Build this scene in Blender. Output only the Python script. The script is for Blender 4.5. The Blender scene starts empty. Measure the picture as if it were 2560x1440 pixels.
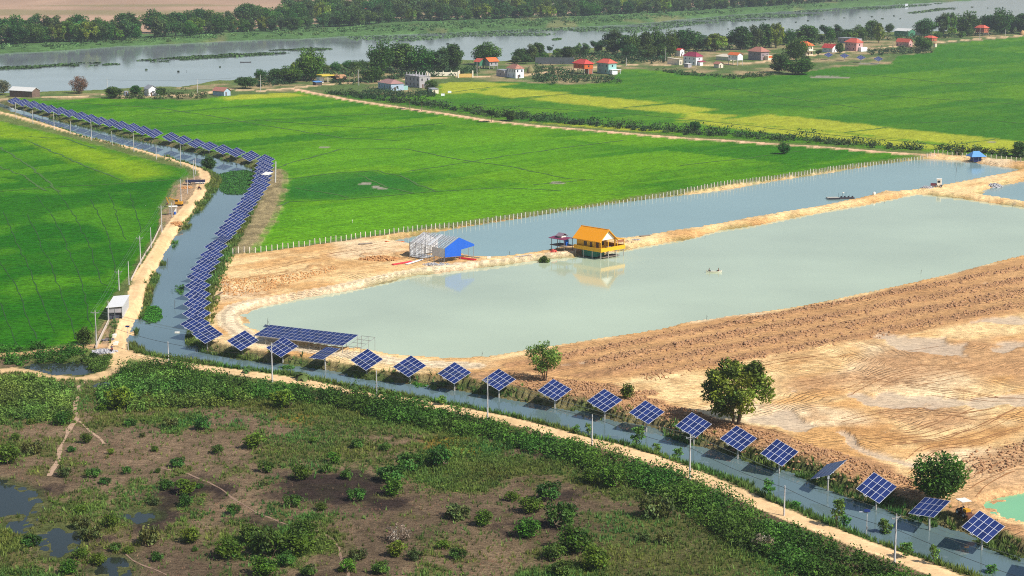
import bpy, bmesh, math, random
import numpy as np
from mathutils import Vector, Matrix

# ---------------------------------------------------------------- camera, sky, sun, exposure
SC = bpy.context.scene
COL = SC.collection
FPX, PCX, PCY, HCAM = 4600.0, 1280.0, 720.0, 90.0
PITCH = math.atan(890.0 / FPX)
cam_data = bpy.data.cameras.new('camera')
cam = bpy.data.objects.new('camera', cam_data)
COL.objects.link(cam)
cam.location = (0, 0, HCAM)
cam.rotation_euler = (math.pi / 2 - PITCH, 0, 0)
cam_data.sensor_width = 36.0
cam_data.lens = 36.0 * FPX / 2560.0
cam_data.clip_start = 1.0
cam_data.clip_end = 30000.0
SC.camera = cam

SUN_AZ = math.atan2(-0.60, 0.80)          # direction towards the sun, seen from above
SUN_EL = math.radians(45.0)
world = bpy.data.worlds.new('World')
SC.world = world
world.use_nodes = True
wn = world.node_tree
bg = wn.nodes['Background']
sky = wn.nodes.new('ShaderNodeTexSky')
sky.sky_type = 'NISHITA'
sky.sun_disc = False
sky.sun_elevation = SUN_EL
sky.sun_rotation = math.pi / 2 - SUN_AZ
sky.air_density = 1.0
sky.dust_density = 1.2
sky.ozone_density = 1.5
wn.links.new(sky.outputs[0], bg.inputs[0])
bg.inputs[1].default_value = 0.1
sun_data = bpy.data.lights.new('sun', 'SUN')
sun = bpy.data.objects.new('sun', sun_data)
COL.objects.link(sun)
sun_data.energy = 5.0
sun_data.angle = math.radians(0.53)
sun_data.color = (1.0, 0.955, 0.88)
sdir = Vector((math.cos(SUN_AZ) * math.cos(SUN_EL), math.sin(SUN_AZ) * math.cos(SUN_EL), math.sin(SUN_EL)))
sun.rotation_euler = sdir.to_track_quat('Z', 'Y').to_euler()
sun.location = (300, -160, 400)
SC.view_settings.view_transform = 'Standard'
SC.view_settings.look = 'None'
SC.view_settings.gamma = 1.0
SC.view_settings.exposure = 0.08
SC.view_settings.use_curve_mapping = False
cy = SC.cycles
cy.max_bounces = 7
cy.diffuse_bounces = 3
cy.glossy_bounces = 3
cy.transmission_bounces = 3
cy.transparent_max_bounces = 6
cy.volume_bounces = 0
cy.caustics_reflective = False
cy.caustics_refractive = False
cy.sample_clamp_indirect = 6.0
cy.use_denoising = False
SC.render.filter_size = 1.05
cy.pixel_filter_type = 'BLACKMAN_HARRIS'
cy.filter_width = 1.05
HAZE_D = 0.00009

# ---------------------------------------------------------------- survey helpers
SP, CP = math.sin(PITCH), math.cos(PITCH)

def G(x, y, z=0.0):
    """ground point (level z) that the photograph shows at pixel x, y"""
    u = (x - PCX) / FPX
    v = (y - PCY) / FPX
    t = (HCAM - z) / (SP + v * CP)
    return (u * t, (CP - v * SP) * t)

def GP(pts, z=0.0):
    return np.array([G(a, b, z) for a, b in pts])

def pxx(x, y, z):
    d = y * CP + (HCAM - z) * SP
    return PCX + FPX * x / d

def S(r, g, b, k=1.0):
    def f(c):
        c /= 255.0
        return c / 12.92 if c <= 0.04045 else ((c + 0.055) / 1.055) ** 2.4
    return np.array([f(r) * k, f(g) * k, f(b) * k])

# ---------------------------------------------------------------- numpy noise
def _hash(ix, iy, seed):
    h = (ix * 374761393 + iy * 668265263 + seed * 1442695041) & 0xffffffff
    h = ((h ^ (h >> 13)) * 1274126177) & 0xffffffff
    h = ((h ^ (h >> 16)) * 2246822519) & 0xffffffff
    return ((h ^ (h >> 13)) & 0xffffff) / float(0xffffff)

def vn(x, y, s, seed=0):
    x = x / s + 1000.3
    y = y / s + 1000.7
    ix = np.floor(x).astype(np.int64)
    iy = np.floor(y).astype(np.int64)
    fx = x - ix
    fy = y - iy
    fx = fx * fx * (3 - 2 * fx)
    fy = fy * fy * (3 - 2 * fy)
    a = _hash(ix, iy, seed); b = _hash(ix + 1, iy, seed)
    c = _hash(ix, iy + 1, seed); d = _hash(ix + 1, iy + 1, seed)
    return (a + (b - a) * fx) * (1 - fy) + (c + (d - c) * fx) * fy

def fbm(x, y, s, seed=0, octv=4, g=0.5):
    t = 0.0; a = 1.0; n = 0.0
    for i in range(octv):
        t = t + a * vn(x, y, s / 2 ** i, seed + 17 * i)
        n += a
        a *= g
    return t / n

def sst(a, b, x):
    t = np.clip((x - a) / (b - a), 0, 1)
    return t * t * (3 - 2 * t)

def seg_dist(X, Y, pts, closed):
    best = np.full(X.shape, 1e18)
    n = len(pts)
    for i in range(n if closed else n - 1):
        ax, ay = pts[i]
        bx, by = pts[(i + 1) % n]
        dx, dy = bx - ax, by - ay
        L = dx * dx + dy * dy + 1e-12
        t = np.clip(((X - ax) * dx + (Y - ay) * dy) / L, 0, 1)
        d = (X - ax - t * dx) ** 2 + (Y - ay - t * dy) ** 2
        np.minimum(best, d, out=best)
    return np.sqrt(best)

def inside(X, Y, pts):
    r = np.zeros(X.shape, bool)
    n = len(pts)
    for i in range(n):
        ax, ay = pts[i]
        bx, by = pts[(i + 1) % n]
        if ay == by:
            continue
        c = ((ay > Y) != (by > Y)) & (X < (bx - ax) * (Y - ay) / (by - ay) + ax)
        r ^= c
    return r

class Shape:
    """polygon (or open line) on the ground, with a signed distance; negative inside"""
    def __init__(self, px, z=0.0, reach=14.0, line=False):
        self.p = GP(px, z)
        self.reach = reach
        self.line = line
        self.lo = self.p.min(0) - reach
        self.hi = self.p.max(0) + reach
    def sd(self, X, Y):
        out = np.full(X.shape, self.reach)
        m = (X > self.lo[0]) & (X < self.hi[0]) & (Y > self.lo[1]) & (Y < self.hi[1])
        if m.any():
            x, y = X[m], Y[m]
            d = seg_dist(x, y, self.p, not self.line)
            if not self.line:
                d = np.where(inside(x, y, self.p), -d, d)
            out[m] = np.minimum(d, self.reach)
        return out

# ---------------------------------------------------------------- the lie of the land (read off the photograph)
WL_CANAL, WL_POND, WL_RIVER, WL_GREEN = -1.1, -0.9, -2.2, -0.7
canal_left = [(-120, 250), (0, 268), (50, 286), (134, 318), (235, 349), (336, 374), (437, 401), (504, 424), (545, 440), (548, 455), (534, 480), (504, 517),
              (480, 554), (447, 591), (420, 634), (396, 681), (373, 729), (369, 755), (349, 792), (339, 819), (329, 846), (331, 870), (369, 886), (437, 900),
              (504, 908), (588, 923), (672, 934), (773, 947), (884, 970), (984, 990), (1085, 1010), (1186, 1024), (1287, 1049), (1354, 1064), (1421, 1079),
              (1488, 1101), (1555, 1115), (1623, 1131), (1700, 1161), (1767, 1175), (1868, 1215), (1969, 1262), (2069, 1309), (2153, 1346), (2237, 1373),
              (2305, 1400), (2405, 1430), (2500, 1470), (2620, 1530)]
canal_right = [(2800, 1500), (2650, 1440), (2560, 1403), (2506, 1380), (2439, 1350), (2338, 1315), (2271, 1296), (2204, 1264), (2153, 1252), (2069, 1219), (2026, 1197),
               (1952, 1178), (1861, 1148), (1774, 1128), (1705, 1101), (1623, 1071), (1539, 1057), (1455, 1031), (1354, 1010), (1270, 994), (1186, 980),
               (1102, 965), (984, 954), (917, 947), (850, 935), (740, 918), (670, 906), (605, 896), (540, 886), (490, 874), (472, 856), (480, 830), (490, 800), (500, 760),
               (512, 720), (528, 680), (548, 640), (572, 590), (605, 532), (628, 480), (640, 445), (638, 423), (588, 407), (504, 387), (437, 370), (336, 350),
               (235, 323), (168, 307), (101, 289), (34, 270), (0, 258), (-120, 225)]
pond_main = [(2298, 485), (2405, 497), (2506, 512), (2560, 519), (2760, 546), (2900, 562), (2760, 596), (2560, 641), (2473, 661), (2372, 688), (2271, 712), (2170, 734), (2069, 754),
             (2002, 769), (1902, 784), (1767, 802), (1700, 813), (1656, 826), (1522, 846), (1401, 866), (1287, 883), (1219, 896), (1136, 902), (1051, 896),
             (984, 890), (917, 876), (850, 871), (760, 858), (690, 842), (648, 829), (621, 816), (606, 792), (615, 779), (655, 765), (739, 749), (860, 730),
             (917, 717), (1051, 688), (1186, 673), (1270, 663), (1354, 651), (1414, 645), (1490, 637), (1572, 624), (1710, 600), (1801, 577), (1902, 561),
             (2036, 535), (2137, 517), (2204, 503)]
pond_upper = [(971, 602), (1085, 581), (1186, 564), (1354, 537), (1522, 510), (1710, 487), (1801, 477), (1935, 453), (2069, 433), (2204, 410), (2305, 398), (2405, 401),
              (2473, 413), (2560, 424), (2473, 443), (2338, 467), (2264, 479), (2204, 482), (2137, 500), (2036, 519), (1902, 542), (1767, 567), (1700, 578),
              (1600, 592), (1480, 608), (1421, 618), (1354, 631), (1253, 645), (1186, 646), (1140, 634), (1090, 622), (1038, 614)]
pond_far_right = [(2446, 486), (2475, 472), (2560, 452), (2720, 425), (2850, 470), (2760, 524), (2560, 506), (2500, 497)]
pond_green = [(2469, 1266), (2480, 1257), (2506, 1249), (2560, 1237), (2700, 1212), (2760, 1290), (2680, 1340), (2560, 1309), (2489, 1286)]
pool_west = [(70, 918), (95, 908), (150, 904), (200, 904), (240, 916), (255, 928), (225, 936), (190, 940), (150, 936), (110, 926)]
pool_small = [(243, 966), (256, 959), (275, 957), (276, 967), (262, 970)]
pool_sw = [(-60, 1204), (0, 1204), (40, 1214), (75, 1235), (95, 1265), (80, 1300), (55, 1330), (30, 1320), (50, 1290), (0, 1296), (-60, 1300)]
pool_s2 = [(104, 1330), (130, 1314), (165, 1318), (188, 1340), (185, 1375), (165, 1400), (120, 1395), (110, 1360)]
pool_s3 = [(318, 1290), (335, 1277), (365, 1278), (372, 1296), (345, 1304)]
pool_s4 = [(255, 1428), (270, 1400), (300, 1400), (315, 1440), (300, 1470), (260, 1460)]
river_near = [(-900, 262), (-300, 250), (0, 237), (81, 235), (175, 231), (269, 228), (396, 220), (453, 223), (470, 213), (521, 202), (588, 205), (672, 188), (760, 172), (850, 163), (1000, 160), (1152, 152),
              (1253, 156), (1337, 138), (1421, 128), (1522, 118), (1620, 112), (1744, 103), (1818, 100), (1996, 88), (2053, 88), (2221, 82), (2405, 80), (2483, 64),
              (2560, 52), (2800, 34), (3400, 10), (4200, -8)]
river_far = [(4200, -62), (3400, -42), (2900, -26), (2560, -7), (2372, 4), (2204, 13), (2002, 25), (1834, 37), (1700, 48), (1589, 60), (1488, 65), (1320, 72), (1119, 82), (984, 86),
             (860, 91), (739, 97), (605, 101), (403, 111), (302, 115), (201, 123), (101, 129), (0, 134), (-300, 150), (-900, 185)]
belt_front = [(-900, 150), (-300, 126), (0, 112), (235, 104), (370, 97), (554, 84), (739, 77), (850, 67), (1018, 54), (1186, 50), (1488, 40), (1700, 29), (1811, 23),
              (2069, 7), (2300, -8), (2700, -30), (4200, -80)]
field_west = [(-500, 900), (0, 880), (100, 871), (185, 860), (222, 842), (250, 800), (282, 735), (326, 690), (342, 650), (368, 618), (388, 590), (398, 560), (400, 520), (420, 480), (440, 452),
              (475, 436), (462, 424), (437, 418), (380, 402), (300, 380), (200, 351), (100, 326), (0, 303), (-250, 245), (-700, 230)]
field_mid = [(45, 246), (110, 250), (262, 246), (400, 248), (480, 252), (560, 240), (640, 236), (755, 230), (800, 241), (860, 252), (984, 270), (1119, 289), (1219, 306), (1354, 320), (1488, 331), (1623, 343),
             (1710, 350), (1801, 355), (1935, 365), (2069, 373), (2215, 385), (2295, 389), (2150, 407), (1708, 473), (1180, 551), (860, 598), (640, 631), (612, 630), (640, 590), (690, 530), (705, 470),
             (700, 425), (650, 398), (588, 394), (504, 374), (437, 357), (336, 337), (235, 311), (168, 295), (101, 277), (50, 262)]
field_east = [(800, 232), (900, 232), (940, 236), (1000, 241), (1085, 238), (1100, 208), (1180, 204), (1300, 206), (1440, 212), (1520, 206), (1560, 172), (1640, 176), (1720, 182), (1850, 192), (1960, 188), (2040, 176), (2090, 168), (2230, 160), (2240, 140), (2330, 132),
              (2345, 112), (2460, 101), (2560, 92), (2900, 66), (4000, 10), (4200, 300), (2900, 400), (2560, 392), (2330, 380), (2210, 374), (2069, 363), (1935, 355),
              (1801, 345), (1710, 340), (1623, 332), (1488, 320), (1354, 309), (1219, 295), (1119, 278), (984, 260), (880, 246)]
yellow_fields = [
    [(1186, 232), (1236, 218), (1420, 232), (1390, 239), (1280, 246)], [(1318, 248), (1420, 236), (1656, 257), (1540, 272)], [(1566, 272), (1686, 260), (1795, 274), (1720, 286)],
    [(1700, 300), (1715, 280), (1840, 288), (1800, 304)], [(1790, 302), (1920, 286), (2222, 318), (2110, 332)], [(1700, 305), (1790, 304), (2110, 334), (2350, 363), (2480, 372), (2560, 380), (2700, 392), (2300, 372), (2060, 350)],
    [(2115, 332), (2225, 320), (2480, 347), (2380, 362)], [(2380, 364), (2490, 349), (2640, 360), (2700, 388)], [(1098, 208), (1170, 204), (1290, 210), (1230, 218), (1180, 232), (1100, 236)],
    [(544, 246), (590, 238), (722, 231), (766, 240), (571, 252)], [(1400, 318), (1330, 306), (1540, 318), (1700, 330), (1600, 328)]]
yellow_west = [(-400, 300), (0, 300), (90, 322), (160, 347), (90, 352), (-20, 345), (-400, 330)]
yellow_west2 = [(75, 355), (160, 347), (270, 377), (390, 412), (435, 437), (330, 452), (250, 425), (150, 390)]
dark_west = [(-400, 490), (0, 478), (250, 463), (440, 452), (420, 480), (400, 520), (392, 580), (345, 648), (300, 720), (250, 800), (190, 860), (0, 880), (-400, 900)]
dark_mid = [(715, 450), (800, 436), (930, 428), (1010, 445), (1085, 480), (960, 490), (850, 500), (720, 500)]
bright_mid = [(700, 520), (860, 500), (1085, 480), (1180, 470), (1400, 455), (1500, 470), (1180, 545), (860, 596), (640, 630), (650, 590)]
bright_mid2 = [(700, 400), (900, 360), (1200, 330), (1450, 350), (1500, 380), (1300, 420), (1100, 440), (930, 425), (800, 432), (715, 447)]
earth_all = [(545, 650), (600, 638), (860, 604), (1180, 557), (1708, 480), (2150, 413), (2300, 392), (2330, 384), (2440, 392), (2560, 404), (2800, 428), (3300, 480), (3300, 1500), (2900, 1650),
             (2700, 1480), (2560, 1395), (2439, 1342), (2338, 1305), (2204, 1255), (2069, 1209), (1952, 1168), (1774, 1116), (1705, 1091), (1623, 1061), (1539, 1045), (1455, 1019),
             (1354, 998), (1186, 968), (984, 940), (850, 921), (740, 904), (605, 880), (540, 868), (500, 850), (495, 820), (508, 760), (520, 715), (535, 675)]
brown_band = [(1225, 912), (1401, 869), (1522, 850), (1700, 817), (1902, 788), (2069, 758), (2271, 716), (2473, 665), (2560, 646), (3300, 470), (3300, 640), (2560, 785), (2300, 830), (2100, 862), (1940, 888), (1800, 918),
              (1620, 944), (1480, 952), (1380, 945), (1280, 932)]
brown_south = [(1240, 930), (1380, 950), (1500, 965), (1650, 1005), (1780, 1050), (1900, 1075), (1990, 1100), (2130, 1150), (2270, 1185), (2330, 1245), (2420, 1270), (2480, 1300), (2560, 1330), (2800, 1400),
               (2800, 1480), (2560, 1400), (2338, 1313), (2153, 1250), (1952, 1176), (1774, 1126), (1623, 1069), (1455, 1029), (1270, 992), (1100, 962), (1100, 940)]
brown_mid = [(1980, 960), (2100, 930), (2220, 890), (2400, 860), (2560, 850), (2700, 870), (2700, 940), (2560, 960), (2400, 935), (2260, 960), (2120, 975), (2040, 990)]
brown_mound = [(2180, 1035), (2230, 1012), (2330, 1008), (2400, 1030), (2420, 1060), (2350, 1085), (2290, 1070)]
brown_east = [(2400, 1150), (2470, 1125), (2560, 1105), (2800, 1060), (2800, 1210), (2560, 1232), (2470, 1262), (2430, 1300), (2380, 1290), (2400, 1230), (2420, 1180)]
wet_mud = [[(1890, 1040), (1960, 1030), (2050, 1058), (2130, 1062), (2190, 1060), (2150, 1078), (2080, 1085), (2010, 1080), (1940, 1060)], [(2195, 872), (2260, 856), (2330, 854), (2375, 868), (2330, 884), (2260, 886), (2210, 890)],
           [(1935, 978), (2010, 974), (2040, 985), (1990, 996), (1930, 994)], [(2160, 995), (2260, 992), (2370, 1005), (2300, 1024), (2200, 1030), (2150, 1015)], [(2475, 800), (2520, 790), (2560, 792), (2560, 806), (2500, 808)],
           [(2500, 860), (2560, 845), (2620, 850), (2580, 875), (2510, 878)], [(2440, 1000), (2500, 985), (2570, 985), (2560, 1010), (2470, 1015)]]
wet_ditch = [(2105, 1085), (2125, 1095), (2128, 1112), (2150, 1126), (2200, 1143), (2255, 1158), (2285, 1166)]
sand_track = [(1180, 918), (1085, 914), (984, 905), (900, 893), (800, 880), (700, 868), (620, 846), (578, 815), (572, 790), (592, 770), (640, 757), (740, 740), (860, 718), (1000, 687), (1110, 668), (1250, 655), (1350, 642), (1412, 633)]
clod_rows = [[(560, 705), (640, 700), (700, 690), (790, 668), (830, 672)], [(600, 735), (660, 742), (720, 715), (660, 712)], [(905, 642), (960, 634), (1010, 635), (1000, 650), (930, 652)], [(548, 690), (560, 730), (570, 750)]]
marsh_dark = [[(680, 1190), (760, 1178), (880, 1185), (960, 1195), (980, 1235), (1060, 1245), (1010, 1275), (870, 1268), (740, 1262), (690, 1235)], [(380, 1228), (460, 1190), (520, 1195), (560, 1215), (520, 1250), (440, 1290), (400, 1330), (310, 1320), (330, 1270)],
              [(560, 1310), (640, 1292), (680, 1305), (600, 1325)], [(1240, 1300), (1400, 1290), (1420, 1330), (1280, 1340)], [(200, 1370), (260, 1350), (280, 1400), (230, 1420)], [(1390, 1215), (1460, 1222), (1440, 1250), (1390, 1245)], [(90, 1215), (150, 1212), (140, 1232), (100, 1235)]]
marsh_green = [[(0, 935), (120, 930), (190, 965), (185, 1040), (120, 1055), (0, 1060), (-300, 1060), (-300, 930)], [(200, 985), (300, 930), (420, 925), (640, 985), (800, 1000), (1000, 1015), (1200, 1065), (1250, 1110), (1180, 1120), (1000, 1085), (900, 1070), (700, 1040), (560, 1020), (400, 1030), (300, 1035), (240, 1020)],
               [(280, 1045), (420, 1030), (520, 1040), (440, 1062), (330, 1065)], [(620, 1020), (760, 1035), (870, 1075), (840, 1095), (720, 1060)], [(1000, 1120), (1180, 1090), (1290, 1130), (1460, 1170), (1560, 1215), (1640, 1260), (1500, 1235), (1370, 1195), (1260, 1185), (1160, 1235), (1050, 1230), (950, 1190)],
               [(1460, 1300), (1600, 1270), (1800, 1290), (2000, 1420), (2100, 1500), (1300, 1500), (1350, 1420), (1420, 1380), (1480, 1340)], [(100, 1260), (200, 1235), (280, 1265), (240, 1330), (180, 1300)], [(-60, 1400), (110, 1400), (180, 1440), (160, 1520), (-60, 1520)],
               [(600, 1300), (680, 1310), (800, 1300), (800, 1370), (620, 1390), (540, 1360)], [(700, 1120), (820, 1095), (960, 1110), (940, 1160), (800, 1160), (720, 1150)], [(1700, 1240), (1800, 1290), (1900, 1370), (2040, 1460), (1750, 1460), (1620, 1330)],
               [(-60, 1310), (60, 1310), (90, 1360), (40, 1400), (-60, 1400)]]
marsh_orange = [[(700, 1038), (760, 1030), (800, 1040), (770, 1060), (720, 1058)], [(1045, 1105), (1100, 1090), (1170, 1100), (1180, 1130), (1100, 1135), (1040, 1125)]]
village = [(-900, 262), (0, 240), (269, 231), (396, 223), (470, 215), (588, 207), (672, 192), (760, 175), (850, 166), (1000, 163), (1152, 156), (1253, 160), (1337, 142), (1421, 131), (1522, 121), (1744, 106), (1996, 92), (2221, 86), (2405, 84), (2560, 55), (2900, 30),
           (2900, 70), (2560, 95), (2345, 115), (2330, 135), (2240, 142), (2230, 163), (2040, 180), (1850, 195), (1640, 180), (1560, 178), (1520, 210), (1440, 215), (1180, 208), (1100, 210), (1085, 242), (940, 240), (800, 236), (560, 242), (400, 250), (110, 252), (0, 262), (-900, 300)]
far_green = [(2900, 90), (3600, 40)]

road_main = [(-160, 244), (0, 282), (34, 290), (101, 309), (168, 328), (235, 346), (302, 362), (370, 381), (437, 401), (484, 417), (509, 430), (516, 447), (503, 468), (499, 484), (484, 502), (467, 524), (444, 550), (421, 581), (403, 614), (384, 648), (361, 678),
             (345, 715), (335, 759), (321, 799), (307, 843), (293, 872), (302, 884), (340, 894), (420, 910), (504, 922), (588, 933), (672, 945), (756, 957), (850, 978), (951, 994), (1051, 1011), (1152, 1029), (1253, 1049), (1354, 1074), (1421, 1093), (1522, 1117), (1623, 1147),
             (1710, 1179), (1767, 1202), (1851, 1239), (1935, 1277), (2012, 1309), (2103, 1343), (2170, 1370), (2254, 1398), (2338, 1431), (2440, 1475), (2600, 1550)]
road_mid = [(735, 222), (775, 232), (830, 241), (860, 248), (984, 267), (1119, 286), (1219, 302), (1354, 316), (1488, 327), (1623, 339), (1710, 346), (1801, 351), (1935, 361), (2069, 369), (2204, 381), (2330, 388)]
road_village = [(-300, 262), (50, 246), (100, 245), (200, 241), (270, 238), (400, 242), (500, 236), (571, 224), (655, 228), (739, 220), (800, 213), (900, 206), (1000, 200), (1098, 195), (1166, 192), (1300, 190), (1450, 172), (1545, 165), (1606, 161), (1700, 165), (1790, 164), (1900, 156), (2000, 142), (2180, 122), (2338, 107), (2456, 97), (2560, 89), (2800, 70)]
paths = [([(310, 885), (298, 905), (288, 925), (245, 940), (205, 946), (160, 944), (120, 938), (90, 928), (40, 925), (0, 928)], 2.6, S(228, 190, 140)), ([(215, 950), (203, 966), (200, 985), (190, 1005), (186, 1025), (194, 1042), (188, 1058), (170, 1080), (152, 1115), (140, 1150), (126, 1190)], 0.2, S(190, 160, 135)),
         ([(194, 1055), (225, 1085), (260, 1110)], 0.12, S(185, 155, 130)), ([(400, 1168), (470, 1180), (530, 1205), (580, 1245), (640, 1280), (730, 1315), (800, 1330), (850, 1370), (870, 1440)], 0.12, S(160, 132, 110)), ([(250, 870), (190, 866), (140, 875), (70, 884), (0, 890)], 1.6, S(205, 165, 120)), ([(310, 1380), (360, 1410), (420, 1440)], 0.2, S(160, 135, 105))]
def z4(pts):
    return [(a / 2.977, b / 2.977 + 480) for a, b in pts]
wave_lines = [z4(l) for l in [[(0, 510), (70, 620), (150, 770), (200, 920), (245, 1030), (270, 1100)], [(20, 150), (80, 260), (120, 380), (200, 530), (260, 680), (320, 830), (370, 960), (405, 1050)],
              [(200, 170), (265, 290), (310, 410), (380, 540), (430, 690), (480, 830), (530, 960), (560, 1100)], [(270, 30), (390, 180), (450, 290), (500, 420), (560, 560), (610, 690), (640, 820), (655, 900), (680, 1010)],
              [(430, 0), (550, 180), (620, 310), (680, 430), (710, 560), (750, 680), (800, 700)], [(670, 60), (750, 200), (800, 330), (830, 450), (855, 560), (855, 650)], [(810, 0), (880, 200), (935, 360)], [(960, 0), (1010, 150), (1050, 300)], [(0, 820), (50, 970), (90, 1060), (130, 1150)]]]
bund_lines = [[(0, 368), (70, 415), (150, 480)], [(75, 355), (200, 410), (305, 452)], [(0, 480), (150, 468), (300, 460), (440, 450)], [(-50, 400), (60, 440), (110, 478)], [(70, 342), (160, 347), (240, 372)],
              [(110, 252), (250, 262), (360, 268)], [(363, 265), (537, 292), (672, 316), (860, 346), (1000, 352)], [(336, 289), (504, 275), (640, 262)], [(430, 317), (640, 302), (860, 290), (1000, 282)],
              [(640, 300), (860, 318), (984, 322), (1102, 309)], [(690, 420), (850, 373), (1018, 373), (1152, 400), (1270, 417), (1421, 447), (1465, 450)], [(1333, 463), (1400, 457), (1480, 450)], [(715, 450), (850, 432), (940, 428), (1000, 440), (1085, 480)],
              [(860, 500), (1085, 480), (1250, 470), (1400, 478)], [(690, 520), (720, 505), (860, 500)], [(1020, 430), (1270, 390), (1400, 372), (1560, 352)], [(1700, 415), (1850, 398), (2000, 378)], [(980, 240), (1100, 236), (1230, 218)], [(1180, 248), (1260, 248), (1440, 234), (1560, 226)], [(1560, 270), (1690, 258)],
              [(1000, 250), (1300, 268), (1500, 280), (1700, 296), (2060, 336), (2380, 366)], [(2110, 332), (2225, 318)], [(2390, 361), (2490, 348)], [(1760, 210), (2000, 250), (2150, 270)], [(1690, 240), (1900, 258), (2060, 270)], [(2300, 308), (2470, 300), (2560, 310)], [(2100, 180), (2380, 210), (2560, 205)], [(735, 470), (800, 480), (870, 495)], [(900, 440), (970, 470), (1040, 485)], [(2150, 235), (2300, 246), (2560, 262)]]
wet_spots = [(915, 460, 2.5), (940, 468, 2.5), (955, 472, 2), (1390, 459, 3), (815, 369, 2.5), (2048, 192, 6), (2064, 192.5, 6), (2080, 193, 6), (2118, 196, 4), (2170, 158, 7), (2190, 160, 5), (1870, 189, 5), (2480, 357, 2)]
# ---------------------------------------------------------------- terrain
SH = {}
def shape(name, px, z=0.0, reach=14.0, line=False):
    SH[name] = Shape(px, z, reach, line)
    return SH[name]

canal_poly = canal_left + canal_right
shape('canal', canal_poly, WL_CANAL, 10)
shape('p_main', pond_main, WL_POND, 9)
shape('p_upper', pond_upper, WL_POND, 9)
shape('p_right', pond_far_right, WL_POND, 9)
shape('p_green', pond_green, WL_GREEN, 9)
shape('river', river_near + river_far, WL_RIVER, 40)
for nm, pl in (('w1', pool_west), ('w2', pool_small), ('w3', pool_sw), ('w4', pool_s2), ('w5', pool_s3), ('w6', pool_s4)):
    shape(nm, pl, -0.2, 8)
shape('belt', belt_front + [(4200, -140), (-900, -140)], 0, 60)
shape('f_west', field_west); shape('f_mid', field_mid); shape('f_east', field_east)
YF = [Shape(p, 0, 6) for p in yellow_fields]
shape('yw', yellow_west, 0, 14); shape('yw2', yellow_west2, 0, 14); shape('dw', dark_west, 0, 20)
shape('dm', dark_mid, 0, 14); shape('bm', bright_mid, 0, 30); shape('bm2', bright_mid2, 0, 40)
shape('earth', earth_all); shape('bb', brown_band); shape('bs', brown_south); shape('bmid', brown_mid, 0, 16); shape('bmound', brown_mound); shape('be', brown_east)
MUD = [Shape(p, 0, 8) for p in wet_mud]
shape('ditch', wet_ditch, 0, 6, True)
shape('strack', sand_track, 0, 8, True)
CLOD = [Shape(p, 0, 6, True) for p in clod_rows]
MD = [Shape(p, 0, 12) for p in marsh_dark]
MG = [Shape(p, 0, 14) for p in marsh_green]
MO = [Shape(p, 0, 8) for p in marsh_orange]
shape('village', village, 0, 20)
shape('r_main', road_main, 0.3, 12, True); shape('r_mid', road_mid, 0.3, 10, True); shape('r_vil', road_village, 0, 14, True)
PATHS = [(Shape(p, 0, 6, True), w, c) for p, w, c in paths if w > 1]
WAVE = [Shape(p, 0, 4, True) for p in wave_lines]
BUND = [Shape(p, 0, 5, True) for p in bund_lines]
WET = [(G(x, y), r) for x, y, r in wet_spots]
shape('marsh_edge', [(-600, 905), (0, 900), (200, 905), (300, 925)] + [(x, y + 14) for x, y in road_main[33:]] + [(2600, 1900), (-1500, 1900)], 0, 20)
shape('dry_bank', [(700, 425), (716, 440), (705, 500), (680, 560), (640, 620), (618, 640), (568, 644), (590, 600), (625, 530), (650, 480), (668, 430)], 0, 8)
shape('yard', [(236, 874), (262, 820), (280, 790), (300, 800), (330, 760), (300, 868), (262, 892)], 0, 6)
shape('yard2', [(440, 462), (490, 440), (512, 440), (500, 470), (470, 520), (420, 580), (404, 585), (408, 540), (430, 500)], 0, 6)
ea = np.array(G(1401, 866)); eb = np.array(G(2560, 641))
ED = (eb - ea) / np.linalg.norm(eb - ea)         # run of the ploughed ridges
EN = np.array([ED[1], -ED[0]])                   # towards the camera
fa = np.array(G(860, 600)); fb = np.array(G(2150, 410))
FD = (fb - fa) / np.linalg.norm(fb - fa)
FN = np.array([FD[1], -FD[0]])

CLS = ['ground', 'rice_field_west', 'rice_field_middle', 'rice_field_east', 'dirt_road', 'earthworks', 'embankment', 'floodplain', 'dry_field', 'village_ground', 'footpath', 'country_road', 'village_road']

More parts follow.
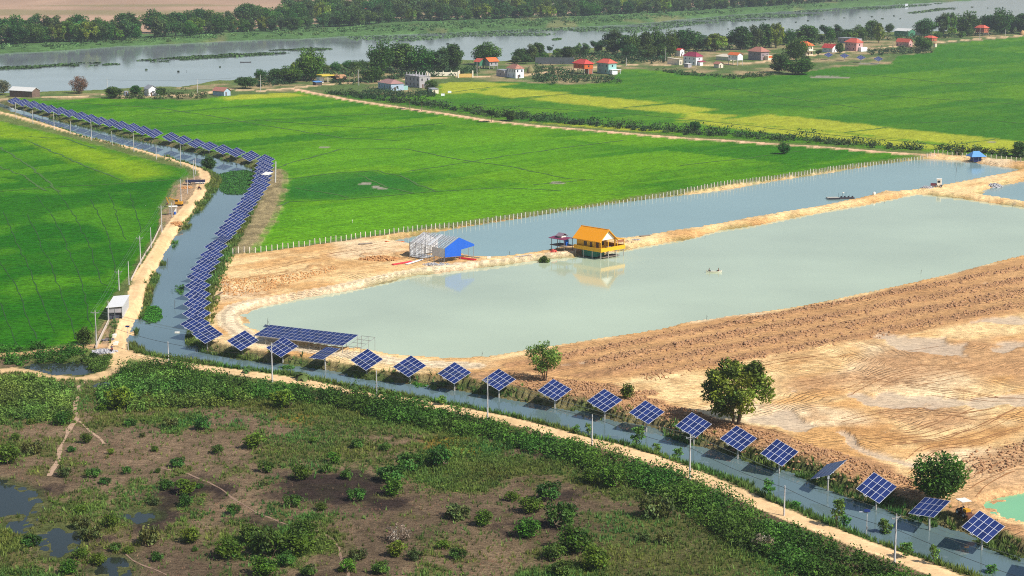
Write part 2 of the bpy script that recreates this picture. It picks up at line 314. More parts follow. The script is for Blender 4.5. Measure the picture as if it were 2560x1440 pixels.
def terr(X, Y, full=True):
    n = X.shape[0]
    z = (fbm(X, Y, 14, 3, 3) - 0.5) * 0.35
    cls = np.zeros(n, np.int32)
    wet = np.zeros(n)
    # ---- scrub ground of the marsh
    a1 = fbm(X, Y, 26, 11, 4); a2 = fbm(X, Y, 5.0, 23, 3); a3 = fbm(X, Y, 1.6, 29, 2)
    dry = S(148, 124, 98); dry2 = S(100, 84, 64); grs = S(104, 116, 42); grs2 = S(60, 82, 30)
    col = dry[None] * (1 - a2)[:, None] + dry2[None] * a2[:, None]
    col = col * (0.72 + 0.56 * a3)[:, None]
    green = sst(0.5, 0.62, a1 * 0.5 + a2 * 0.5)
    near_s = sst(330, 250, Y)                              # the wetter, greener near end
    green = np.clip(green + near_s * 0.12, 0, 1)
    gm = np.zeros(n)
    for s in MG:
        d = s.sd(X, Y) + (a2 - 0.5) * 20 + (a1 - .5) * 12 + 1.0
        gm = np.maximum(gm, sst(3, -3, d))
    green = np.clip(green * 0.5 + gm * .88, 0, 1)
    gcol = grs[None] * a2[:, None] + grs2[None] * (1 - a2)[:, None]
    gcol = gcol * (0.65 + 0.7 * a3)[:, None]
    dm = np.zeros(n)
    for s in MD:
        d = s.sd(X, Y) + (a2 - 0.5) * 9
        dm = np.maximum(dm, sst(2.2, -2.2, d))
    dm = np.maximum(dm, near_s * 0.5 * sst(.45, .6, fbm(X, Y, 30, 71, 3)))
    burnt = S(50, 40, 38)
    col = col * (1 - 0.93 * dm)[:, None] + burnt[None] * (0.93 * dm * (0.8 + .5 * a3))[:, None]
    green = green * (1 - 0.9 * dm)
    col = col * (1 - green)[:, None] + gcol * green[:, None]
    for s in MO:
        m = sst(1.5, -1.5, s.sd(X, Y) + (a2 - .5) * 6) * .75
        col = col * (1 - m)[:, None] + S(150, 118, 36)[None] * m[:, None]
    z = z + green * 0.1
    marsh_green_mask = green.copy()
    # ---- everything beyond the river
    rv = SH['river'].sd(X, Y)
    beyond = (Y > 1000) & (rv > 0)
    belt = SH['belt'].sd(X, Y)
    b1 = fbm(X, Y * 0.25, 60, 41, 4); b2 = fbm(X, Y, 18, 43, 3)
    infar = Y > 900
    drf = S(178, 146, 120)[None] * (0.78 + 0.44 * b1)[:, None]
    drg = S(138, 128, 88)
    gs = sst(0.56, 0.68, fbm(X * .35, Y, 120, 47, 4)) * .75
    drf = drf * (1 - gs)[:, None] + drg[None] * gs[:, None]
    fld = S(86, 118, 66)[None] * (0.6 + 0.8 * b2)[:, None]
    fld = fld * (1 - sst(.62, .7, b1)[:, None] * .45) + S(150, 135, 95)[None] * (sst(.62, .7, b1) * .45)[:, None]
    farside = infar & inside(X, Y, GP(river_far[::-1] + [(4200, -140), (-900, -140)], 0)) if n else infar
    m_dry = farside & (belt < -55)
    col = np.where(farside[:, None], fld, col)
    cls[farside] = 7
    col = np.where(m_dry[:, None], drf, col)
    cls[m_dry] = 8
    # rice on the land side of the village, further right than the frame, keeps the colour of the fields
    # ---- village ground
    vl = SH['village'].sd(X, Y) + (b2 - .5) * 6
    vm = sst(3, -3, vl)
    vt = sst(.4, .72, b2); vcol = S(88, 108, 58)[None] * (1 - vt)[:, None] + S(164, 144, 106)[None] * vt[:, None]
    vcol = vcol * (0.8 + .4 * a3)[:, None]
    col = col * (1 - vm)[:, None] + vcol * vm[:, None]
    cls[vm > .5] = 9
    # ---- the rest of the flat land between canal and road: rough grass
    rest = (~farside) & (SH['marsh_edge'].sd(X, Y) > 0) & (vm < .5)
    rg = S(112, 126, 66)[None] * (0.7 + .6 * a2)[:, None]
    col = np.where(rest[:, None], rg, col)
    cls[rest] = 6
    # ---- rice
    r1 = fbm(X, Y, 40, 51, 4); r2 = fbm(X * FD[0] + Y * FD[1], (X * FN[0] + Y * FN[1]) * 6, 30, 53, 3); r3 = fbm(X, Y, 3.0, 57, 2)
    ric = np.zeros(n)
    def rice(name, k, base, alt):
        nonlocal col, z, ric
        d = SH[name].sd(X, Y) + (a2 - .5) * 2.0
        m = sst(0.7, -0.7, d)
        if not (m > 0).any():
            return
        uf = X * FD[0] + Y * FD[1]; wf = X * FN[0] + Y * FN[1] + 10 * (fbm(X, Y, 90, 59, 2) - .5)
        pw_ = (16.0, 16.0, 22.0, 34.0)[k]
        plot = _hash(np.floor(uf / (pw_ * 5.3)).astype(np.int64) * 7 + k, np.floor(wf / pw_).astype(np.int64), 63)
        fine = vn(uf / 5, wf, 2.2 + pw_ * .06, 67)
        t = np.clip(sst(.3, .72, r1 * .4 + r2 * .25 + plot * .35) + (fine - .5) * .35, 0, 1)
        c = base[None] * (1 - t)[:, None] + alt[None] * t[:, None]
        if k == 1:
            q = np.maximum(sst(6, -6, SH['yw'].sd(X, Y) + (r1 - .5) * 20), sst(6, -6, SH['yw2'].sd(X, Y) + (r2 - .5) * 14))
            q = q * (.55 + .9 * (r2 - .25))
            q = np.clip(q, 0, 1)
            c = c * (1 - q)[:, None] + S(130, 160, 14)[None] * q[:, None]
            q = sst(5, -5, SH['dw'].sd(X, Y)) * .8
            hot = sst(.5, .72, fbm(X, Y, 22, 91, 3)) * .7
            cd = S(32, 98, 8)[None] * (1 - hot)[:, None] + S(80, 138, 14)[None] * hot[:, None]
            c = c * (1 - q)[:, None] + cd * q[:, None]
        if k == 2:
            q = sst(2, -2, SH['dm'].sd(X, Y)) * .8
            c = c * (1 - q)[:, None] + S(40, 104, 28)[None] * q[:, None]
            q = np.maximum(sst(12, -12, SH['bm'].sd(X, Y) + (r1 - .5) * 26), .8 * sst(20, -20, SH['bm2'].sd(X, Y) + (r1 - .5) * 50)) * (.45 + .7 * r2)
            q = np.clip(q, 0, 1)
            c = c * (1 - q)[:, None] + S(96, 152, 18)[None] * q[:, None]
        for s in YF:
            q = sst(2.5, -2.5, s.sd(X, Y) + (r2 - .5) * 6) * .88
            c = c * (1 - q)[:, None] + S(168, 172, 50)[None] * (q * (.85 + .3 * r2))[:, None]
        c = c * (0.84 + .32 * r3)[:, None]
        col = col * (1 - m)[:, None] + c * m[:, None]
        cls[m > .5] = k
        ric = np.maximum(ric, m)
        z = z * (1 - m) + m * (0.12 + (r1 - .5) * .12)
    rice('f_west', 1, S(42, 104, 8), S(76, 130, 8))
    rice('f_mid', 2, S(52, 112, 12), S(96, 146, 12))
    rice('f_east', 3, S(58, 112, 26), S(90, 134, 26))
    for (wx, wy), wr in WET:
        dd = np.hypot(X - wx, (Y - wy) / 1.3) + (a2 - .5) * wr * 1.2
        m = sst(wr, wr * .8, dd)
        col = col * (1 - m)[:, None] + S(150, 140, 120)[None] * m[:, None]
        wet = np.maximum(wet, m)
    # ---- earthworks round the ponds
    e = SH['earth'].sd(X, Y) + (a2 - .5) * 2.4
    em = sst(.9, -.9, e)
    u = X * ED[0] + Y * ED[1]; w = X * EN[0] + Y * EN[1]
    s1 = fbm(X, Y, 22, 81, 4); s2 = fbm(u / 4, w, 5, 83, 3); s3 = fbm(X, Y, 1.3, 87, 2)
    sand = S(238, 204, 148); sand2 = S(210, 162, 104); pale = S(242, 220, 182)
    t = sst(.38, .66, s1 * .6 + s2 * .4)
    ec = sand[None] * (1 - t)[:, None] + sand2[None] * t[:, None]
    t2 = sst(.6, .75, fbm(X, Y, 30, 97, 3))
    ec = ec * (1 - .6 * t2)[:, None] + pale[None] * (.6 * t2)[:, None]
    crmb = sst(.5, .68, fbm(X, Y * .8, 7, 89, 4)) * sst(420, 390, Y) * sst(5, 25, X)
    ec = ec * (1 - .45 * crmb)[:, None] + S(168, 118, 70)[None] * (.45 * crmb)[:, None]
    ec = ec * (0.72 + .56 * s3)[:, None]
    ez = 0.25 + (s1 - .5) * .5 + (s3 - .5) * .16 + crmb * .12
    # wheel tracks that sweep round the digging floor
    wx = X + 26 * (fbm(X, Y, 55, 101, 2) - .5); wy = Y + 60 * (fbm(X, Y, 70, 103, 2) - .5)
    ph = (wx * 0.55 + wy * 0.83)
    trk = 0 * sst(.46, .6, fbm(X, Y, 26, 107, 3)) * sst(430, 400, Y) * sst(20, 30, X - (Y - 300) * .0)
    ec = ec * (1 - .38 * trk)[:, None]
    ez = ez - trk * .16
    bm_ = sst(1.2, -1.2, SH['bb'].sd(X, Y) + (s2 - .5) * 5)
    bs_ = sst(1.5, -1.5, SH['bs'].sd(X, Y) + (s2 - .5) * 6)
    bo_ = np.maximum.reduce([sst(4, -4, SH['bmid'].sd(X, Y) + (s2 - .5) * 16), sst(2, -2, SH['bmound'].sd(X, Y) + (s1 - .5) * 8), sst(3, -3, SH['be'].sd(X, Y) + (s1 - .5) * 10)]) * .8
    w0 = ea @ EN
    rr = (w - w0)                                         # metres from the pond edge towards the camera
    wob = (fbm(u, w, 18, 109, 2) - .5) * 3.0
    # rows of thrown clods parallel to the pond
    rows = np.zeros(n)
    cf = 1.0 + .0017 * (u - ea @ ED)
    for r0, rw in ((9, 2.6), (17, 3.2), (25.5, 3.6), (34, 3.2)):
        rows = np.maximum(rows, sst(rw, rw * .35, np.abs(rr + wob - r0 * cf)))
    c1 = vn(u * .8 + w * .35, w, 1.35, 113); c2 = vn(u, w, .8, 117)
    clod = np.maximum(0, c1 * .65 + c2 * .35 - .42) / .58
    brown = S(184, 138, 92); brown2 = S(160, 120, 86); brown3 = S(206, 162, 110)
    bc = brown[None] * (1 - s2)[:, None] + brown3[None] * s2[:, None]
    rows = rows * np.clip(.25 + 1.3 * fbm(u, w, 14, 123, 3), 0, 1)
    bc = bc * (1 - rows * .7)[:, None] + (brown2[None] * (.75 + .6 * c2)[:, None]) * (rows * .7)[:, None]
    bc = bc * (.86 + .28 * s3)[:, None]
    bz = .35 + rows * (.15 + .5 * clod) * (.4 + 1.2 * fbm(u, w, 16, 119, 3)) + (s3 - .5) * .12
    ec = ec * (1 - bm_)[:, None] + bc * bm_[:, None]
    ez = ez * (1 - bm_) + bz * bm_
    b2c = (S(172, 128, 88)[None] * (1 - s2)[:, None] + S(204, 160, 114)[None] * s2[:, None]) * (.78 + .44 * s3)[:, None]
    crow = sst(.56, .7, fbm(X, Y, 9, 121, 3))
    ec = ec * (1 - bs_)[:, None] + b2c * (1 - .25 * crow)[:, None] * bs_[:, None]
    ez = ez + bs_ * (.35 + crow * clod * .8)
    ec = ec * (1 - bo_)[:, None] + b2c * 1.02 * bo_[:, None]
    ez = ez + bo_ * (crow * clod * .6 + .1)
    for s in CLOD:
        q = sst(2.8, .6, s.sd(X, Y) + (a2 - .5) * 2) * sst(.35, .6, a3)
        ec = ec * (1 - .6 * q)[:, None] + S(176, 126, 78)[None] * (.6 * q)[:, None]
        ez = ez + q * (.15 + .5 * clod)
    ewet = np.zeros(n)
    for s in MUD:
        q = sst(1.0, -.8, s.sd(X, Y) + (s2 - .5) * 9 + (fbm(X, Y * .6, 9, 191, 3) - .5) * 22 + 1.5)
        ewet = np.maximum(ewet, q)
    ewet = np.maximum(ewet, sst(1.1, .5, SH['ditch'].sd(X, Y) + (a2 - .5) * .8))
    ec = ec * (1 - .8 * ewet)[:, None] + S(200, 178, 150)[None] * (.8 * ewet)[:, None]
    ez = ez * (1 - ewet) + .02 * ewet
    tk = SH['strack'].sd(X, Y)
    q = sst(3.0, 1.6, tk + (a2 - .5) * 1.2) * .8
    rut = sst(.45, .15, np.abs(tk - .95)) * .35
    ec = ec * (1 - q)[:, None] + S(240, 220, 186)[None] * (q * (1 - rut) * (.9 + .2 * s3))[:, None]
    ez = ez * (1 - q * .8) + q * .35 - rut * .08
    col = col * (1 - em)[:, None] + ec * em[:, None]
    z = z * (1 - em) + ez * em
    wet = np.where(em > .5, ewet, wet)
    cls[em > .5] = 5
    # ---- dry grass embankment and the yards beside the road
    q = sst(1.2, -1.2, SH['dry_bank'].sd(X, Y) + (a2 - .5) * 3)
    dc = S(168, 150, 108)[None] * (.62 + .7 * a3)[:, None] * (1 - .3 * sst(.5, .62, a2))[:, None]
    col = col * (1 - q)[:, None] + dc * q[:, None]
    z = z + q * .6
    cls[q > .5] = 6
    for nm in ('yard', 'yard2'):
        q = sst(.8, -.8, SH[nm].sd(X, Y) + (a2 - .5) * 2.4)
        yc = (S(206, 170, 126)[None] * (1 - s1)[:, None] + S(150, 128, 108)[None] * s1[:, None]) * (.8 + .4 * a3)[:, None]
        col = col * (1 - q)[:, None] + yc * q[:, None]
        z = z * (1 - q) + .35 * q
        cls[q > .5] = 6
    # ---- water basins with their banks
    cn = SH['canal'].sd(X, Y) + (fbm(X, Y, 9, 133, 2) - .5) * 2.2
    bank = sst(6.0, 2.5, cn) * (1 - em * .0)
    bcol = S(92, 104, 58)[None] * (.6 + .8 * a3)[:, None]
    bcol2 = S(158, 132, 98)[None] * (.75 + .5 * a3)[:, None]
    mixb = sst(.42, .6, fbm(X, Y, 7, 131, 3))
    bcol = bcol * (1 - mixb * .45)[:, None] + bcol2 * (mixb * .45)[:, None]
    bk = np.where(em > .5, sst(4.0, 1.6, cn), bank)
    bk = np.where((cls == 4), 0, bk)
    col = col * (1 - bk)[:, None] + bcol * bk[:, None]
    cls[(bk > .5)] = 6
    # ---- roads on top of the banks
    def road(name, k, hw, c, c2, lift, soft):
        nonlocal col, z
        d0 = SH[name].sd(X, Y)
        d = d0 + (a2 - .5) * .7 + (fbm(X, Y, 9, 141, 2) - .5) * .9
        m = sst(hw + .35, hw - .35, d)
        sh = sst(hw + soft, hw, d)
        cc = c[None] * (.86 + .28 * a3)[:, None]
        rut = sst(.5, .15, np.abs(d0 - .85)) * .12
        cen = sst(.45, .0, d0) * sst(.5, .62, fbm(X, Y, 10, 143, 2)) * .35
        cc = cc * (1 + rut)[:, None]
        cc = cc * (1 - cen)[:, None] + c2[None] * cen[:, None]
        col = col * (1 - m)[:, None] + cc * m[:, None]
        edge = sst(hw + 1.4, hw + .3, d) * (1 - m) * sst(.4, .6, a2)
        col = col * (1 - .3 * edge)[:, None] + (c * .8)[None] * (.3 * edge)[:, None]
        z = np.maximum(z, lift * sh + z * (1 - sh)) - m * rut * .4
        cls[m > .5] = k
    road('r_mid', 11, 2.0, S(226, 182, 146), S(170, 150, 100), .5, 4)
    road('r_vil', 12, 2.6, S(216, 182, 142), S(170, 150, 110), .3, 4)
    road('r_main', 4, 1.3, S(228, 190, 142), S(186, 160, 108), .55, 3.2)
    for s, hw, c in PATHS:
        d = s.sd(X, Y) + (a2 - .5) * min(1.3, hw * 1.2)
        m = sst(hw + .25, hw * .4, d) * .85
        col = col * (1 - m)[:, None] + c[None] * (m * (.85 + .3 * a3))[:, None]
        z = z * (1 - m) + (.25 if hw > 1.2 else .02) * m
        cls[m > .5] = 10
    # ---- carve the water
    def carve(d, wl, bw, depth, slope=.4):
        nonlocal z
        t = sst(0, bw, d)
        out_ = wl + (z - wl) * t
        in_ = wl - np.minimum(-d * slope, depth)
        z = np.where(d < 0, in_, np.where(d < bw, out_, z))
    for nm in ('p_main', 'p_upper', 'p_right'):
        d = SH[nm].sd(X, Y) + (fbm(X, Y, 7, 135, 2) - .5) * 1.3
        damp = sst(1.5, .1, d) * .38
        fr = sst(2.4, .4, d) * sst(.52, .64, fbm(X, Y, 12, 151, 3)) * .55
        col = col * (1 - damp)[:, None] + (S(150, 112, 66)[None]) * damp[:, None]
        col = col * (1 - fr)[:, None] + S(104, 112, 58)[None] * (fr * (.7 + .6 * a3))[:, None]
        carve(d, WL_POND, 2.2, 1.6)
    d = SH['p_green'].sd(X, Y) + (a3 - .5) * .6
    carve(d, WL_GREEN, 2.0, 1.2)
    carve(cn, WL_CANAL, 2.6, 1.8)
    dr = rv + (b2 - .5) * 10
    carve(dr, WL_RIVER, 12.0, 2.5, .15)
    for nm in ('w1', 'w2', 'w3', 'w4', 'w5', 'w6'):
        d = SH[nm].sd(X, Y) + (a2 - .5) * 2.6 + (a3 - .5) * 1.5
        q = sst(3, .2, d) * .7
        col = col * (1 - q)[:, None] + S(74, 88, 46)[None] * (q * (.7 + .6 * a3))[:, None]
        carve(d, -.2, 2.0, .5, .25)
    return dict(dark=dm, z=z, col=col, wet=wet, cls=cls, green=marsh_green_mask, canal=cn, river=dr, em=em, rice=ric)

def tz(x, y):
    """height of the finished land mesh at x, y (bilinear in the fan grid)"""
    r = math.hypot(x, y); a = math.atan2(x, y)
    i = int(np.clip(np.searchsorted(rad, r) - 1, 0, len(rad) - 2)); j = int(np.clip(np.searchsorted(ang, a) - 1, 0, len(ang) - 2))
    u = min(1, max(0, (r - rad[i]) / (rad[i + 1] - rad[i]))); v = min(1, max(0, (a - ang[j]) / (ang[j + 1] - ang[j])))
    return float((TZ[i, j] * (1 - u) + TZ[i + 1, j] * u) * (1 - v) + (TZ[i, j + 1] * (1 - u) + TZ[i + 1, j + 1] * u) * v)

def at(px, py, n=3):
    """stand something on the terrain where the photograph shows its foot"""
    z = 0.0
    for _ in range(n):
        x, y = G(px, py, z)
        z = tz(x, y)
    return x, y, z

def at_many(pts):
    return [at(a, b) for a, b in pts]

# ---------------------------------------------------------------- materials
MATS = {}
def new_mat(name):
    m = bpy.data.materials.new(name)
    m.use_nodes = True
    nt = m.node_tree
    return m, nt, nt.nodes['Principled BSDF']

def nd(nt, kind, **kw):
    n = nt.nodes.new(kind)
    for k, v in kw.items():
        setattr(n, k, v)
    return n

def ground_mat(name, scale_a, scale_b, amp, bump, dist, rot=None, stretch=1.0, rough=.95, tracks=False):
    m, nt, bs = new_mat(name)
    at_ = nd(nt, 'ShaderNodeAttribute', attribute_name='Col')
    wt = nd(nt, 'ShaderNodeAttribute', attribute_name='wet')
    tc = nd(nt, 'ShaderNodeTexCoord')
    mp = nd(nt, 'ShaderNodeMapping')
    if rot is not None:
        mp.inputs['Rotation'].default_value = (0, 0, -rot)
        mp.inputs['Scale'].default_value = (1, stretch, 1)
    nt.links.new(tc.outputs['Object'], mp.inputs['Vector'])
    n1 = nd(nt, 'ShaderNodeTexNoise'); n1.inputs['Scale'].default_value = scale_a; n1.inputs['Detail'].default_value = 5; n1.inputs['Roughness'].default_value = .65
    n2 = nd(nt, 'ShaderNodeTexNoise'); n2.inputs['Scale'].default_value = scale_b; n2.inputs['Detail'].default_value = 4; n2.inputs['Roughness'].default_value = .7
    nt.links.new(mp.outputs[0], n1.inputs['Vector']); nt.links.new(tc.outputs['Object'], n2.inputs['Vector'])
    ad = nd(nt, 'ShaderNodeMath', operation='ADD'); nt.links.new(n1.outputs[0], ad.inputs[0]); nt.links.new(n2.outputs[0], ad.inputs[1])
    mr = nd(nt, 'ShaderNodeMapRange'); mr.inputs[1].default_value = .76; mr.inputs[2].default_value = 1.24; mr.inputs[3].default_value = 1 - amp; mr.inputs[4].default_value = 1 + amp
    nt.links.new(ad.outputs[0], mr.inputs[0])
    mx = nd(nt, 'ShaderNodeVectorMath', operation='SCALE')
    nt.links.new(at_.outputs['Color'], mx.inputs[0]); nt.links.new(mr.outputs[0], mx.inputs['Scale'])
    hgt = ad.outputs[0]
    if tracks:                                            # wheel and blade marks left by the diggers
        wv = nd(nt, 'ShaderNodeTexWave'); wv.inputs['Scale'].default_value = .3; wv.inputs['Distortion'].default_value = 50; wv.inputs['Detail'].default_value = 3.0; wv.inputs['Detail Roughness'].default_value = .35; wv.inputs['Detail Scale'].default_value = .16
        m2 = nd(nt, 'ShaderNodeMapping'); m2.inputs['Rotation'].default_value = (0, 0, 1.0)
        nt.links.new(tc.outputs['Object'], m2.inputs[0]); nt.links.new(m2.outputs[0], wv.inputs['Vector'])
        nm = nd(nt, 'ShaderNodeTexNoise'); nm.inputs['Scale'].default_value = .06; nm.inputs['Detail'].default_value = 6; nt.links.new(tc.outputs['Object'], nm.inputs['Vector'])
        mk = nd(nt, 'ShaderNodeMapRange'); mk.inputs[1].default_value = .47; mk.inputs[2].default_value = .62; nt.links.new(nm.outputs[0], mk.inputs[0])
        pw = nd(nt, 'ShaderNodeMath', operation='POWER'); pw.inputs[1].default_value = 5.0; nt.links.new(wv.outputs['Fac'], pw.inputs[0])
        tm = nd(nt, 'ShaderNodeMath', operation='MULTIPLY'); nt.links.new(pw.outputs[0], tm.inputs[0]); nt.links.new(mk.outputs[0], tm.inputs[1])
        dk = nd(nt, 'ShaderNodeMapRange'); dk.inputs[3].default_value = 1.0; dk.inputs[4].default_value = .78; nt.links.new(tm.outputs[0], dk.inputs[0])
        s2 = nd(nt, 'ShaderNodeVectorMath', operation='SCALE'); nt.links.new(mx.outputs[0], s2.inputs[0]); nt.links.new(dk.outputs[0], s2.inputs['Scale'])
        mx = s2
        sb = nd(nt, 'ShaderNodeMath', operation='SUBTRACT'); nt.links.new(ad.outputs[0], sb.inputs[0]); nt.links.new(tm.outputs[0], sb.inputs[1]); hgt = sb.outputs[0]
    nt.links.new(mx.outputs[0], bs.inputs['Base Color'])
    rr = nd(nt, 'ShaderNodeMapRange'); rr.inputs[3].default_value = rough; rr.inputs[4].default_value = .38
    nt.links.new(wt.outputs['Fac'], rr.inputs[0]); nt.links.new(rr.outputs[0], bs.inputs['Roughness'])
    bs.inputs['Specular IOR Level'].default_value = .06
    bp = nd(nt, 'ShaderNodeBump'); bp.inputs['Distance'].default_value = dist
    iv = nd(nt, 'ShaderNodeMapRange'); iv.inputs[3].default_value = bump; iv.inputs[4].default_value = .02
    nt.links.new(wt.outputs['Fac'], iv.inputs[0]); nt.links.new(iv.outputs[0], bp.inputs['Strength'])
    nt.links.new(hgt, bp.inputs['Height']); nt.links.new(bp.outputs[0], bs.inputs['Normal'])
    return m

FROT = math.atan2(FD[1], FD[0]); EROT = math.atan2(ED[1], ED[0])
GM = {
    'ground': ground_mat('marsh_soil', .9, 3.2, .5, .9, .4, .15, 1.6),
    'rice_field': ground_mat('rice_plants', .26, .9, .5, 1.0, .4, FROT, 4.0),
    'dirt_road': ground_mat('road_dust', .7, 3.0, .16, .4, .12),
    'earthworks': ground_mat('dug_earth', .5, 2.6, .4, .75, .3, EROT, 2.2, tracks=True),
    'embankment': ground_mat('bank_grass', .9, 3.6, .42, .9, .45),
    'floodplain': ground_mat('floodplain_grass', .16, .7, .42, .9, 1.2),
    'dry_field': ground_mat('stubble', .05, .4, .2, .4, .4, 0.2, 6.0),
    'village_ground': ground_mat('yard_soil', .3, 1.4, .38, .6, .5),
}
def mat_for(c):
    if c.startswith('rice'): return GM['rice_field']
    if c in ('footpath', 'country_road', 'village_road'): return GM['dirt_road']
    return GM[c]

def water_mat(name, c, rough, bump, scale, stretch=1.0, rot=0.0, var=.12):
    m, nt, bs = new_mat(name)
    tc = nd(nt, 'ShaderNodeTexCoord')
    mp = nd(nt, 'ShaderNodeMapping'); mp.inputs['Rotation'].default_value = (0, 0, rot); mp.inputs['Scale'].default_value = (1, stretch, 1)
    nt.links.new(tc.outputs['Object'], mp.inputs[0])
    n1 = nd(nt, 'ShaderNodeTexNoise'); n1.inputs['Scale'].default_value = scale; n1.inputs['Detail'].default_value = 3
    nt.links.new(mp.outputs[0], n1.inputs['Vector'])
    n2 = nd(nt, 'ShaderNodeTexNoise'); n2.inputs['Scale'].default_value = .018; n2.inputs['Detail'].default_value = 4
    nt.links.new(tc.outputs['Object'], n2.inputs['Vector'])
    mr = nd(nt, 'ShaderNodeMapRange'); mr.inputs[1].default_value = .3; mr.inputs[2].default_value = .7; mr.inputs[3].default_value = 1 - var; mr.inputs[4].default_value = 1 + var
    nt.links.new(n2.outputs[0], mr.inputs[0])
    sc = nd(nt, 'ShaderNodeVectorMath', operation='SCALE'); sc.inputs[0].default_value = tuple(c); nt.links.new(mr.outputs[0], sc.inputs['Scale'])
    nt.links.new(sc.outputs[0], bs.inputs['Base Color'])
    bs.inputs['Roughness'].default_value = rough
    bs.inputs['IOR'].default_value = 1.33
    bp = nd(nt, 'ShaderNodeBump'); bp.inputs['Strength'].default_value = bump; bp.inputs['Distance'].default_value = .05
    nt.links.new(n1.outputs[0], bp.inputs['Height']); nt.links.new(bp.outputs[0], bs.inputs['Normal'])
    return m

# ---------------------------------------------------------------- object helpers
def link(o, parent=None):
    COL.objects.link(o)
    if parent is not None:
        o.parent = parent
    return o

def tag(o, label=None, cat=None, group=None, kind=None):
    if label: o['label'] = label
    if cat: o['category'] = cat
    if group: o['group'] = group
    if kind: o['kind'] = kind
    return o

def mesh_np(name, V, F, mats, cols=None, smooth=False, mi=None):
    """V (n,3) floats, F (m,k) ints (k = 3 or 4)"""
    me = bpy.data.meshes.new(name)
    V = np.asarray(V, np.float32); F = np.asarray(F, np.int32)
    k = F.shape[1]
    me.vertices.add(len(V)); me.vertices.foreach_set('co', V.ravel())
    me.loops.add(F.size); me.loops.foreach_set('vertex_index', F.ravel())
    me.polygons.add(len(F)); me.polygons.foreach_set('loop_start', np.arange(0, F.size, k, dtype=np.int32))
    me.polygons.foreach_set('loop_total', np.full(len(F), k, np.int32))
    if smooth:
        me.polygons.foreach_set('use_smooth', np.ones(len(F), bool))
    if mi is not None:
        me.polygons.foreach_set('material_index', np.asarray(mi, np.int32))
    me.update(calc_edges=True)
    if cols is not None:
        a = me.attributes.new('Col', 'FLOAT_COLOR', 'POINT')
        c = np.ones((len(V), 4), np.float32); c[:, :3] = cols
        a.data.foreach_set('color', c.ravel())
    for m in (mats if isinstance(mats, (list, tuple)) else [mats]):
        me.materials.append(m)
    return me

# ---------------------------------------------------------------- build the land: one fan of quads, denser near the viewer, cut up by what covers it
FINE = 800
ang = np.concatenate([np.linspace(-60, -21, 14)[:-1], np.linspace(-20.5, 20.5, FINE), np.linspace(21, 60, 14)[1:]]) * math.pi / 180
ys = np.arange(1500.0, -24.0, -3.0)
rad = np.concatenate([np.linspace(70, 225, 12)[:-1], [G(PCX, y)[1] for y in ys], np.geomspace(G(PCX, -26)[1], 8500, 26)])
A, Rr = np.meshgrid(ang, rad)
TX = (Rr * np.sin(A)).ravel(); TY = (Rr * np.cos(A)).ravel()
T = terr(TX, TY)
TV = np.stack([TX, TY, T['z']], 1)
nr, nc = A.shape
TZ = T['z'].reshape(nr, nc)
ii = np.arange(nr * nc).reshape(nr, nc)
TF = np.stack([ii[:-1, :-1], ii[:-1, 1:], ii[1:, 1:], ii[1:, :-1]], -1).reshape(-1, 4)
fc = T['cls'][TF]
fcls = np.where((fc[:, 0] == fc[:, 1]) | (fc[:, 0] == fc[:, 2]), fc[:, 0], np.where(fc[:, 1] == fc[:, 2], fc[:, 1], fc[:, 3]))
GL = {'ground': ('brown marshy scrubland with dry grass below the dirt road', 'ground'), 'rice_field_west': ('green rice field left of the canal road', 'field'), 'rice_field_middle': ('broad green rice field behind the post fence', 'field'),
      'rice_field_east': ('green and yellow rice fields in front of the village', 'field'), 'dirt_road': ('pale dirt road that follows the canal', 'road'), 'earthworks': ('sandy dug earth around the fish ponds', 'ground'), 'embankment': ('grassy banks of the canal', 'ground'),
      'floodplain': ('green floodplain on the far side of the river', 'ground'), 'dry_field': ('dry brown fields beyond the far tree belt', 'field'), 'village_ground': ('bare ground and grass of the riverside village', 'ground'), 'footpath': ('trodden sandy footpaths through the scrub', 'path'),
      'country_road': ('straight dirt track between the rice fields', 'road'), 'village_road': ('dirt road along the riverside village', 'road')}
land = {}
for k, cname in enumerate(CLS):
    sel = TF[fcls == k]
    if not len(sel):
        continue
    used, inv = np.unique(sel, return_inverse=True)
    me = mesh_np(cname, TV[used], inv.reshape(-1, 4), mat_for(cname if not cname.startswith('rice') else 'rice'), T['col'][used], smooth=True)
    w = me.attributes.new('wet', 'FLOAT', 'POINT'); w.data.foreach_set('value', T['wet'][used].astype(np.float32))
    o = link(bpy.data.objects.new(cname, me))
    tag(o, GL[cname][0], GL[cname][1], kind='structure')
    land[cname] = o

def poly_obj(name, px, z, mat, label, cat, grow=2.5):
    p = GP(px, z)
    c = []
    n = len(p)
    area = sum(p[i][0] * p[(i + 1) % n][1] - p[(i + 1) % n][0] * p[i][1] for i in range(n))
    sg = 1 if area > 0 else -1
    for i in range(n):
        d0 = p[i] - p[i - 1]; d1 = p[(i + 1) % n] - p[i]
        d0 = d0 / (np.linalg.norm(d0) + 1e-9); d1 = d1 / (np.linalg.norm(d1) + 1e-9)
        t = d0 + d1; t = t / (np.linalg.norm(t) + 1e-9)
        c.append(p[i] + grow * sg * np.array([t[1], -t[0]]))
    bm = bmesh.new()
    vs = [bm.verts.new((a, b, z)) for a, b in c]
    es = [bm.edges.new((vs[i], vs[(i + 1) % n])) for i in range(n)]
    bmesh.ops.triangle_fill(bm, edges=es, use_beauty=True)
    for f in bm.faces:
        if f.normal.z < 0:
            f.normal_flip()
    me = bpy.data.meshes.new(name); bm.to_mesh(me); bm.free()
    me.materials.append(mat)
    o = link(bpy.data.objects.new(name, me))
    return tag(o, label, cat, kind='structure')

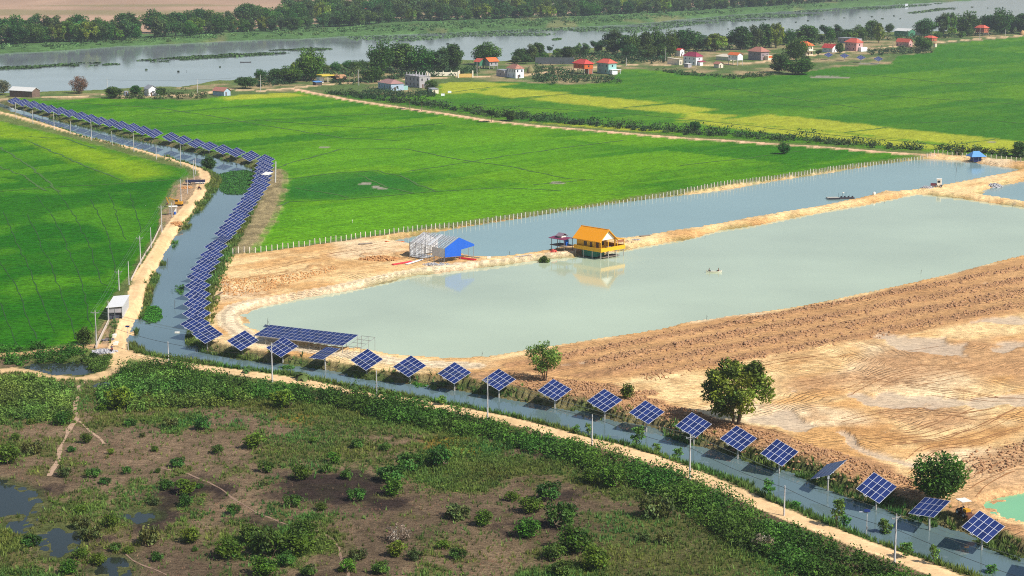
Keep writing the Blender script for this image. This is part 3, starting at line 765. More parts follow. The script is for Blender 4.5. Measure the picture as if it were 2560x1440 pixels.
W_CANAL = water_mat('canal_water', S(96, 116, 118), .03, .08, 1.2, 1.0, 0, .1)
W_POND = water_mat('milky_pond_water', S(182, 194, 164), .07, .12, .8, 1.5, .3, .11)
W_UP = water_mat('blue_pond_water', S(136, 162, 158), .1, .35, 1.0, 2.0, .3, .06)
W_GREEN = water_mat('green_pool_water', S(130, 190, 140), .12, .2, 1.0, 1, 0, .15)
W_RIVER = water_mat('river_water', S(142, 150, 154), .06, .22, .35, 2.0, .2, .15)
W_MARSH = water_mat('marsh_water', S(46, 52, 44), .05, .1, 1.4, 1, 0, .2)
poly_obj('canal_water', canal_poly, WL_CANAL, W_CANAL, 'blue grey canal bending past the solar trackers', 'canal')
poly_obj('pond_water', pond_main, WL_POND, W_POND, 'large milky green fish pond in front of the yellow house', 'pond')
poly_obj('pond_water', pond_upper, WL_POND, W_UP, 'long narrow blue fish pond behind the yellow house', 'pond')
poly_obj('pond_water', pond_far_right, WL_POND, W_UP, 'corner of a blue pond beside the rubble at right edge', 'pond')
poly_obj('pond_water', pond_green, WL_GREEN, W_GREEN, 'bright green pool beside the small digger', 'pond')
poly_obj('river_water', river_near + river_far, WL_RIVER, W_RIVER, 'wide grey river behind the village', 'river', 10)
for pl, lb in ((pool_west, 'brown roadside pool ringed by bushes left of the footpath'), (pool_small, 'tiny puddle beside the reeds right of the footpath'), (pool_sw, 'dark marsh pool at the left edge of the scrub'),
               (pool_s2, 'blue marsh pool second from the lower left corner'), (pool_s3, 'small dark pool in the burnt patch of the marsh'), (pool_s4, 'dark pool at the bottom edge of the marsh')):
    poly_obj('pool_water', pl, -.2, W_MARSH, lb, 'pool', 1.5)

def ribbon(name, px, w, mat, parent, lift=.04, wob=.25, seed=1):
    """thin strip of bare furrow lying on the land"""
    P = GP(px); rg = np.random.default_rng(seed); pts = []
    for a_, b_ in zip(P[:-1], P[1:]):
        n = max(2, int(np.linalg.norm(b_ - a_) / 1.2))
        for t_ in np.linspace(0, 1, n, endpoint=False): pts.append(a_ + (b_ - a_) * t_)
    pts = np.array(pts + [P[-1]]); k = np.linspace(0, len(pts) / 6.0, len(pts))
    pts = pts + np.stack([vn(k, k * 0, 1.0, seed) - .5, vn(k, k * 0, 1.0, seed + 9) - .5], 1) * wob * 4
    d = np.gradient(pts, axis=0); d /= np.linalg.norm(d, axis=1)[:, None] + 1e-9; nn = np.stack([d[:, 1], -d[:, 0]], 1)
    ww = w * (.35 + .95 * vn(k * 2.3, k * 0, 1.0, seed + 3))[:, None] / 2
    V = np.concatenate([np.c_[pts + nn * ww, [tz(*q) + lift for q in pts + nn * ww]], np.c_[pts - nn * ww, [tz(*q) + lift for q in pts - nn * ww]]]); m = len(pts)
    F = [(i, i + m, i + m + 1, i + 1) for i in range(m - 1)]
    return link(bpy.data.objects.new(name, mesh_np(name, V, F, mat)), parent)
# ---------------------------------------------------------------- plants
def leaf_mat(name, trans=.22, rough=.6, hue=.06, val=.35):
    m, nt, bs = new_mat(name)
    at_ = nd(nt, 'ShaderNodeAttribute', attribute_name='Col')
    oi = nd(nt, 'ShaderNodeObjectInfo')
    mr = nd(nt, 'ShaderNodeMapRange'); mr.inputs[3].default_value = 1 - val; mr.inputs[4].default_value = 1 + val * .8
    nt.links.new(oi.outputs['Random'], mr.inputs[0])
    hs = nd(nt, 'ShaderNodeHueSaturation')
    mh = nd(nt, 'ShaderNodeMapRange'); mh.inputs[3].default_value = .5 - hue; mh.inputs[4].default_value = .5 + hue * .5
    fr = nd(nt, 'ShaderNodeMath', operation='FRACT'); mu = nd(nt, 'ShaderNodeMath', operation='MULTIPLY'); mu.inputs[1].default_value = 7.31
    nt.links.new(oi.outputs['Random'], mu.inputs[0]); nt.links.new(mu.outputs[0], fr.inputs[0]); nt.links.new(fr.outputs[0], mh.inputs[0])
    nt.links.new(mh.outputs[0], hs.inputs['Hue']); nt.links.new(mr.outputs[0], hs.inputs['Value'])
    tc = nd(nt, 'ShaderNodeTexCoord'); nz = nd(nt, 'ShaderNodeTexNoise'); nz.inputs['Scale'].default_value = .9; nz.inputs['Detail'].default_value = 2
    nt.links.new(tc.outputs['Object'], nz.inputs['Vector'])
    mv = nd(nt, 'ShaderNodeMapRange'); mv.inputs[1].default_value = .3; mv.inputs[2].default_value = .7; mv.inputs[3].default_value = .72; mv.inputs[4].default_value = 1.28
    nt.links.new(nz.outputs[0], mv.inputs[0])
    sc = nd(nt, 'ShaderNodeVectorMath', operation='SCALE'); nt.links.new(at_.outputs['Color'], sc.inputs[0]); nt.links.new(mv.outputs[0], sc.inputs['Scale'])
    nt.links.new(sc.outputs[0], hs.inputs['Color'])
    nt.links.new(hs.outputs[0], bs.inputs['Base Color'])
    bs.inputs['Roughness'].default_value = rough
    bs.inputs['Specular IOR Level'].default_value = .25
    tr = nd(nt, 'ShaderNodeBsdfTranslucent'); nt.links.new(hs.outputs[0], tr.inputs['Color'])
    mx = nd(nt, 'ShaderNodeMixShader'); mx.inputs[0].default_value = trans
    out = nt.nodes['Material Output']
    nt.links.new(bs.outputs[0], mx.inputs[1]); nt.links.new(tr.outputs[0], mx.inputs[2]); nt.links.new(mx.outputs[0], out.inputs[0])
    return m

def M(name, c, rough=.75, var=.12, scale=2.0, metal=0.0, bump=0.0, spec=.4, stretch=(1, 1, 1)):
    if name in MATS:
        return MATS[name]
    m, nt, bs = new_mat(name)
    tc = nd(nt, 'ShaderNodeTexCoord'); mp = nd(nt, 'ShaderNodeMapping'); mp.inputs['Scale'].default_value = stretch
    nz = nd(nt, 'ShaderNodeTexNoise'); nz.inputs['Scale'].default_value = scale; nz.inputs['Detail'].default_value = 5; nz.inputs['Roughness'].default_value = .6
    nt.links.new(tc.outputs['Object'], mp.inputs[0]); nt.links.new(mp.outputs[0], nz.inputs['Vector'])
    mr = nd(nt, 'ShaderNodeMapRange'); mr.inputs[1].default_value = .3; mr.inputs[2].default_value = .7; mr.inputs[3].default_value = 1 - var; mr.inputs[4].default_value = 1 + var
    nt.links.new(nz.outputs[0], mr.inputs[0])
    sc = nd(nt, 'ShaderNodeVectorMath', operation='SCALE'); sc.inputs[0].default_value = tuple(c); nt.links.new(mr.outputs[0], sc.inputs['Scale'])
    nt.links.new(sc.outputs[0], bs.inputs['Base Color'])
    bs.inputs['Roughness'].default_value = rough; bs.inputs['Metallic'].default_value = metal; bs.inputs['Specular IOR Level'].default_value = spec
    if bump:
        bp = nd(nt, 'ShaderNodeBump'); bp.inputs['Strength'].default_value = bump; bp.inputs['Distance'].default_value = .05
        nt.links.new(nz.outputs[0], bp.inputs['Height']); nt.links.new(bp.outputs[0], bs.inputs['Normal'])
    MATS[name] = m
    return m

LEAF = leaf_mat('foliage', .25, .6, .04, .26)
LEAFQ = leaf_mat('undergrowth', .2, .65, .0, .0)
BARK = M('bark', S(112, 94, 76), .9, .25, 3.0, bump=.4)

def leaf_quads(P, size, rng, up=.35, thin=.55):
    """rhombic leaf sprays centred on P"""
    n = len(P)
    nrm = rng.normal(size=(n, 3)); nrm[:, 2] = np.abs(nrm[:, 2]) + up
    nrm /= np.linalg.norm(nrm, axis=1)[:, None]
    t = rng.normal(size=(n, 3)); t -= nrm * (t * nrm).sum(1)[:, None]; t /= np.linalg.norm(t, axis=1)[:, None] + 1e-9
    b = np.cross(nrm, t)
    s = (size * (.55 + .9 * rng.random(n)))[:, None]
    V = np.stack([P - t * s, P + b * s * thin, P + t * s, P - b * s * thin], 1).reshape(-1, 3)
    F = np.arange(4 * n).reshape(n, 4)
    return V, F

def lump_points(centers, radii, counts, rng, shell=.55):
    out = []; idx = []
    for i, (c, r, k) in enumerate(zip(centers, radii, counts)):
        d = rng.normal(size=(k, 3)); d /= np.linalg.norm(d, axis=1)[:, None]
        rr = r * (shell + (1 - shell) * rng.random(k)) * (.85 + .3 * rng.random(k))
        q = d * rr[:, None]; q[:, 2] *= .8
        out.append(c + q); idx.append(np.full(k, i))
    return np.concatenate(out), np.concatenate(idx)

def tube_np(pts, rads, seg=6):
    pts = np.asarray(pts, float); V = []; F = []
    for i, p in enumerate(pts):
        d = pts[min(i + 1, len(pts) - 1)] - pts[max(i - 1, 0)]
        d /= np.linalg.norm(d) + 1e-9
        a = np.cross(d, [0.31, 0.95, 0.07]); a /= np.linalg.norm(a) + 1e-9
        b = np.cross(d, a)
        for k in range(seg):
            th = 2 * math.pi * k / seg
            V.append(p + rads[i] * (math.cos(th) * a + math.sin(th) * b))
    for i in range(len(pts) - 1):
        for k in range(seg):
            F.append((i * seg + k, i * seg + (k + 1) % seg, (i + 1) * seg + (k + 1) % seg, (i + 1) * seg + k))
    n = len(V)
    V.append(pts[-1]); V.append(pts[0])
    for k in range(seg):
        F.append(((len(pts) - 1) * seg + k, (len(pts) - 1) * seg + (k + 1) % seg, n, n))
        F.append((k, n + 1, n + 1, (k + 1) % seg))
    F = [f if len(set(f)) == 4 else f for f in F]
    return np.array(V), F

class MB:
    """collects boxes, tubes, prisms; build() links them as one mesh object"""
    def __init__(self):
        self.v = []; self.f = []
    def add(self, V, F):
        o = len(self.v)
        self.v.extend([tuple(p) for p in V])
        for f in F:
            g = []
            for i in f:
                if i + o not in g:
                    g.append(i + o)
            if len(g) > 2:
                self.f.append(tuple(g))
        return self
    def box(self, c, s, R=None):
        x, y, z = s[0] / 2, s[1] / 2, s[2] / 2
        V = np.array([(-x, -y, -z), (x, -y, -z), (x, y, -z), (-x, y, -z), (-x, -y, z), (x, -y, z), (x, y, z), (-x, y, z)])
        if R is not None:
            V = V @ np.asarray(R).T
        return self.add(V + np.array(c), [(0, 3, 2, 1), (4, 5, 6, 7), (0, 1, 5, 4), (1, 2, 6, 5), (2, 3, 7, 6), (3, 0, 4, 7)])
    def bx(self, x0, x1, y0, y1, z0, z1):
        return self.box(((x0 + x1) / 2, (y0 + y1) / 2, (z0 + z1) / 2), (x1 - x0, y1 - y0, z1 - z0))
    def tube(self, pts, rads, seg=6):
        if not hasattr(rads, '__len__'):
            rads = [rads] * len(pts)
        V, F = tube_np(pts, rads, seg)
        return self.add(V, F)
    def prism(self, poly, axis_vec):
        """polygon (3d points, planar) extruded along axis_vec"""
        P = np.array(poly, float); Q = P + np.array(axis_vec); n = len(P)
        F = [tuple(range(n))[::-1], tuple(range(n, 2 * n))] + [(i, (i + 1) % n, n + (i + 1) % n, n + i) for i in range(n)]
        return self.add(np.concatenate([P, Q]), F)
    def mesh(self, name, mat, smooth=False):
        me = bpy.data.meshes.new(name)
        me.from_pydata(self.v, [], self.f)
        bm = bmesh.new(); bm.from_mesh(me); bmesh.ops.recalc_face_normals(bm, faces=bm.faces); bm.to_mesh(me); bm.free()
        if smooth:
            me.polygons.foreach_set('use_smooth', np.ones(len(me.polygons), bool))
        me.materials.append(mat)
        return me
    def build(self, name, mat, parent=None, loc=None, smooth=False):
        o = bpy.data.objects.new(name, self.mesh(name, mat, smooth))
        link(o, parent)
        if loc is not None:
            o.location = loc
        return o

def empty(name, loc, rz=0.0, sc=1.0):
    o = bpy.data.objects.new(name, None)
    o.empty_display_size = .5
    o.location = loc; o.rotation_euler = (0, 0, rz); o.scale = (sc, sc, sc)
    return link(o)

PROTO = {}
def tree_proto(key, seed, h, w, zlow, nl, lr, leaves, leaf, base, var=.25, trunk=.3, stems=1, droop=0.0, flat=1.0, lean=0.0, shell=.55):
    """h: height, w: crown width, zlow: height where the crown starts"""
    rng = np.random.default_rng(seed)
    zc = (h + zlow) / 2; rz = (h - zlow) / 2 - lr * .4; rx = w / 2 - lr * .6
    C = []
    while len(C) < nl:
        p = rng.uniform(-1, 1, 3)
        q = np.linalg.norm(p)
        if q > 1 or (q < .35 and len(C) > nl * .2):
            continue
        if p[2] < 0:
            p[:2] *= (1 - .35 * abs(p[2]) * (1 - flat * .5))
        C.append((p[0] * rx + lean * p[2], p[1] * rx, zc + p[2] * rz))
    C = np.array(C)
    R = lr * (.65 + .7 * rng.random(nl))
    cnt = np.maximum(8, (leaves * R ** 2 / (R ** 2).sum())).astype(int)
    P, idx = lump_points(C, R, cnt, rng, shell)
    if droop:
        P[:, 2] -= droop * rng.random(len(P)) ** 2
    P[:, 2] = np.maximum(P[:, 2], .15)
    V, F = leaf_quads(P, leaf, rng)
    tint = (1 + var * rng.normal(size=nl))[idx] * (1 + var * .6 * rng.normal(size=len(P)))
    warm = rng.normal(size=nl)[idx] * .12
    bcol = np.asarray(base)[None] * np.clip(tint, .35, 1.9)[:, None]
    bcol[:, 0] *= 1 + warm; bcol[:, 2] *= 1 - warm
    cols = np.repeat(np.clip(bcol, 0.004, .9), 4, 0)
    crown = mesh_np(key + '_crown', V, F, LEAF, cols)
    mb = MB()
    for s_ in range(stems):
        a = rng.uniform(0, 6.28); off = (0 if stems == 1 else .35)
        bx_, by_ = off * math.cos(a), off * math.sin(a)
        top = C[rng.integers(nl)] * np.array([.4, .4, 0]) + np.array([0, 0, zc])
        mid = np.array([bx_ * 2 + rng.normal() * .15, by_ * 2 + rng.normal() * .15, max(zlow, .3 * h) * .8])
        mb.tube([(bx_, by_, -.3), mid, top], [trunk, trunk * .75, trunk * .3], 7)
        for j in rng.choice(nl, min(6 if stems == 1 else 3, nl), replace=False):
            e = C[j]
            mb.tube([mid, (mid + e) / 2 + rng.normal(size=3) * .2, e], [trunk * .5, trunk * .3, trunk * .1], 5)
    tk = mb.mesh(key + '_trunk', BARK)
    PROTO[key] = (crown, tk, h, w)

GRN = S(58, 92, 34); DKG = S(46, 76, 38); OLV = S(86, 104, 48); LGT = S(96, 140, 40); FAR = S(58, 88, 48)
tree_proto('dense', 1, 10, 11, 1.0, 56, 1.9, 6400, .32, S(68, 112, 36), .25, .32)
tree_proto('dense2', 2, 10, 9, .8, 44, 1.7, 5200, .33, S(70, 110, 46), .28, .28, shell=.5)
tree_proto('open', 3, 10, 10.5, 2.4, 34, 1.35, 3400, .27, S(112, 142, 58), .3, .2, stems=3, droop=1.0)
tree_proto('airy', 4, 10, 11.5, 1.3, 64, 1.15, 9000, .25, S(108, 142, 46), .4, .22, stems=4, droop=.7)
tree_proto('tall', 5, 14, 8.5, .8, 44, 1.7, 4600, .38, S(84, 114, 60), .27, .25, shell=.45)
tree_proto('wide', 6, 9, 14, 1.6, 54, 1.8, 5200, .37, S(70, 108, 48), .25, .4, flat=.3)
tree_proto('lolly', 7, 10, 5.0, 5.0, 14, 1.3, 1600, .3, S(62, 96, 44), .22, .16)
tree_proto('oval', 8, 10, 5.5, 3.0, 18, 1.4, 1900, .3, S(104, 150, 44), .18, .16)
tree_proto('bush', 11, 2.0, 2.6, .1, 22, .55, 1300, .12, S(78, 116, 30), .25, .05, stems=3)
tree_proto('bush2', 12, 1.8, 2.8, .05, 26, .5, 1300, .13, S(74, 108, 38), .28, .05, stems=3)
tree_proto('bush3', 13, 2.0, 2.2, .2, 12, .55, 1000, .13, S(94, 128, 34), .22, .05, stems=2)
tree_proto('scrub', 14, 1.5, 2.8, .0, 24, .42, 1000, .13, S(98, 112, 56), .3, .04, stems=4, droop=.3)
tree_proto('drybrush', 15, 1.7, 3.2, .1, 16, .45, 500, .1, S(142, 128, 106), .25, .04, stems=6, droop=.2)
tree_proto('brownball', 16, 8.6, 11, .6, 60, 1.5, 6000, .22, S(142, 112, 82), .16, .25, stems=2)
tree_proto('sapling', 17, 4.0, 2.2, .6, 16, .5, 620, .17, S(98, 148, 62), .25, .05, stems=1, droop=.3)
tree_proto('greybush', 18, 9, 9, 1.0, 40, 1.4, 3600, .3, S(110, 112, 86), .22, .25)

def palm_proto(key, seed, h, nf, fl, fan=False):
    rng = np.random.default_rng(seed)
    mb = MB()
    bend = rng.normal(size=2) * .5
    pts = [(bend[0] * t * t, bend[1] * t * t, -.3 + (h + .3) * t) for t in np.linspace(0, 1, 6)]
    mb.tube(pts, [.2, .17, .15, .14, .13, .12], 7)
    top = np.array(pts[-1])
    V = []; F = []
    for k in range(nf):
        a = 6.283 * k / nf + rng.normal() * .2
        el = rng.uniform(-.25, 1.1) if not fan else rng.uniform(-.9, 1.3)
        n = 6
        L = fl * rng.uniform(.85, 1.1)
        prev = None
        dirv = np.array([math.cos(a), math.sin(a), 0]); side = np.array([-math.sin(a), math.cos(a), 0])
        for i in range(n + 1):
            t = i / n
            e2 = el - (1.5 if not fan else .2) * t * t
            p = top + dirv * L * t * math.cos(el) + np.array([0, 0, L * (math.sin(el) * t - (.75 if not fan else .15) * t * t)])
            w = (.5 if not fan else .85) * math.sin(math.pi * min(1, .12 + .88 * t)) + .04
            if fan: w *= t
            dz = np.array([0, 0, -.35 * w])
            q = [p + side * w + dz, p, p - side * w + dz]
            o = len(V); V.extend(q)
            if i:
                F.append((o - 3, o - 2, o + 1, o)); F.append((o - 2, o - 1, o + 2, o + 1))
    base = S(78, 104, 52) if not fan else S(70, 92, 50)
    cols = np.tile(base, (len(V), 1)) * (.7 + .6 * np.repeat(rng.random(nf), len(V) // nf))[:, None]
    PROTO[key] = (mesh_np(key + '_crown', V, F, LEAF, cols), mb.mesh(key + '_trunk', M('palm_bark', S(140, 126, 108), .9, .2, 4)), h + fl * .5, fl * 2)
palm_proto('coconut', 21, 8.0, 18, 3.4)
palm_proto('sugar', 22, 9.0, 30, 1.7, True)
palm_proto('banana', 23, 1.2, 9, 1.6)

RNG = np.random.default_rng(2024)
LINE = {}
ONES = 'zeroth first second third fourth fifth sixth seventh eighth ninth tenth eleventh twelfth thirteenth fourteenth fifteenth sixteenth seventeenth eighteenth nineteenth'.split()
TENS = {2: 'twent', 3: 'thirt', 4: 'fort', 5: 'fift', 6: 'sixt', 7: 'sevent', 8: 'eight', 9: 'ninet'}
def ordw(n):
    if n >= 100:
        return 'hundredth' if n == 100 else 'hundred-and-' + ordw(n - 100)
    if n < 20:
        return ONES[n]
    t, u = divmod(n, 10)
    return TENS[t] + ('ieth' if u == 0 else 'y-' + ONES[u])
def lineup(key, o, px):
    LINE.setdefault(key, []).append((px, o))
def finish_lineups(spec):
    for key, (fmt, cat, group) in spec.items():
        for i, (_, o) in enumerate(sorted(LINE.get(key, []), key=lambda t: t[0])):
            tag(o, fmt.format(ordw(i + 1)), cat, group)

def plant(name, key, loc, h=None, w=None, rz=None, squash=None):
    cr, tk, H0, W0 = PROTO[key]
    sz = (h or H0) / H0
    sx = (w / W0) if w else sz
    r = empty(name, loc, RNG.uniform(0, 6.28) if rz is None else rz)
    r.scale = (sx, sx, sz)
    c = link(bpy.data.objects.new('crown' if not name.endswith('bush') else 'foliage', cr), r)
    t = link(bpy.data.objects.new('trunk' if not name.endswith('bush') else 'stems', tk), r)
    return r

def scale_at(y, z=0.0):
    return FPX / ((HCAM - z) / (SP + (y - PCY) / FPX * CP))

# -- the four trees on the earth bank and other single trees
def tree_px(name, key, x, y, hpx, wpx, label, cat='tree', rz=None):
    X, Y, Z = at(x, y)
    s = scale_at(y, Z)
    o = plant(name, key, (X, Y, Z), hpx / s / .96, wpx / s, rz)
    return tag(o, label, cat) if label else o
tree_px('earth_bank_tree', 'open', 1362, 951, 96, 100, 'slender loose-leaved tree on the earth bank near the pond end', rz=.6)
tree_px('spreading_tree', 'airy', 1840, 1060, 158, 205, 'largest spreading tree on the earth bank, yellowing on its right side', rz=1.2)
tree_px('round_tree', 'dense', 2345, 1252, 118, 146, 'round dark green tree on the earth bank beside the small digger', rz=2.0)
tree_px('earth_bank_bush', 'bush', 1569, 998, 40, 42, 'single round bush on the earth bank behind the trackers', 'bush')
tree_px('field_corner_bush', 'bush2', 214, 862, 44, 54, 'dark round bush at the field corner left of the crossarm pole', 'bush')
tree_px('canal_tree', 'dense2', 523, 426, 36, 40, 'dark green tree in the canal bend above the water plants')
tree_px('field_tree', 'dense', 1960, 385, 29, 36, 'lone round tree on the far dirt track above the fence')
tree_px('brown_tree', 'brownball', 198, 234, 40, 48, 'bare brown ball-shaped tree on the near river bank')
tree_px('brown_tree', 'greybush', 8, 238, 38, 40, 'greyish tree at the left edge beside the long shed')
tree_px('roadside_palm', 'sugar', 1025, 272, 23, 20, 'left palm of the pair on the far dirt track', 'palm')
tree_px('roadside_palm', 'sugar', 1054, 277, 22, 20, 'right palm of the pair on the far dirt track', 'palm')
tree_px('roadside_tree', 'lolly', 1228, 306, 31, 28, 'pale bushy tree standing on the near side of the far dirt track')
tree_px('roadside_tree', 'dense2', 1277, 303, 26, 34, 'dark pointed tree in the hedge along the far dirt track')
tree_px('roadside_tree', 'dense2', 1735, 332, 28, 36, 'dark tree at the field end of the hedge, above the far dirt track')
tree_px('roadside_tree', 'dense2', 2545, 392, 38, 44, 'dark tree at the right edge behind the second fence')
tree_px('roadside_bush', 'scrub', 2116, 362, 16, 28, 'greyish bush rising from the hedge along the far dirt track', 'bush')
tree_px('fence_bush', 'scrub', 2397, 388, 18, 26, 'rounded greyish bush between the fence posts left of the blue hut', 'bush')

def lerp_line(line, x):
    xs = [p[0] for p in line]; yv = [p[1] for p in line]
    return float(np.interp(x, xs, yv))
# -- trees along the near bank and in the village: (left, right, top, foot)
bank_trees = [(750, 806, 136, 202, 'dense'), (926, 976, 120, 184, 'dense'), (976, 1037, 120, 180, 'dense2'), (1030, 1086, 128, 182, 'dense'), (1085, 1120, 132, 182, 'tall'), (1112, 1153, 122, 180, 'dense2'), (1186, 1245, 116, 162, 'dense'),
              (1285, 1320, 128, 155, 'wide'), (1316, 1341, 120, 155, 'tall'), (1332, 1360, 114, 148, 'dense2'), (1369, 1380, 119, 140, 'lolly'), (1404, 1434, 122, 148, 'dense2'), (1439, 1453, 112, 137, 'oval'), (1453, 1473, 115, 142, 'tall'),
              (1478, 1492, 107, 135, 'lolly'), (1494, 1515, 107, 138, 'lolly'), (1512, 1552, 88, 136, 'tall'), (1548, 1580, 96, 138, 'dense2'), (1574, 1602, 92, 140, 'dense'), (1598, 1630, 90, 140, 'dense2'), (1626, 1660, 83, 138, 'dense'), (1652, 1692, 88, 140, 'dense'),
              (1685, 1733, 84, 132, 'dense2'), (1728, 1763, 90, 128, 'tall'), (1763, 1811, 92, 128, 'airy'), (1812, 1834, 96, 124, 'lolly'), (1830, 1876, 76, 124, 'dense2'), (1871, 1902, 76, 122, 'tall'), (1896, 1930, 70, 120, 'dense2'), (1922, 1958, 70, 120, 'airy'), (1955, 1984, 80, 112, 'dense'),
              (1996, 2043, 72, 112, 'dense2'), (2051, 2070, 69, 104, 'lolly'), (2064, 2086, 74, 104, 'dense'), (2082, 2103, 69, 98, 'tall'), (2106, 2133, 78, 100, 'dense2'), (2132, 2164, 70, 100, 'dense'), (2163, 2195, 59, 98, 'dense2'), (2186, 2208, 67, 108, 'airy'), (2214, 2232, 63, 82, 'dense'),
              (1965, 2014, 107, 152, 'dense'), (1926, 1970, 142, 182, 'dense2'), (1966, 2026, 154, 186, 'dense'), (2003, 2022, 143, 162, 'dense2'), (2289, 2334, 54, 88, 'dense'), (2342, 2366, 45, 88, 'tall'), (2362, 2390, 42, 88, 'airy'), (2390, 2440, 40, 87, 'dense'), (2446, 2486, 47, 84, 'wide'),
              (2482, 2524, 33, 86, 'dense'), (2520, 2540, 46, 82, 'tall'), (2536, 2580, 42, 84, 'dense2'), (2580, 2630, 36, 80, 'dense'), (2286, 2304, 96, 120, 'dense2'), (2300, 2328, 100, 126, 'dense'), (672, 705, 180, 205, 'wide'), (702, 752, 172, 206, 'dense'), (640, 665, 178, 200, 'dense'), (590, 636, 198, 222, 'wide'), (908, 952, 174, 205, 'dense'),
              (2040, 2052, 128, 150, 'lolly'), (2090, 2108, 112, 134, 'dense2'), (1700, 1720, 100, 132, 'tall'), (1556, 1590, 118, 146, 'wide'), (1600, 1640, 120, 150, 'wide'), (1640, 1668, 116, 148, 'dense2'), (264, 300, 222, 246, 'dense2'), (328, 350, 218, 240, 'dense2'), (392, 412, 222, 240, 'bush2'), (1062, 1090, 205, 228, 'dense2')]
for (x0, x1, yt, yb, key) in bank_trees:
    o = tree_px('riverside_tree', key, (x0 + x1) / 2, yb, (yb - yt) * 1.18, (x1 - x0) * 1.38, None)
    lineup('bank', o, (x0 + x1) / 2)
xs_ = 690.0
while xs_ < 2560:                              # lower trees that close the gaps between the tall ones
    yb_ = lerp_line(river_near, xs_) + RNG.uniform(9, 17); hh_ = RNG.uniform(16, 27) * float(np.interp(xs_, [700, 2500], [1.15, .85]))
    if not (1150 < xs_ < 1285 or 2215 < xs_ < 2335 or 2425 < xs_ < 2480):
        o = tree_px('riverside_tree', str(RNG.choice(['dense', 'dense2', 'wide', 'airy'])), xs_, yb_, hh_, hh_ * RNG.uniform(1.1, 1.6), None)
        lineup('bank', o, xs_)
    xs_ += RNG.uniform(17, 34)
for i, (x, y, h) in enumerate([(838, 205, 38), (850, 206, 34), (862, 204, 44), (874, 206, 40), (886, 205, 46), (895, 205, 50), (905, 204, 46), (915, 206, 40), (826, 203, 30), (930, 206, 34), (1990, 112, 28), (1318, 158, 30), (1340, 150, 30)]):
    o = tree_px('coconut_palm', 'coconut', x, y, h * .85, h * .62, None)
    lineup('coco', o, x)

# -- belt of trees on the far bank
x = -60.0
while x < 2240:
    yb = lerp_line(belt_front, x)
    hh = float(np.interp(x, [0, 600, 1200, 1800, 2200], [50, 52, 44, 36, 28]))
    gap = 358 < x < 376
    if not gap:
        nrow = 2 if x < 700 else 3
        for r_ in range(nrow):
            xx = x + RNG.uniform(-6, 6); dy = r_ * hh * .26 + RNG.uniform(-1.5, 1.5)
            y_ = yb - dy - 1
            h_ = hh * RNG.uniform(.62, 1.12) * (.9 if r_ == 0 else 1.0)
            kk = RNG.choice(['dense', 'dense2', 'tall', 'wide', 'tall', 'airy', 'dense'])
            w_ = h_ * (RNG.uniform(.7, .9) if kk == 'tall' else RNG.uniform(1.05, 1.45))
            if y_ > -20:
                o = tree_px('far_bank_tree', str(kk), xx, y_, h_, w_, None)
                lineup('far' + str(r_), o, xx)
    x += hh * RNG.uniform(.4, .58)

# -- shrubs of the marsh: (x, foot y, width) as measured on enlargements of the photograph
def e0(l, ox, oy):
    return [(ox + a / 2.977, oy + b / 2.977, c / 2.977) for a, b, c in l]
shr = e0([(470, 300, 140), (975, 308, 90), (1500, 338, 120), (1275, 315, 110), (115, 415, 80), (240, 520, 150), (60, 592, 190), (825, 524, 60), (530, 504, 70), (480, 688, 110), (695, 696, 100), (945, 670, 70), (1175, 660, 50), (785, 742, 80), (1235, 785, 110),
          (1380, 818, 150), (1485, 775, 60), (1145, 898, 90), (1980, 655, 120), (2245, 712, 140), (1890, 480, 150), (1620, 518, 90), (1320, 615, 110), (2485, 585, 100), (2430, 660, 90), (1965, 752, 70), (1740, 965, 100), (2180, 910, 130), (2390, 940, 90),
          (1380, 910, 110), (680, 1150, 170), (610, 1070, 130), (600, 960, 90), (820, 1065, 120), (600, 1295, 120), (730, 1350, 120), (860, 1245, 80), (955, 1258, 80), (1165, 1315, 100), (1110, 1190, 180), (1420, 1185, 140), (1700, 1290, 220), (1860, 1180, 160), (1990, 1270, 240),
          (2200, 1270, 260), (2260, 1150, 200), (1960, 1425, 200), (2120, 1355, 130), (2540, 1395, 60), (2290, 1425, 120), (515, 1410, 150), (240, 1205, 140), (1450, 1245, 50), (2100, 180, 170), (1680, 138, 140), (890, 190, 200), (1315, 165, 70), (770, 196, 90), (230, 300, 60), (1150, 500, 60), (1060, 395, 50), (640, 440, 90), (2330, 440, 60)], 0, 960)
shr += e0([(45, 706, 90), (400, 830, 150), (125, 866, 130), (870, 1000, 190), (1070, 1056, 140), (1280, 868, 110), (560, 1305, 120), (770, 1225, 100), (880, 1296, 130), (420, 1285, 130), (130, 1305, 130), (60, 1396, 110), (300, 1408, 130), (380, 720, 200), (520, 640, 190), (740, 610, 180), (1550, 860, 180),
           (1860, 736, 140), (2030, 768, 200), (2350, 990, 240), (1400, 1138, 200), (1650, 1068, 220), (1740, 1250, 260), (1420, 955, 180), (340, 495, 100), (130, 476, 90), (1600, 1300, 180), (2260, 1160, 100), (2420, 1180, 130), (1650, 1420, 160), (1900, 1380, 200), (1850, 1245, 110)], 850, 960)
kinds = ['bush', 'bush2', 'bush3', 'scrub', 'bush', 'bush2']
ptz = at_many([(a, b) for a, b, c in shr])
for i, ((a, b, c), (X, Y, Z)) in enumerate(zip(shr, ptz)):
    s = scale_at(b)
    w_ = c / s
    k_ = kinds[int(RNG.integers(len(kinds)))]
    o = plant('marsh_bush', k_, (X, Y, Z - .05), w_ * RNG.uniform(.6, .9) * 1.05, w_ * 1.15)
    lineup('marsh', o, a)
o = tree_px('dead_bush', 'drybrush', 998, 1352, 44, 80, 'grey leafless bush in the middle of the burnt scrub', 'bush')
o = tree_px('dead_bush', 'drybrush', 1905, 1375, 50, 70, 'grey leafless bush beside the thicket at lower right', 'bush')

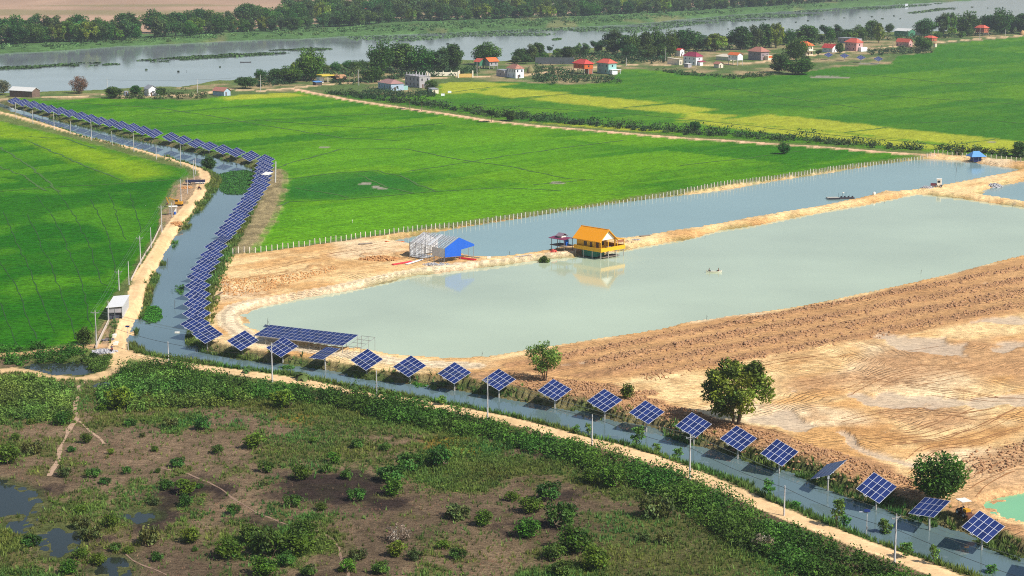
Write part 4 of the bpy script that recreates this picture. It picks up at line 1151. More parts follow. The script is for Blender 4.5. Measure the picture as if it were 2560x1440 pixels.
# -- young trees and banana plants on the canal's near bank
sap = e0([(660, 855, 110), (1175, 1075, 120), (1525, 1155, 120), (860, 935, 80), (1680, 1295, 120), (1890, 1345, 80), (2310, 1430, 110), (1230, 1080, 90)], 1700, 960) + e0([(1850, 378, 60), (2215, 470, 130), (2510, 570, 100), (760, 156, 90), (880, 214, 60), (1760, 380, 60), (2360, 510, 80)], 850, 960)
hs = [4.2, 6.5, 5.5, 2.4, 3.4, 4.2, 3.0, 3.2, 3.6, 6.0, 3.6, 2.4, 2.0, 2.2, 2.6]
for (a, b, c), h in zip(sap, hs):
    X, Y, Z = at(a, b)
    o = plant('young_tree', 'sapling', (X, Y, Z), h * .85, c / scale_at(b))
    lineup('sapling', o, a)
for a, b in ((621, 932), (755, 950), (886, 973), (955, 984), (1062, 1008), (1085, 990), (745, 946)):
    X, Y, Z = at(a, b)
    o = plant('banana_plant', 'banana', (X, Y, Z), RNG.uniform(1.6, 2.3))
    lineup('banana', o, a)

# -- things nobody could count: thickets, hedges, reeds, grass
def fill(px, n, z=0.0, seed=5):
    p = GP(px, z); rng = np.random.default_rng(seed)
    lo, hi = p.min(0), p.max(0); out = []
    while sum(len(o) for o in out) < n:
        q = rng.uniform(lo, hi, (n * 3, 2))
        out.append(q[inside(q[:, 0], q[:, 1], p)])
    return np.concatenate(out)[:n]

def thicket(name, px, n, rad, per, leaf, base, label, cat, seed, zscale=1.0, var=.3, skip_road=True):
    rng = np.random.default_rng(seed)
    q = fill(px, n, 0, seed)
    t = terr(q[:, 0], q[:, 1])
    keep = t['z'] > -.6
    if skip_road:
        keep &= ~np.isin(t['cls'], (4, 10, 11, 12))
    q = q[keep]; z = t['z'][keep]
    big = fbm(q[:, 0], q[:, 1], 12, seed, 3)
    R = rad * (.35 + 1.05 * rng.random(len(q))) * np.clip(.25 + 1.5 * big, .3, 2)
    C = np.stack([q[:, 0], q[:, 1], z + R * zscale * .55], 1)
    P, idx = lump_points(C, R, np.full(len(q), per), rng, .6)
    P[:, 2] = z[idx] + np.abs(P[:, 2] - z[idx]) * zscale
    V, F = leaf_quads(P, leaf, rng, .5)
    tint = np.clip((.55 + .9 * fbm(q[:, 0], q[:, 1], 6, seed + 3, 2)) * (1 + var * rng.normal(size=len(q))), .4, 1.8)[idx] * np.clip(1 + .2 * rng.normal(size=len(P)), .5, 1.6)
    warm = (fbm(q[:, 0], q[:, 1], 9, seed + 7, 2) - .5)[idx]
    c = np.asarray(base)[None] * tint[:, None]
    c[:, 0] *= 1 + warm * .9
    me = mesh_np(name, V, F, LEAFQ, np.repeat(c, 4, 0))
    o = link(bpy.data.objects.new(name, me))
    return tag(o, label, cat, kind='stuff')
hedge_px = [(305, 935), (345, 925), (430, 918), (520, 945), (600, 958), (700, 972), (800, 982), (900, 996), (1000, 1010), (1100, 1034), (1200, 1060), (1300, 1085), (1450, 1122), (1560, 1152), (1640, 1178), (1720, 1215), (1800, 1252), (1900, 1300), (2000, 1342), (2100, 1382), (2200, 1418), (2340, 1470),
            (2300, 1500), (2080, 1470), (1960, 1420), (1850, 1370), (1740, 1300), (1620, 1240), (1500, 1190), (1400, 1150), (1300, 1125), (1240, 1100), (1180, 1098), (1100, 1082), (1000, 1062), (900, 1036), (800, 1015), (700, 1004), (600, 998), (480, 985), (380, 982), (310, 985), (285, 960)]
thicket('thicket', hedge_px, 1150, 1.7, 120, .2, S(70, 106, 32), 'dense green thicket along the lower side of the dirt road', 'thicket', 31)
thicket('thicket', [(0, 872), (60, 876), (100, 868), (160, 872), (215, 880), (215, 900), (150, 905), (80, 906), (50, 915), (-40, 918), (-60, 880)], 130, 1.4, 110, .19, S(58, 104, 30), 'green thicket between the rice field and the roadside pool', 'thicket', 32)
thicket('thicket', [(180, 905), (240, 890), (285, 900), (292, 915), (270, 935), (225, 935), (215, 912)], 60, 1.2, 110, .18, S(70, 100, 36), 'bushy mound between the roadside pool and the road corner', 'thicket', 33)
thicket('reeds', [(290, 950), (420, 945), (560, 985), (640, 1005), (560, 1020), (430, 1022), (330, 1035), (255, 1015), (235, 990)], 380, .9, 60, .2, S(96, 128, 50), 'tall green reeds below the thicket right of the footpath', 'reeds', 34, 1.3)
thicket('reeds', [(0, 945), (90, 945), (180, 975), (180, 1040), (110, 1058), (0, 1062), (-60, 1050)], 300, .9, 60, .2, S(98, 128, 52), 'tall green reeds left of the footpath', 'reeds', 35, 1.2)
thicket('hedge', [(800, 233), (860, 242), (984, 258), (1119, 276), (1219, 292), (1354, 306), (1488, 318), (1623, 330), (1710, 338), (1801, 343), (1935, 353), (2069, 361), (2220, 374), (2320, 378), (2310, 372), (2069, 352), (1935, 343), (1801, 333), (1623, 320), (1488, 309), (1354, 296), (1219, 282), (1119, 267), (984, 249), (880, 235)],
        620, 2.2, 34, .42, S(58, 82, 44), 'hedge of dark bushes along the far dirt track', 'hedge', 36)
thicket('hedge', [(2335, 378), (2440, 386), (2560, 396), (2700, 408), (2700, 398), (2560, 384), (2440, 376), (2340, 370)], 130, 2.2, 34, .4, S(62, 84, 46), 'bushes behind the second fence near the blue hut', 'hedge', 37)
thicket('undergrowth', [(905, 232), (950, 226), (1010, 233), (1060, 234), (1100, 232), (1080, 245), (1000, 246), (930, 240)], 90, 2.4, 34, .45, S(56, 82, 46), 'undergrowth in front of the blue grey house', 'undergrowth', 38)
thicket('undergrowth', [(1340, 168), (1400, 172), (1430, 180), (1470, 195), (1560, 196), (1550, 212), (1460, 206), (1380, 212), (1330, 200)], 190, 2.6, 34, .5, S(56, 84, 46), 'undergrowth in front of the orange stilt house', 'undergrowth', 39)
thicket('undergrowth', [(1290, 148), (1400, 142), (1470, 132), (1560, 138), (1680, 138), (1690, 158), (1600, 160), (1490, 160), (1440, 150), (1380, 155)], 260, 3.0, 34, .55, S(58, 86, 50), 'undergrowth below the trees behind the orange stilt house', 'undergrowth', 40)
thicket('undergrowth', [(820, 205), (930, 200), (1000, 186), (1150, 182), (1180, 172), (1200, 184), (1130, 190), (1000, 200), (900, 212), (840, 214)], 200, 2.6, 34, .5, S(58, 86, 48), 'undergrowth below the palms and trees left of the villas', 'undergrowth', 41)
thicket('undergrowth', [(2170, 128), (2230, 122), (2330, 124), (2332, 134), (2240, 136), (2180, 140)], 110, 2.2, 34, .5, S(66, 86, 54), 'low hedge in front of the pink house at far right', 'hedge', 42)
thicket('undergrowth', [(270, 236), (330, 232), (400, 236), (470, 232), (520, 236), (510, 246), (400, 250), (280, 248)], 120, 2.0, 34, .42, S(72, 92, 48), 'low bushes along the field edge near the small white house', 'undergrowth', 43)
thicket('undergrowth', [(1640, 176), (1720, 184), (1840, 192), (1930, 186), (1930, 193), (1840, 198), (1700, 188)], 130, 1.5, 30, .42, S(64, 90, 44), 'low bushes on the bund in front of the purple roofed house', 'undergrowth', 44)
thicket('floodplain_reeds', [(0, 114), (235, 106), (554, 87), (850, 70), (1186, 53), (1488, 43), (1811, 27), (2069, 12), (2100, 20), (1834, 36), (1488, 62), (1119, 79), (860, 88), (605, 98), (302, 112), (0, 130)], 900, 3.4, 22, .8, S(88, 120, 66), 'green reeds along the far river bank', 'reeds', 45, .6)

thicket('undergrowth', [(1640, 120), (1744, 112), (1900, 104), (2050, 97), (2221, 92), (2400, 88), (2560, 70), (2560, 80), (2400, 95), (2300, 100), (2221, 100), (2050, 112), (1900, 122), (1744, 130), (1640, 138)], 420, 3.0, 30, .6, S(62, 90, 50), 'undergrowth below the trees behind the right half of the village', 'undergrowth', 47)
thicket('undergrowth', [(590, 214), (640, 204), (700, 192), (760, 184), (830, 178), (930, 172), (1000, 172), (1140, 168), (1150, 180), (1000, 184), (930, 188), (830, 196), (760, 206), (700, 214), (640, 220)], 360, 2.8, 30, .55, S(56, 84, 46), 'dense undergrowth on the near river bank left of the villas', 'undergrowth', 48)
thicket('undergrowth', [(-40, 112), (120, 106), (235, 101), (350, 96), (352, 90), (235, 95), (0, 104), (-40, 106)], 160, 4.0, 26, .8, S(54, 82, 48), 'dark undergrowth below the left part of the far bank trees', 'undergrowth', 49)
thicket('undergrowth', [(380, 95), (554, 83), (739, 75), (850, 66), (1018, 53), (1186, 49), (1488, 39), (1700, 28), (1811, 22), (2069, 6), (2069, 2), (1811, 17), (1488, 33), (1186, 43), (1018, 47), (850, 59), (739, 69), (554, 77), (380, 89)], 560, 4.2, 26, .85, S(56, 84, 50), 'dark undergrowth below the right part of the far bank trees', 'undergrowth', 50)
FUR = M('bare_furrow', S(36, 78, 20), .95, .2, 1.0)
for i_, l_ in enumerate(wave_lines):
    ribbon('furrow', l_, .27, FUR, land['rice_field_west'], .05, .22, 400 + i_)
BND = M('bund_grass', S(66, 104, 34), .95, .25, .6)
for i_, l_ in enumerate(bund_lines):
    ym = GP(l_)[:, 1].mean()
    ribbon('bund', l_, .45 + ym / 1100, BND, land['rice_field_west' if l_[0][0] < 330 and l_[0][1] > 300 else ('rice_field_middle' if l_[0][1] > 250 and l_[0][0] < 1500 or l_[0][1] > 380 else 'rice_field_east')], .08, .5, 500 + i_)
TRD = M('trodden_earth', S(176, 146, 120), .95, .2, 1.0); TRD2 = M('faint_track_earth', S(140, 114, 94), .95, .3, 1.0)
for i_, (l_, w_, c_) in enumerate(paths):
    if w_ < 1:
        ribbon('footpath', l_, (1.0, .55, .45, .4)[min(3, i_ - 1)] if i_ < 5 else .4, TRD if i_ < 3 else TRD2, land['ground'], .035, .3, 600 + i_)

# grass tufts of the marsh and the banks
def tufts(name, q, z, hmean, base, label, seed, blades=6, width=.06):
    rng = np.random.default_rng(seed)
    n = len(q)
    a = rng.uniform(0, 6.28, (n, blades)); l = hmean * rng.uniform(.5, 1.4, (n, 1)) * rng.uniform(.6, 1.2, (n, blades)); out = l * rng.uniform(.25, .8, (n, blades))
    bx_ = q[:, 0:1] + .12 * np.cos(a); by_ = q[:, 1:2] + .12 * np.sin(a); bz_ = np.repeat(z[:, None], blades, 1) - .03
    tx = q[:, 0:1] + out * np.cos(a); ty = q[:, 1:2] + out * np.sin(a); tz_ = z[:, None] + l
    wx = -np.sin(a) * width * l; wy = np.cos(a) * width * l
    V = np.stack([np.stack([bx_ - wx * 2, by_ - wy * 2, bz_], -1), np.stack([bx_ + wx * 2, by_ + wy * 2, bz_], -1), np.stack([tx, ty, tz_], -1)], 2).reshape(-1, 3)
    F = np.arange(len(V)).reshape(-1, 3)
    tint = np.clip((.5 + .95 * fbm(q[:, 0], q[:, 1], 4, seed, 3)) * (1 + .25 * rng.normal(size=n)), .35, 1.9)
    warm = fbm(q[:, 0], q[:, 1], 11, seed + 5, 2) - .5
    c = np.asarray(base)[None] * tint[:, None]; c[:, 0] *= 1 + 1.2 * warm
    me = mesh_np(name, V, F, LEAFQ, np.repeat(c, blades * 3, 0))
    o = link(bpy.data.objects.new(name, me))
    return tag(o, label, 'grass', kind='stuff')
rng = np.random.default_rng(77)
q = fill([(-80, 940), (260, 900), (420, 925), (800, 985), (1200, 1050), (1700, 1190), (2100, 1360), (2350, 1480), (-80, 1480)], 90000, 0, 78)
t = terr(q[:, 0], q[:, 1])
k = (t['z'] > -.12) & (t['cls'] == 0) & (rng.random(len(q)) < (.05 + .85 * t['green']) * (1 - .85 * t['dark']))
tufts('marsh_grass', q[k], t['z'][k], .55, S(100, 122, 54), 'tufts of green grass scattered over the marsh', 79)
km = k & (rng.random(len(q)) < .15 * t['green'] * (t['dark'] < .3))
qq, zz_ = q[km], t['z'][km]
Rb = .25 + 1.2 * rng.random(len(qq)) * np.clip(fbm(qq[:, 0], qq[:, 1], 9, 15, 3) * 2.2 - .6, .1, 1.4)
Pb, ib = lump_points(np.c_[qq, zz_ + Rb * .25], Rb, np.full(len(qq), 26), rng, .4)
Pb[:, 2] = zz_[ib] + np.abs(Pb[:, 2] - zz_[ib]) * .75
Vb, Fb = leaf_quads(Pb, .15, rng, .6)
cb = (S(100, 120, 44)[None] * (1 - fbm(qq[:, 0], qq[:, 1], 14, 17, 2))[ib, None] * 1.5 + S(60, 92, 34)[None] * .35) * np.clip((.55 + .9 * fbm(qq[:, 0], qq[:, 1], 4, 16, 2))[ib] * (1 + .22 * rng.normal(size=len(Pb))), .4, 1.8)[:, None]
tag(link(bpy.data.objects.new('ground_weeds', mesh_np('ground_weeds', Vb, Fb, LEAFQ, np.repeat(cb, 4, 0)))), 'low leafy weeds spread over the green parts of the marsh', 'weeds', kind='stuff')
k2 = (t['z'] > -.12) & (t['cls'] == 0) & (~k) & (rng.random(len(q)) < .2 * (1 - .9 * t['dark']))
tufts('dry_grass', q[k2], t['z'][k2], .2, S(150, 124, 100), 'pale dry grass on the brown scrubland', 80)
cp = np.array([G(a, b) for a, b in canal_poly])
q = []
for i in range(len(cp) - 1):
    L = np.linalg.norm(cp[i + 1] - cp[i])
    if cp[i][1] > 900 or L > 200: continue
    m = int(L * 22)
    tt = rng.random(m)[:, None]
    d = (cp[i + 1] - cp[i]) / L
    q.append(cp[i] + (cp[i + 1] - cp[i]) * tt + np.array([d[1], -d[0]]) * rng.normal(0, 2.6, (m, 1)))
q = np.concatenate(q); t = terr(q[:, 0], q[:, 1])
k = (t['z'] > WL_CANAL - .02) & np.isin(t['cls'], (6, 5)) & (t['canal'] < 4.5) & (t['canal'] > -.3)
tufts('bank_grass', q[k], t['z'][k], .85, S(100, 124, 54), 'grass and weeds on the canal banks', 81, 8)
kk_ = k & (rng.random(len(q)) < .13) & (t['canal'] > .1) & (t['canal'] < 2.6)
qq, zz_ = q[kk_], t['z'][kk_]
Rb = .28 + .5 * rng.random(len(qq)) * (.4 + fbm(qq[:, 0], qq[:, 1], 6, 5, 2))
Pb, ib = lump_points(np.c_[qq, zz_ + Rb * .4], Rb, np.full(len(qq), 34), rng, .5)
Vb, Fb = leaf_quads(Pb, .13, rng, .5)
cb = S(78, 106, 42)[None] * np.clip((.5 + fbm(qq[:, 0], qq[:, 1], 5, 7, 2))[ib] * (1 + .25 * rng.normal(size=len(Pb))), .4, 1.8)[:, None]
tag(link(bpy.data.objects.new('bank_weeds', mesh_np('bank_weeds', Vb, Fb, LEAFQ, np.repeat(cb, 4, 0)))), 'leafy green weeds along the edge of the canal', 'weeds', kind='stuff')

# floating weed on canal and river
def weed(name, px, z, n, leaf, base, label, cat='water plants', seed=90, kind='stuff', thick=.25, gaps=0):
    rng = np.random.default_rng(seed)
    q = fill(px, n, z, seed)
    if len(px) > 2:
        sd = -Shape(px, z, 30).sd(q[:, 0], q[:, 1]); keep = sd > (fbm(q[:, 0], q[:, 1], leaf * 8, seed, 2)) * leaf * 4 - leaf
        q = q[keep]
    if gaps:
        q = q[fbm(q[:, 0], q[:, 1] * 1.5, gaps, seed + 4, 3) > .45]
    P = np.stack([q[:, 0], q[:, 1], z + .05 + thick * rng.random(len(q)) * fbm(q[:, 0], q[:, 1], leaf * 6, seed + 1, 2) * 1.6], 1)
    V, F = leaf_quads(P, leaf, rng, 1.6, .8)
    tint = np.clip((.5 + fbm(q[:, 0], q[:, 1], leaf * 6, seed + 2, 2)) * (1 + .25 * rng.normal(size=len(q))), .4, 1.8)
    me = mesh_np(name, V, F, LEAFQ, np.repeat(np.asarray(base)[None] * tint[:, None], 4, 0))
    return tag(link(bpy.data.objects.new(name, me)), label, cat, kind=kind)
weed('water_hyacinth', [(540, 436), (575, 428), (620, 424), (642, 432), (640, 450), (634, 470), (622, 482), (600, 489), (560, 487), (545, 478), (536, 462)], WL_CANAL, 24000, .17, S(66, 118, 44), 'green carpet of water hyacinth filling the canal bend', seed=91)
weed('water_hyacinth', [(345, 800), (352, 770), (375, 763), (400, 765), (416, 775), (414, 785), (418, 795), (400, 806), (370, 812)], WL_CANAL, 7000, .15, S(66, 128, 36), 'round green mat of water hyacinth below the white shed', cat='plant mat', seed=92, kind='thing')
weed('water_hyacinth', [(428, 728), (440, 715), (465, 705), (470, 720), (468, 738), (445, 742)], WL_CANAL, 1500, .15, S(70, 116, 40), 'small green plant mat against the canal trackers', cat='plant mat', seed=93, kind='thing', thick=.5)
weed('water_hyacinth', [(690, 918), (710, 912), (740, 914), (752, 920), (735, 926), (700, 927)], WL_CANAL, 900, .15, S(74, 122, 40), 'plant mat on the canal below the third front tracker', cat='plant mat', seed=94, kind='thing')
weed('water_hyacinth', [(1015, 958), (1040, 952), (1070, 960), (1085, 968), (1060, 972), (1030, 968)], WL_CANAL, 900, .15, S(72, 124, 36), 'plant mat on the canal below the sixth front tracker', cat='plant mat', seed=95, kind='thing')
weed('water_hyacinth', [(800, 978), (850, 958), (880, 966), (890, 972), (860, 974)], WL_CANAL, 600, .15, S(80, 116, 44), 'thin plant mat along the canal road near the banana plants', cat='plant mat', seed=96, kind='thing')
band_u = [(-60, 176), (0, 168), (80, 165), (150, 160), (225, 158), (310, 154), (400, 147), (470, 141), (520, 134), (570, 133), (640, 129), (700, 124), (780, 121), (840, 118)]
band_l = [(840, 123), (780, 129), (700, 135), (640, 140), (570, 144), (520, 147), (470, 150), (400, 157), (310, 161), (225, 167), (150, 166), (80, 172), (0, 175), (-60, 183)]
weed('river_weed', band_u + band_l, WL_RIVER, 9000, 1.0, S(70, 98, 52), 'long ribbon of green weed drifting on the river', seed=97, thick=.6, gaps=45)
weed('river_weed', [(860, 92), (984, 87), (1119, 83), (1320, 73), (1488, 66), (1640, 58), (1830, 40), (2002, 27), (2204, 15), (2380, 6), (2300, 16), (2150, 28), (2000, 42), (1900, 52), (1760, 60), (1660, 74), (1590, 82), (1480, 78), (1360, 90), (1180, 92), (1020, 104), (940, 110), (880, 104)], WL_RIVER, 11000, 1.1, S(86, 116, 68), 'weed covering the shallows of the far river side', seed=98, thick=.5, gaps=60)
weed('river_weed', [(2255, 33), (2300, 27), (2350, 20), (2396, 20), (2340, 28), (2290, 34)], WL_RIVER, 900, 1.2, S(88, 112, 66), 'long weed island on the river at upper right', cat='water plants', seed=99, kind='stuff')
weed('river_weed', [(1376, 98), (1390, 95.5), (1404, 96), (1406, 99), (1390, 101), (1377, 101)], WL_RIVER, 420, .8, S(88, 124, 60), 'oval green weed island on the river above the stilt house', cat='plant mat', seed=100, kind='thing')
rw = np.random.default_rng(5)
spots = [(365, 176, 9), (550, 168, 11), (400, 166, 4), (446, 180, 4), (468, 179, 4), (57, 193, 3), (50, 207, 5), (233, 200, 4), (272, 165, 5), (500, 173, 4), (600, 162, 3), (613, 156, 6), (670, 169, 5), (682, 165, 4), (732, 161, 4), (640, 150, 4), (720, 148, 3), (388, 162, 4), (345, 167, 4), (810, 131, 5), (1186, 118, 4), (1257, 113, 4), (1383, 114, 4), (1783, 85, 5), (1845, 73, 5), (1820, 73, 4), (1725, 72, 6), (1676, 76, 6),
         (2020, 52, 9), (2060, 48, 8), (2110, 45, 8), (2150, 44, 8), (2180, 42, 9), (2205, 47, 8), (2235, 40, 8), (2250, 47, 6), (2385, 23, 12), (2430, 18, 10), (2470, 20, 6), (1990, 56, 9), (1950, 58, 10), (1560, 90, 8), (960, 118, 6), (1000, 120, 8), (1060, 118, 10), (1085, 126, 9), (1120, 110, 12)]
for i, (a, b, r_) in enumerate(spots):
    px = [(a + r_ * .5 * math.cos(t_) * rw.uniform(.8, 1.2), b + r_ * .13 * math.sin(t_)) for t_ in np.linspace(0, 6.28, 9)[:-1]]
    o = weed('river_weed', px, WL_RIVER, 40 + int(r_ * 8), .55, S(66, 84, 50), None, cat='plant mat', seed=200 + i, kind='thing', thick=.7)
    lineup('weed', o, a)
# ---------------------------------------------------------------- solar trackers
PANEL = M('solar_glass', S(27, 42, 92), .2, .16, .35, spec=.5)
_nt = PANEL.node_tree; _bs = _nt.nodes['Principled BSDF']; _src = _bs.inputs['Base Color'].links[0].from_socket
_oi = nd(_nt, 'ShaderNodeObjectInfo'); _mr = nd(_nt, 'ShaderNodeMapRange'); _mr.inputs[3].default_value = .78; _mr.inputs[4].default_value = 1.3; _nt.links.new(_oi.outputs['Random'], _mr.inputs[0])
_sc = nd(_nt, 'ShaderNodeVectorMath', operation='SCALE'); _nt.links.new(_src, _sc.inputs[0]); _nt.links.new(_mr.outputs[0], _sc.inputs['Scale']); _nt.links.new(_sc.outputs[0], _bs.inputs['Base Color'])
_m2 = nd(_nt, 'ShaderNodeMapRange'); _m2.inputs[3].default_value = .16; _m2.inputs[4].default_value = .34; _nt.links.new(_oi.outputs['Random'], _m2.inputs[0]); _nt.links.new(_m2.outputs[0], _bs.inputs['Roughness'])
ALU = M('aluminium_frame', S(192, 194, 202), .45, .08, 4, metal=.0)
STEEL = M('galvanised_steel', S(150, 152, 152), .5, .15, 3, metal=.3)
CONC = M('concrete', S(178, 172, 164), .85, .15, 3)
VA = np.array([3.4, 3.785, 1.397]); VB = np.array([3.33, -2.393, -1.574])
VA_L, VB_L = np.linalg.norm(VA), np.linalg.norm(VB)
EA, EB = VA / VA_L, VB / VB_L
EB = EB - EA * (EA @ EB); EB /= np.linalg.norm(EB)
def tracker_meshes(ea, eb, la=5.28, lb=4.42):
    en = np.cross(ea, eb)
    if en[2] < 0: en = -en
    Rm = np.stack([ea, eb, en], 1)
    if np.linalg.det(Rm) < 0: Rm = np.stack([ea, -eb, en], 1)
    pa, pb = la / 3, lb / 5
    pan = MB().box((0, 0, 0), (pa - .09, pb - .085, .016), Rm).mesh('solar_panel', PANEL)
    fr = MB()
    fr.box(-en * .03, (la + .04, lb + .04, .036), Rm)
    for q in (-.3, .3):
        fr.box(-en * .13 + ea * la * q, (.1, lb * .98, .12), Rm)
    fr.box(-en * .26, (la * .75, .14, .14), Rm)
    frm = fr.mesh('panel_rack', ALU)
    offs = [ea * (i - 1) * pa + eb * (j - 2) * pb for i in range(3) for j in range(5)]
    bra = MB()
    c = -ea * (la / 2 + .16) - eb * lb * .08
    bra.box(c + eb * .25, (.32, .06, .06), Rm); bra.box(c - eb * .25, (.32, .06, .06), Rm); bra.box(c - ea * .15, (.06, .5, .06), Rm)
    return pan, frm, offs, bra.mesh('bracket', ALU), en
TRK = tracker_meshes(EA, EB)
def rot_about(v, k, th):
    k = k / np.linalg.norm(k)
    return v * math.cos(th) + np.cross(k, v) * math.sin(th) + k * (k @ v) * (1 - math.cos(th))
TRK_EDGE = tracker_meshes(rot_about(EA, EA, 0), rot_about(EB, EA, math.radians(-46)))
TRK_FLAT = tracker_meshes(EA, rot_about(EB, EA, math.radians(-24)))
TRK_FLIP = tracker_meshes(EA, rot_about(EB, EA, math.radians(28)))
pole_mesh_cache = {}
def tracker(cx, cy, key, order, rz=0.0, TR=None, hc=2.6, parts=True, sc=1.0):
    pan, frm, offs, bra, en = TR or TRK
    X, Y = G(cx, cy, hc)
    zb = max(tz(X, Y), -1.6)
    root = empty('solar_tracker', (X, Y, zb), rz, sc)
    H = (hc - zb) / sc
    hk = round(H, 1)
    if hk not in pole_mesh_cache:
        mb = MB().tube([(0, 0, -1.2), (0, 0, hk - .15)], [.17, .14], 8)
        bx = MB().box((.0, -.22, hk - 1.35), (.34, .2, .5)).mesh('control_box', ALU)
        mt = MB().box((0, 0, hk - .3), (.42, .42, .34)).mesh('slew_drive', STEEL)
        pole_mesh_cache[hk] = (mb.mesh('pole', CONC), bx, mt)
    pm, bx, mt = pole_mesh_cache[hk]
    link(bpy.data.objects.new('pole', pm), root); link(bpy.data.objects.new('control_box', bx), root); link(bpy.data.objects.new('slew_drive', mt), root)
    f = link(bpy.data.objects.new('panel_rack', frm), root); f.location = (0, 0, H)
    b = link(bpy.data.objects.new('bracket', bra), root); b.location = (0, 0, H)
    for o_ in offs:
        p = link(bpy.data.objects.new('solar_panel', pan), root); p.location = (o_[0], o_[1], H + o_[2])
    root.rotation_euler = (RNG.normal() * .018, RNG.normal() * .018, rz)
    lineup(key, root, order)
    return root
front = [(606.9, 850.8), (706.4, 866.9), (813, 882.8), (916.6, 898.4), (1025, 915), (1136, 932), (1247, 949), (1387, 975), (1512, 1001), (1616.5, 1030.5), (1735, 1062), (1845, 1096), (1949, 1131), (2071, 1173), (2192, 1218), (2326, 1268), (2456, 1316), (2634, 1386)]
for i, (a, b) in enumerate(front):
    tracker(a, b, 'trk_front', a, RNG.normal() * .03, TRK_EDGE if i == 13 else (TRK_FLAT if i in (15, 2) else None))
column = [(517, 835), (488.5, 809), (490.6, 783), (492.7, 758), (493.8, 736.5), (494, 713.5), (499, 690.6), (507, 672), (519, 655), (528, 637.5), (540.5, 616), (552, 600.6), (564, 583), (575, 568.6), (586.5, 553), (597, 538), (607, 523.5), (616.6, 510), (626, 497), (634.7, 485.6), (643, 473), (651.5, 462),
          (653.5, 450.5), (656, 439.6), (658.7, 429), (660.5, 419), (662.5, 408.5), (664, 398)]
for i, (a, b) in enumerate(column):
    tracker(a, b, 'trk_col', -b, math.radians(3 if i < 2 else 12) + RNG.normal() * .03, TRK_FLAT if i == 11 else None, sc=1 + .13 * min(1, max(0, (640 - b) / 240)))
upper = [(626.6, 389.7), (591, 380.5), (557.5, 373), (523, 365), (491, 358), (458, 349.5), (427, 342), (386, 333), (358, 325.5), (331.6, 318.8), (302.5, 313), (277, 306.6), (251, 302), (226.5, 295.5), (201.6, 289), (175, 283), (150, 277), (124.7, 272.3), (104, 266.5), (81.6, 261), (58.5, 256.3), (36.6, 252)]
for a, b in upper:
    tracker(a, b, 'trk_up', a, math.radians(4) + RNG.normal() * .03, sc=1.14)
for a, b in ((2071.4, 137), (2111, 139), (2152.4, 143.6), (2196, 147)):
    tracker(a, b, 'trk_vil', a, math.radians(-8), None, 3.6)

# ---------------------------------------------------------------- long panel roof by the pond
def panel_roof():
    zf, zb = 2.2, 3.3
    p0 = np.array([*G(634, 838, zf), zf]); p1 = np.array([*G(857, 864, zf), zf])
    u = p1 - p0; L = np.linalg.norm(u); u /= L
    n = np.array([-u[1], u[0], 0])
    if n[1] < 0: n = -n
    D = 6.6
    s = n * D + np.array([0, 0, zb - zf]); sl = np.linalg.norm(s); s /= sl
    en = np.cross(u, s); en = en if en[2] > 0 else -en
    Rm = np.stack([u, s, en], 1)
    zg = tz(*(p0[:2] + u[:2] * L / 2 + n[:2] * D / 2))
    org = np.array([p0[0], p0[1], zg])
    root = empty('panel_canopy', org)
    nc = 21; pw = L / nc; pd = sl / 4
    pan = MB().box((0, 0, 0), (pw - .09, pd - .11, .016), Rm).mesh('solar_panel', PANEL)
    for i in range(nc):
        for j in range(4):
            c = p0 - org + u * (i + .5) * pw + s * (j + .5) * pd
            o = link(bpy.data.objects.new('solar_panel', pan), root); o.location = c
    fr = MB().box(p0 - org + u * L / 2 + s * sl / 2 - en * .03, (L + .05, sl + .05, .036), Rm)
    for j in range(5):
        fr.box(p0 - org + u * L / 2 + s * min(j * pd + .03, sl - .03) - en * .14, (L, .08, .12), Rm)
    fr.build('canopy_frame', ALU, root)
    for k in range(9):
        for q, zz in ((.25, zf + .04), (D - .25, zb - .04)):
            b = p0 + u * (L * k / 8 * .985 + .1) + n * q - org
            g = tz(b[0] + org[0], b[1] + org[1]) - zg
            MB().tube([(b[0], b[1], g - .3), (b[0], b[1], zz - zg - .2)], .07, 6).build('leg', STEEL, root)
    tag(root, 'long flat roof of solar panels on steel legs beside the pond', 'solar array')
    # unfinished bay to the right
    r2 = empty('open_frame', (p1[0] + u[0] * .8, p1[1] + u[1] * .8, zg))
    o2 = np.array([p1[0] + u[0] * .8, p1[1] + u[1] * .8, zg])
    for k in range(3):
        for q, zz in ((.3, zf), (D - .3, zb)):
            b = p1 + u * (.9 + 1.7 * k) + n * q - o2
            MB().tube([(b[0], b[1], -.4), (b[0], b[1], zz - zg - .1)], .05, 6).build('post', STEEL, r2)
    mb = MB()
    for q, zz in ((.3, zf), (2.5, zf + .38), (4.4, zf + .72), (D - .3, zb)):
        a_ = p1 + u * .9 + n * q - o2; b_ = p1 + u * 4.4 + n * q - o2
        mb.tube([(a_[0], a_[1], zz - zg - .08), (b_[0], b_[1], zz - zg - .08)], .05, 6)
    for k in range(3):
        a_ = p1 + u * (.9 + 1.7 * k) + n * .3 - o2; b_ = p1 + u * (.9 + 1.7 * k) + n * (D - .3) - o2
        mb.tube([(a_[0], a_[1], zf - zg - .16), (b_[0], b_[1], zb - zg - .16)], .05, 6)
    mb.build('rafters', STEEL, r2)
    tag(r2, 'empty steel frame at the right end of the panel roof', 'frame')
panel_roof()

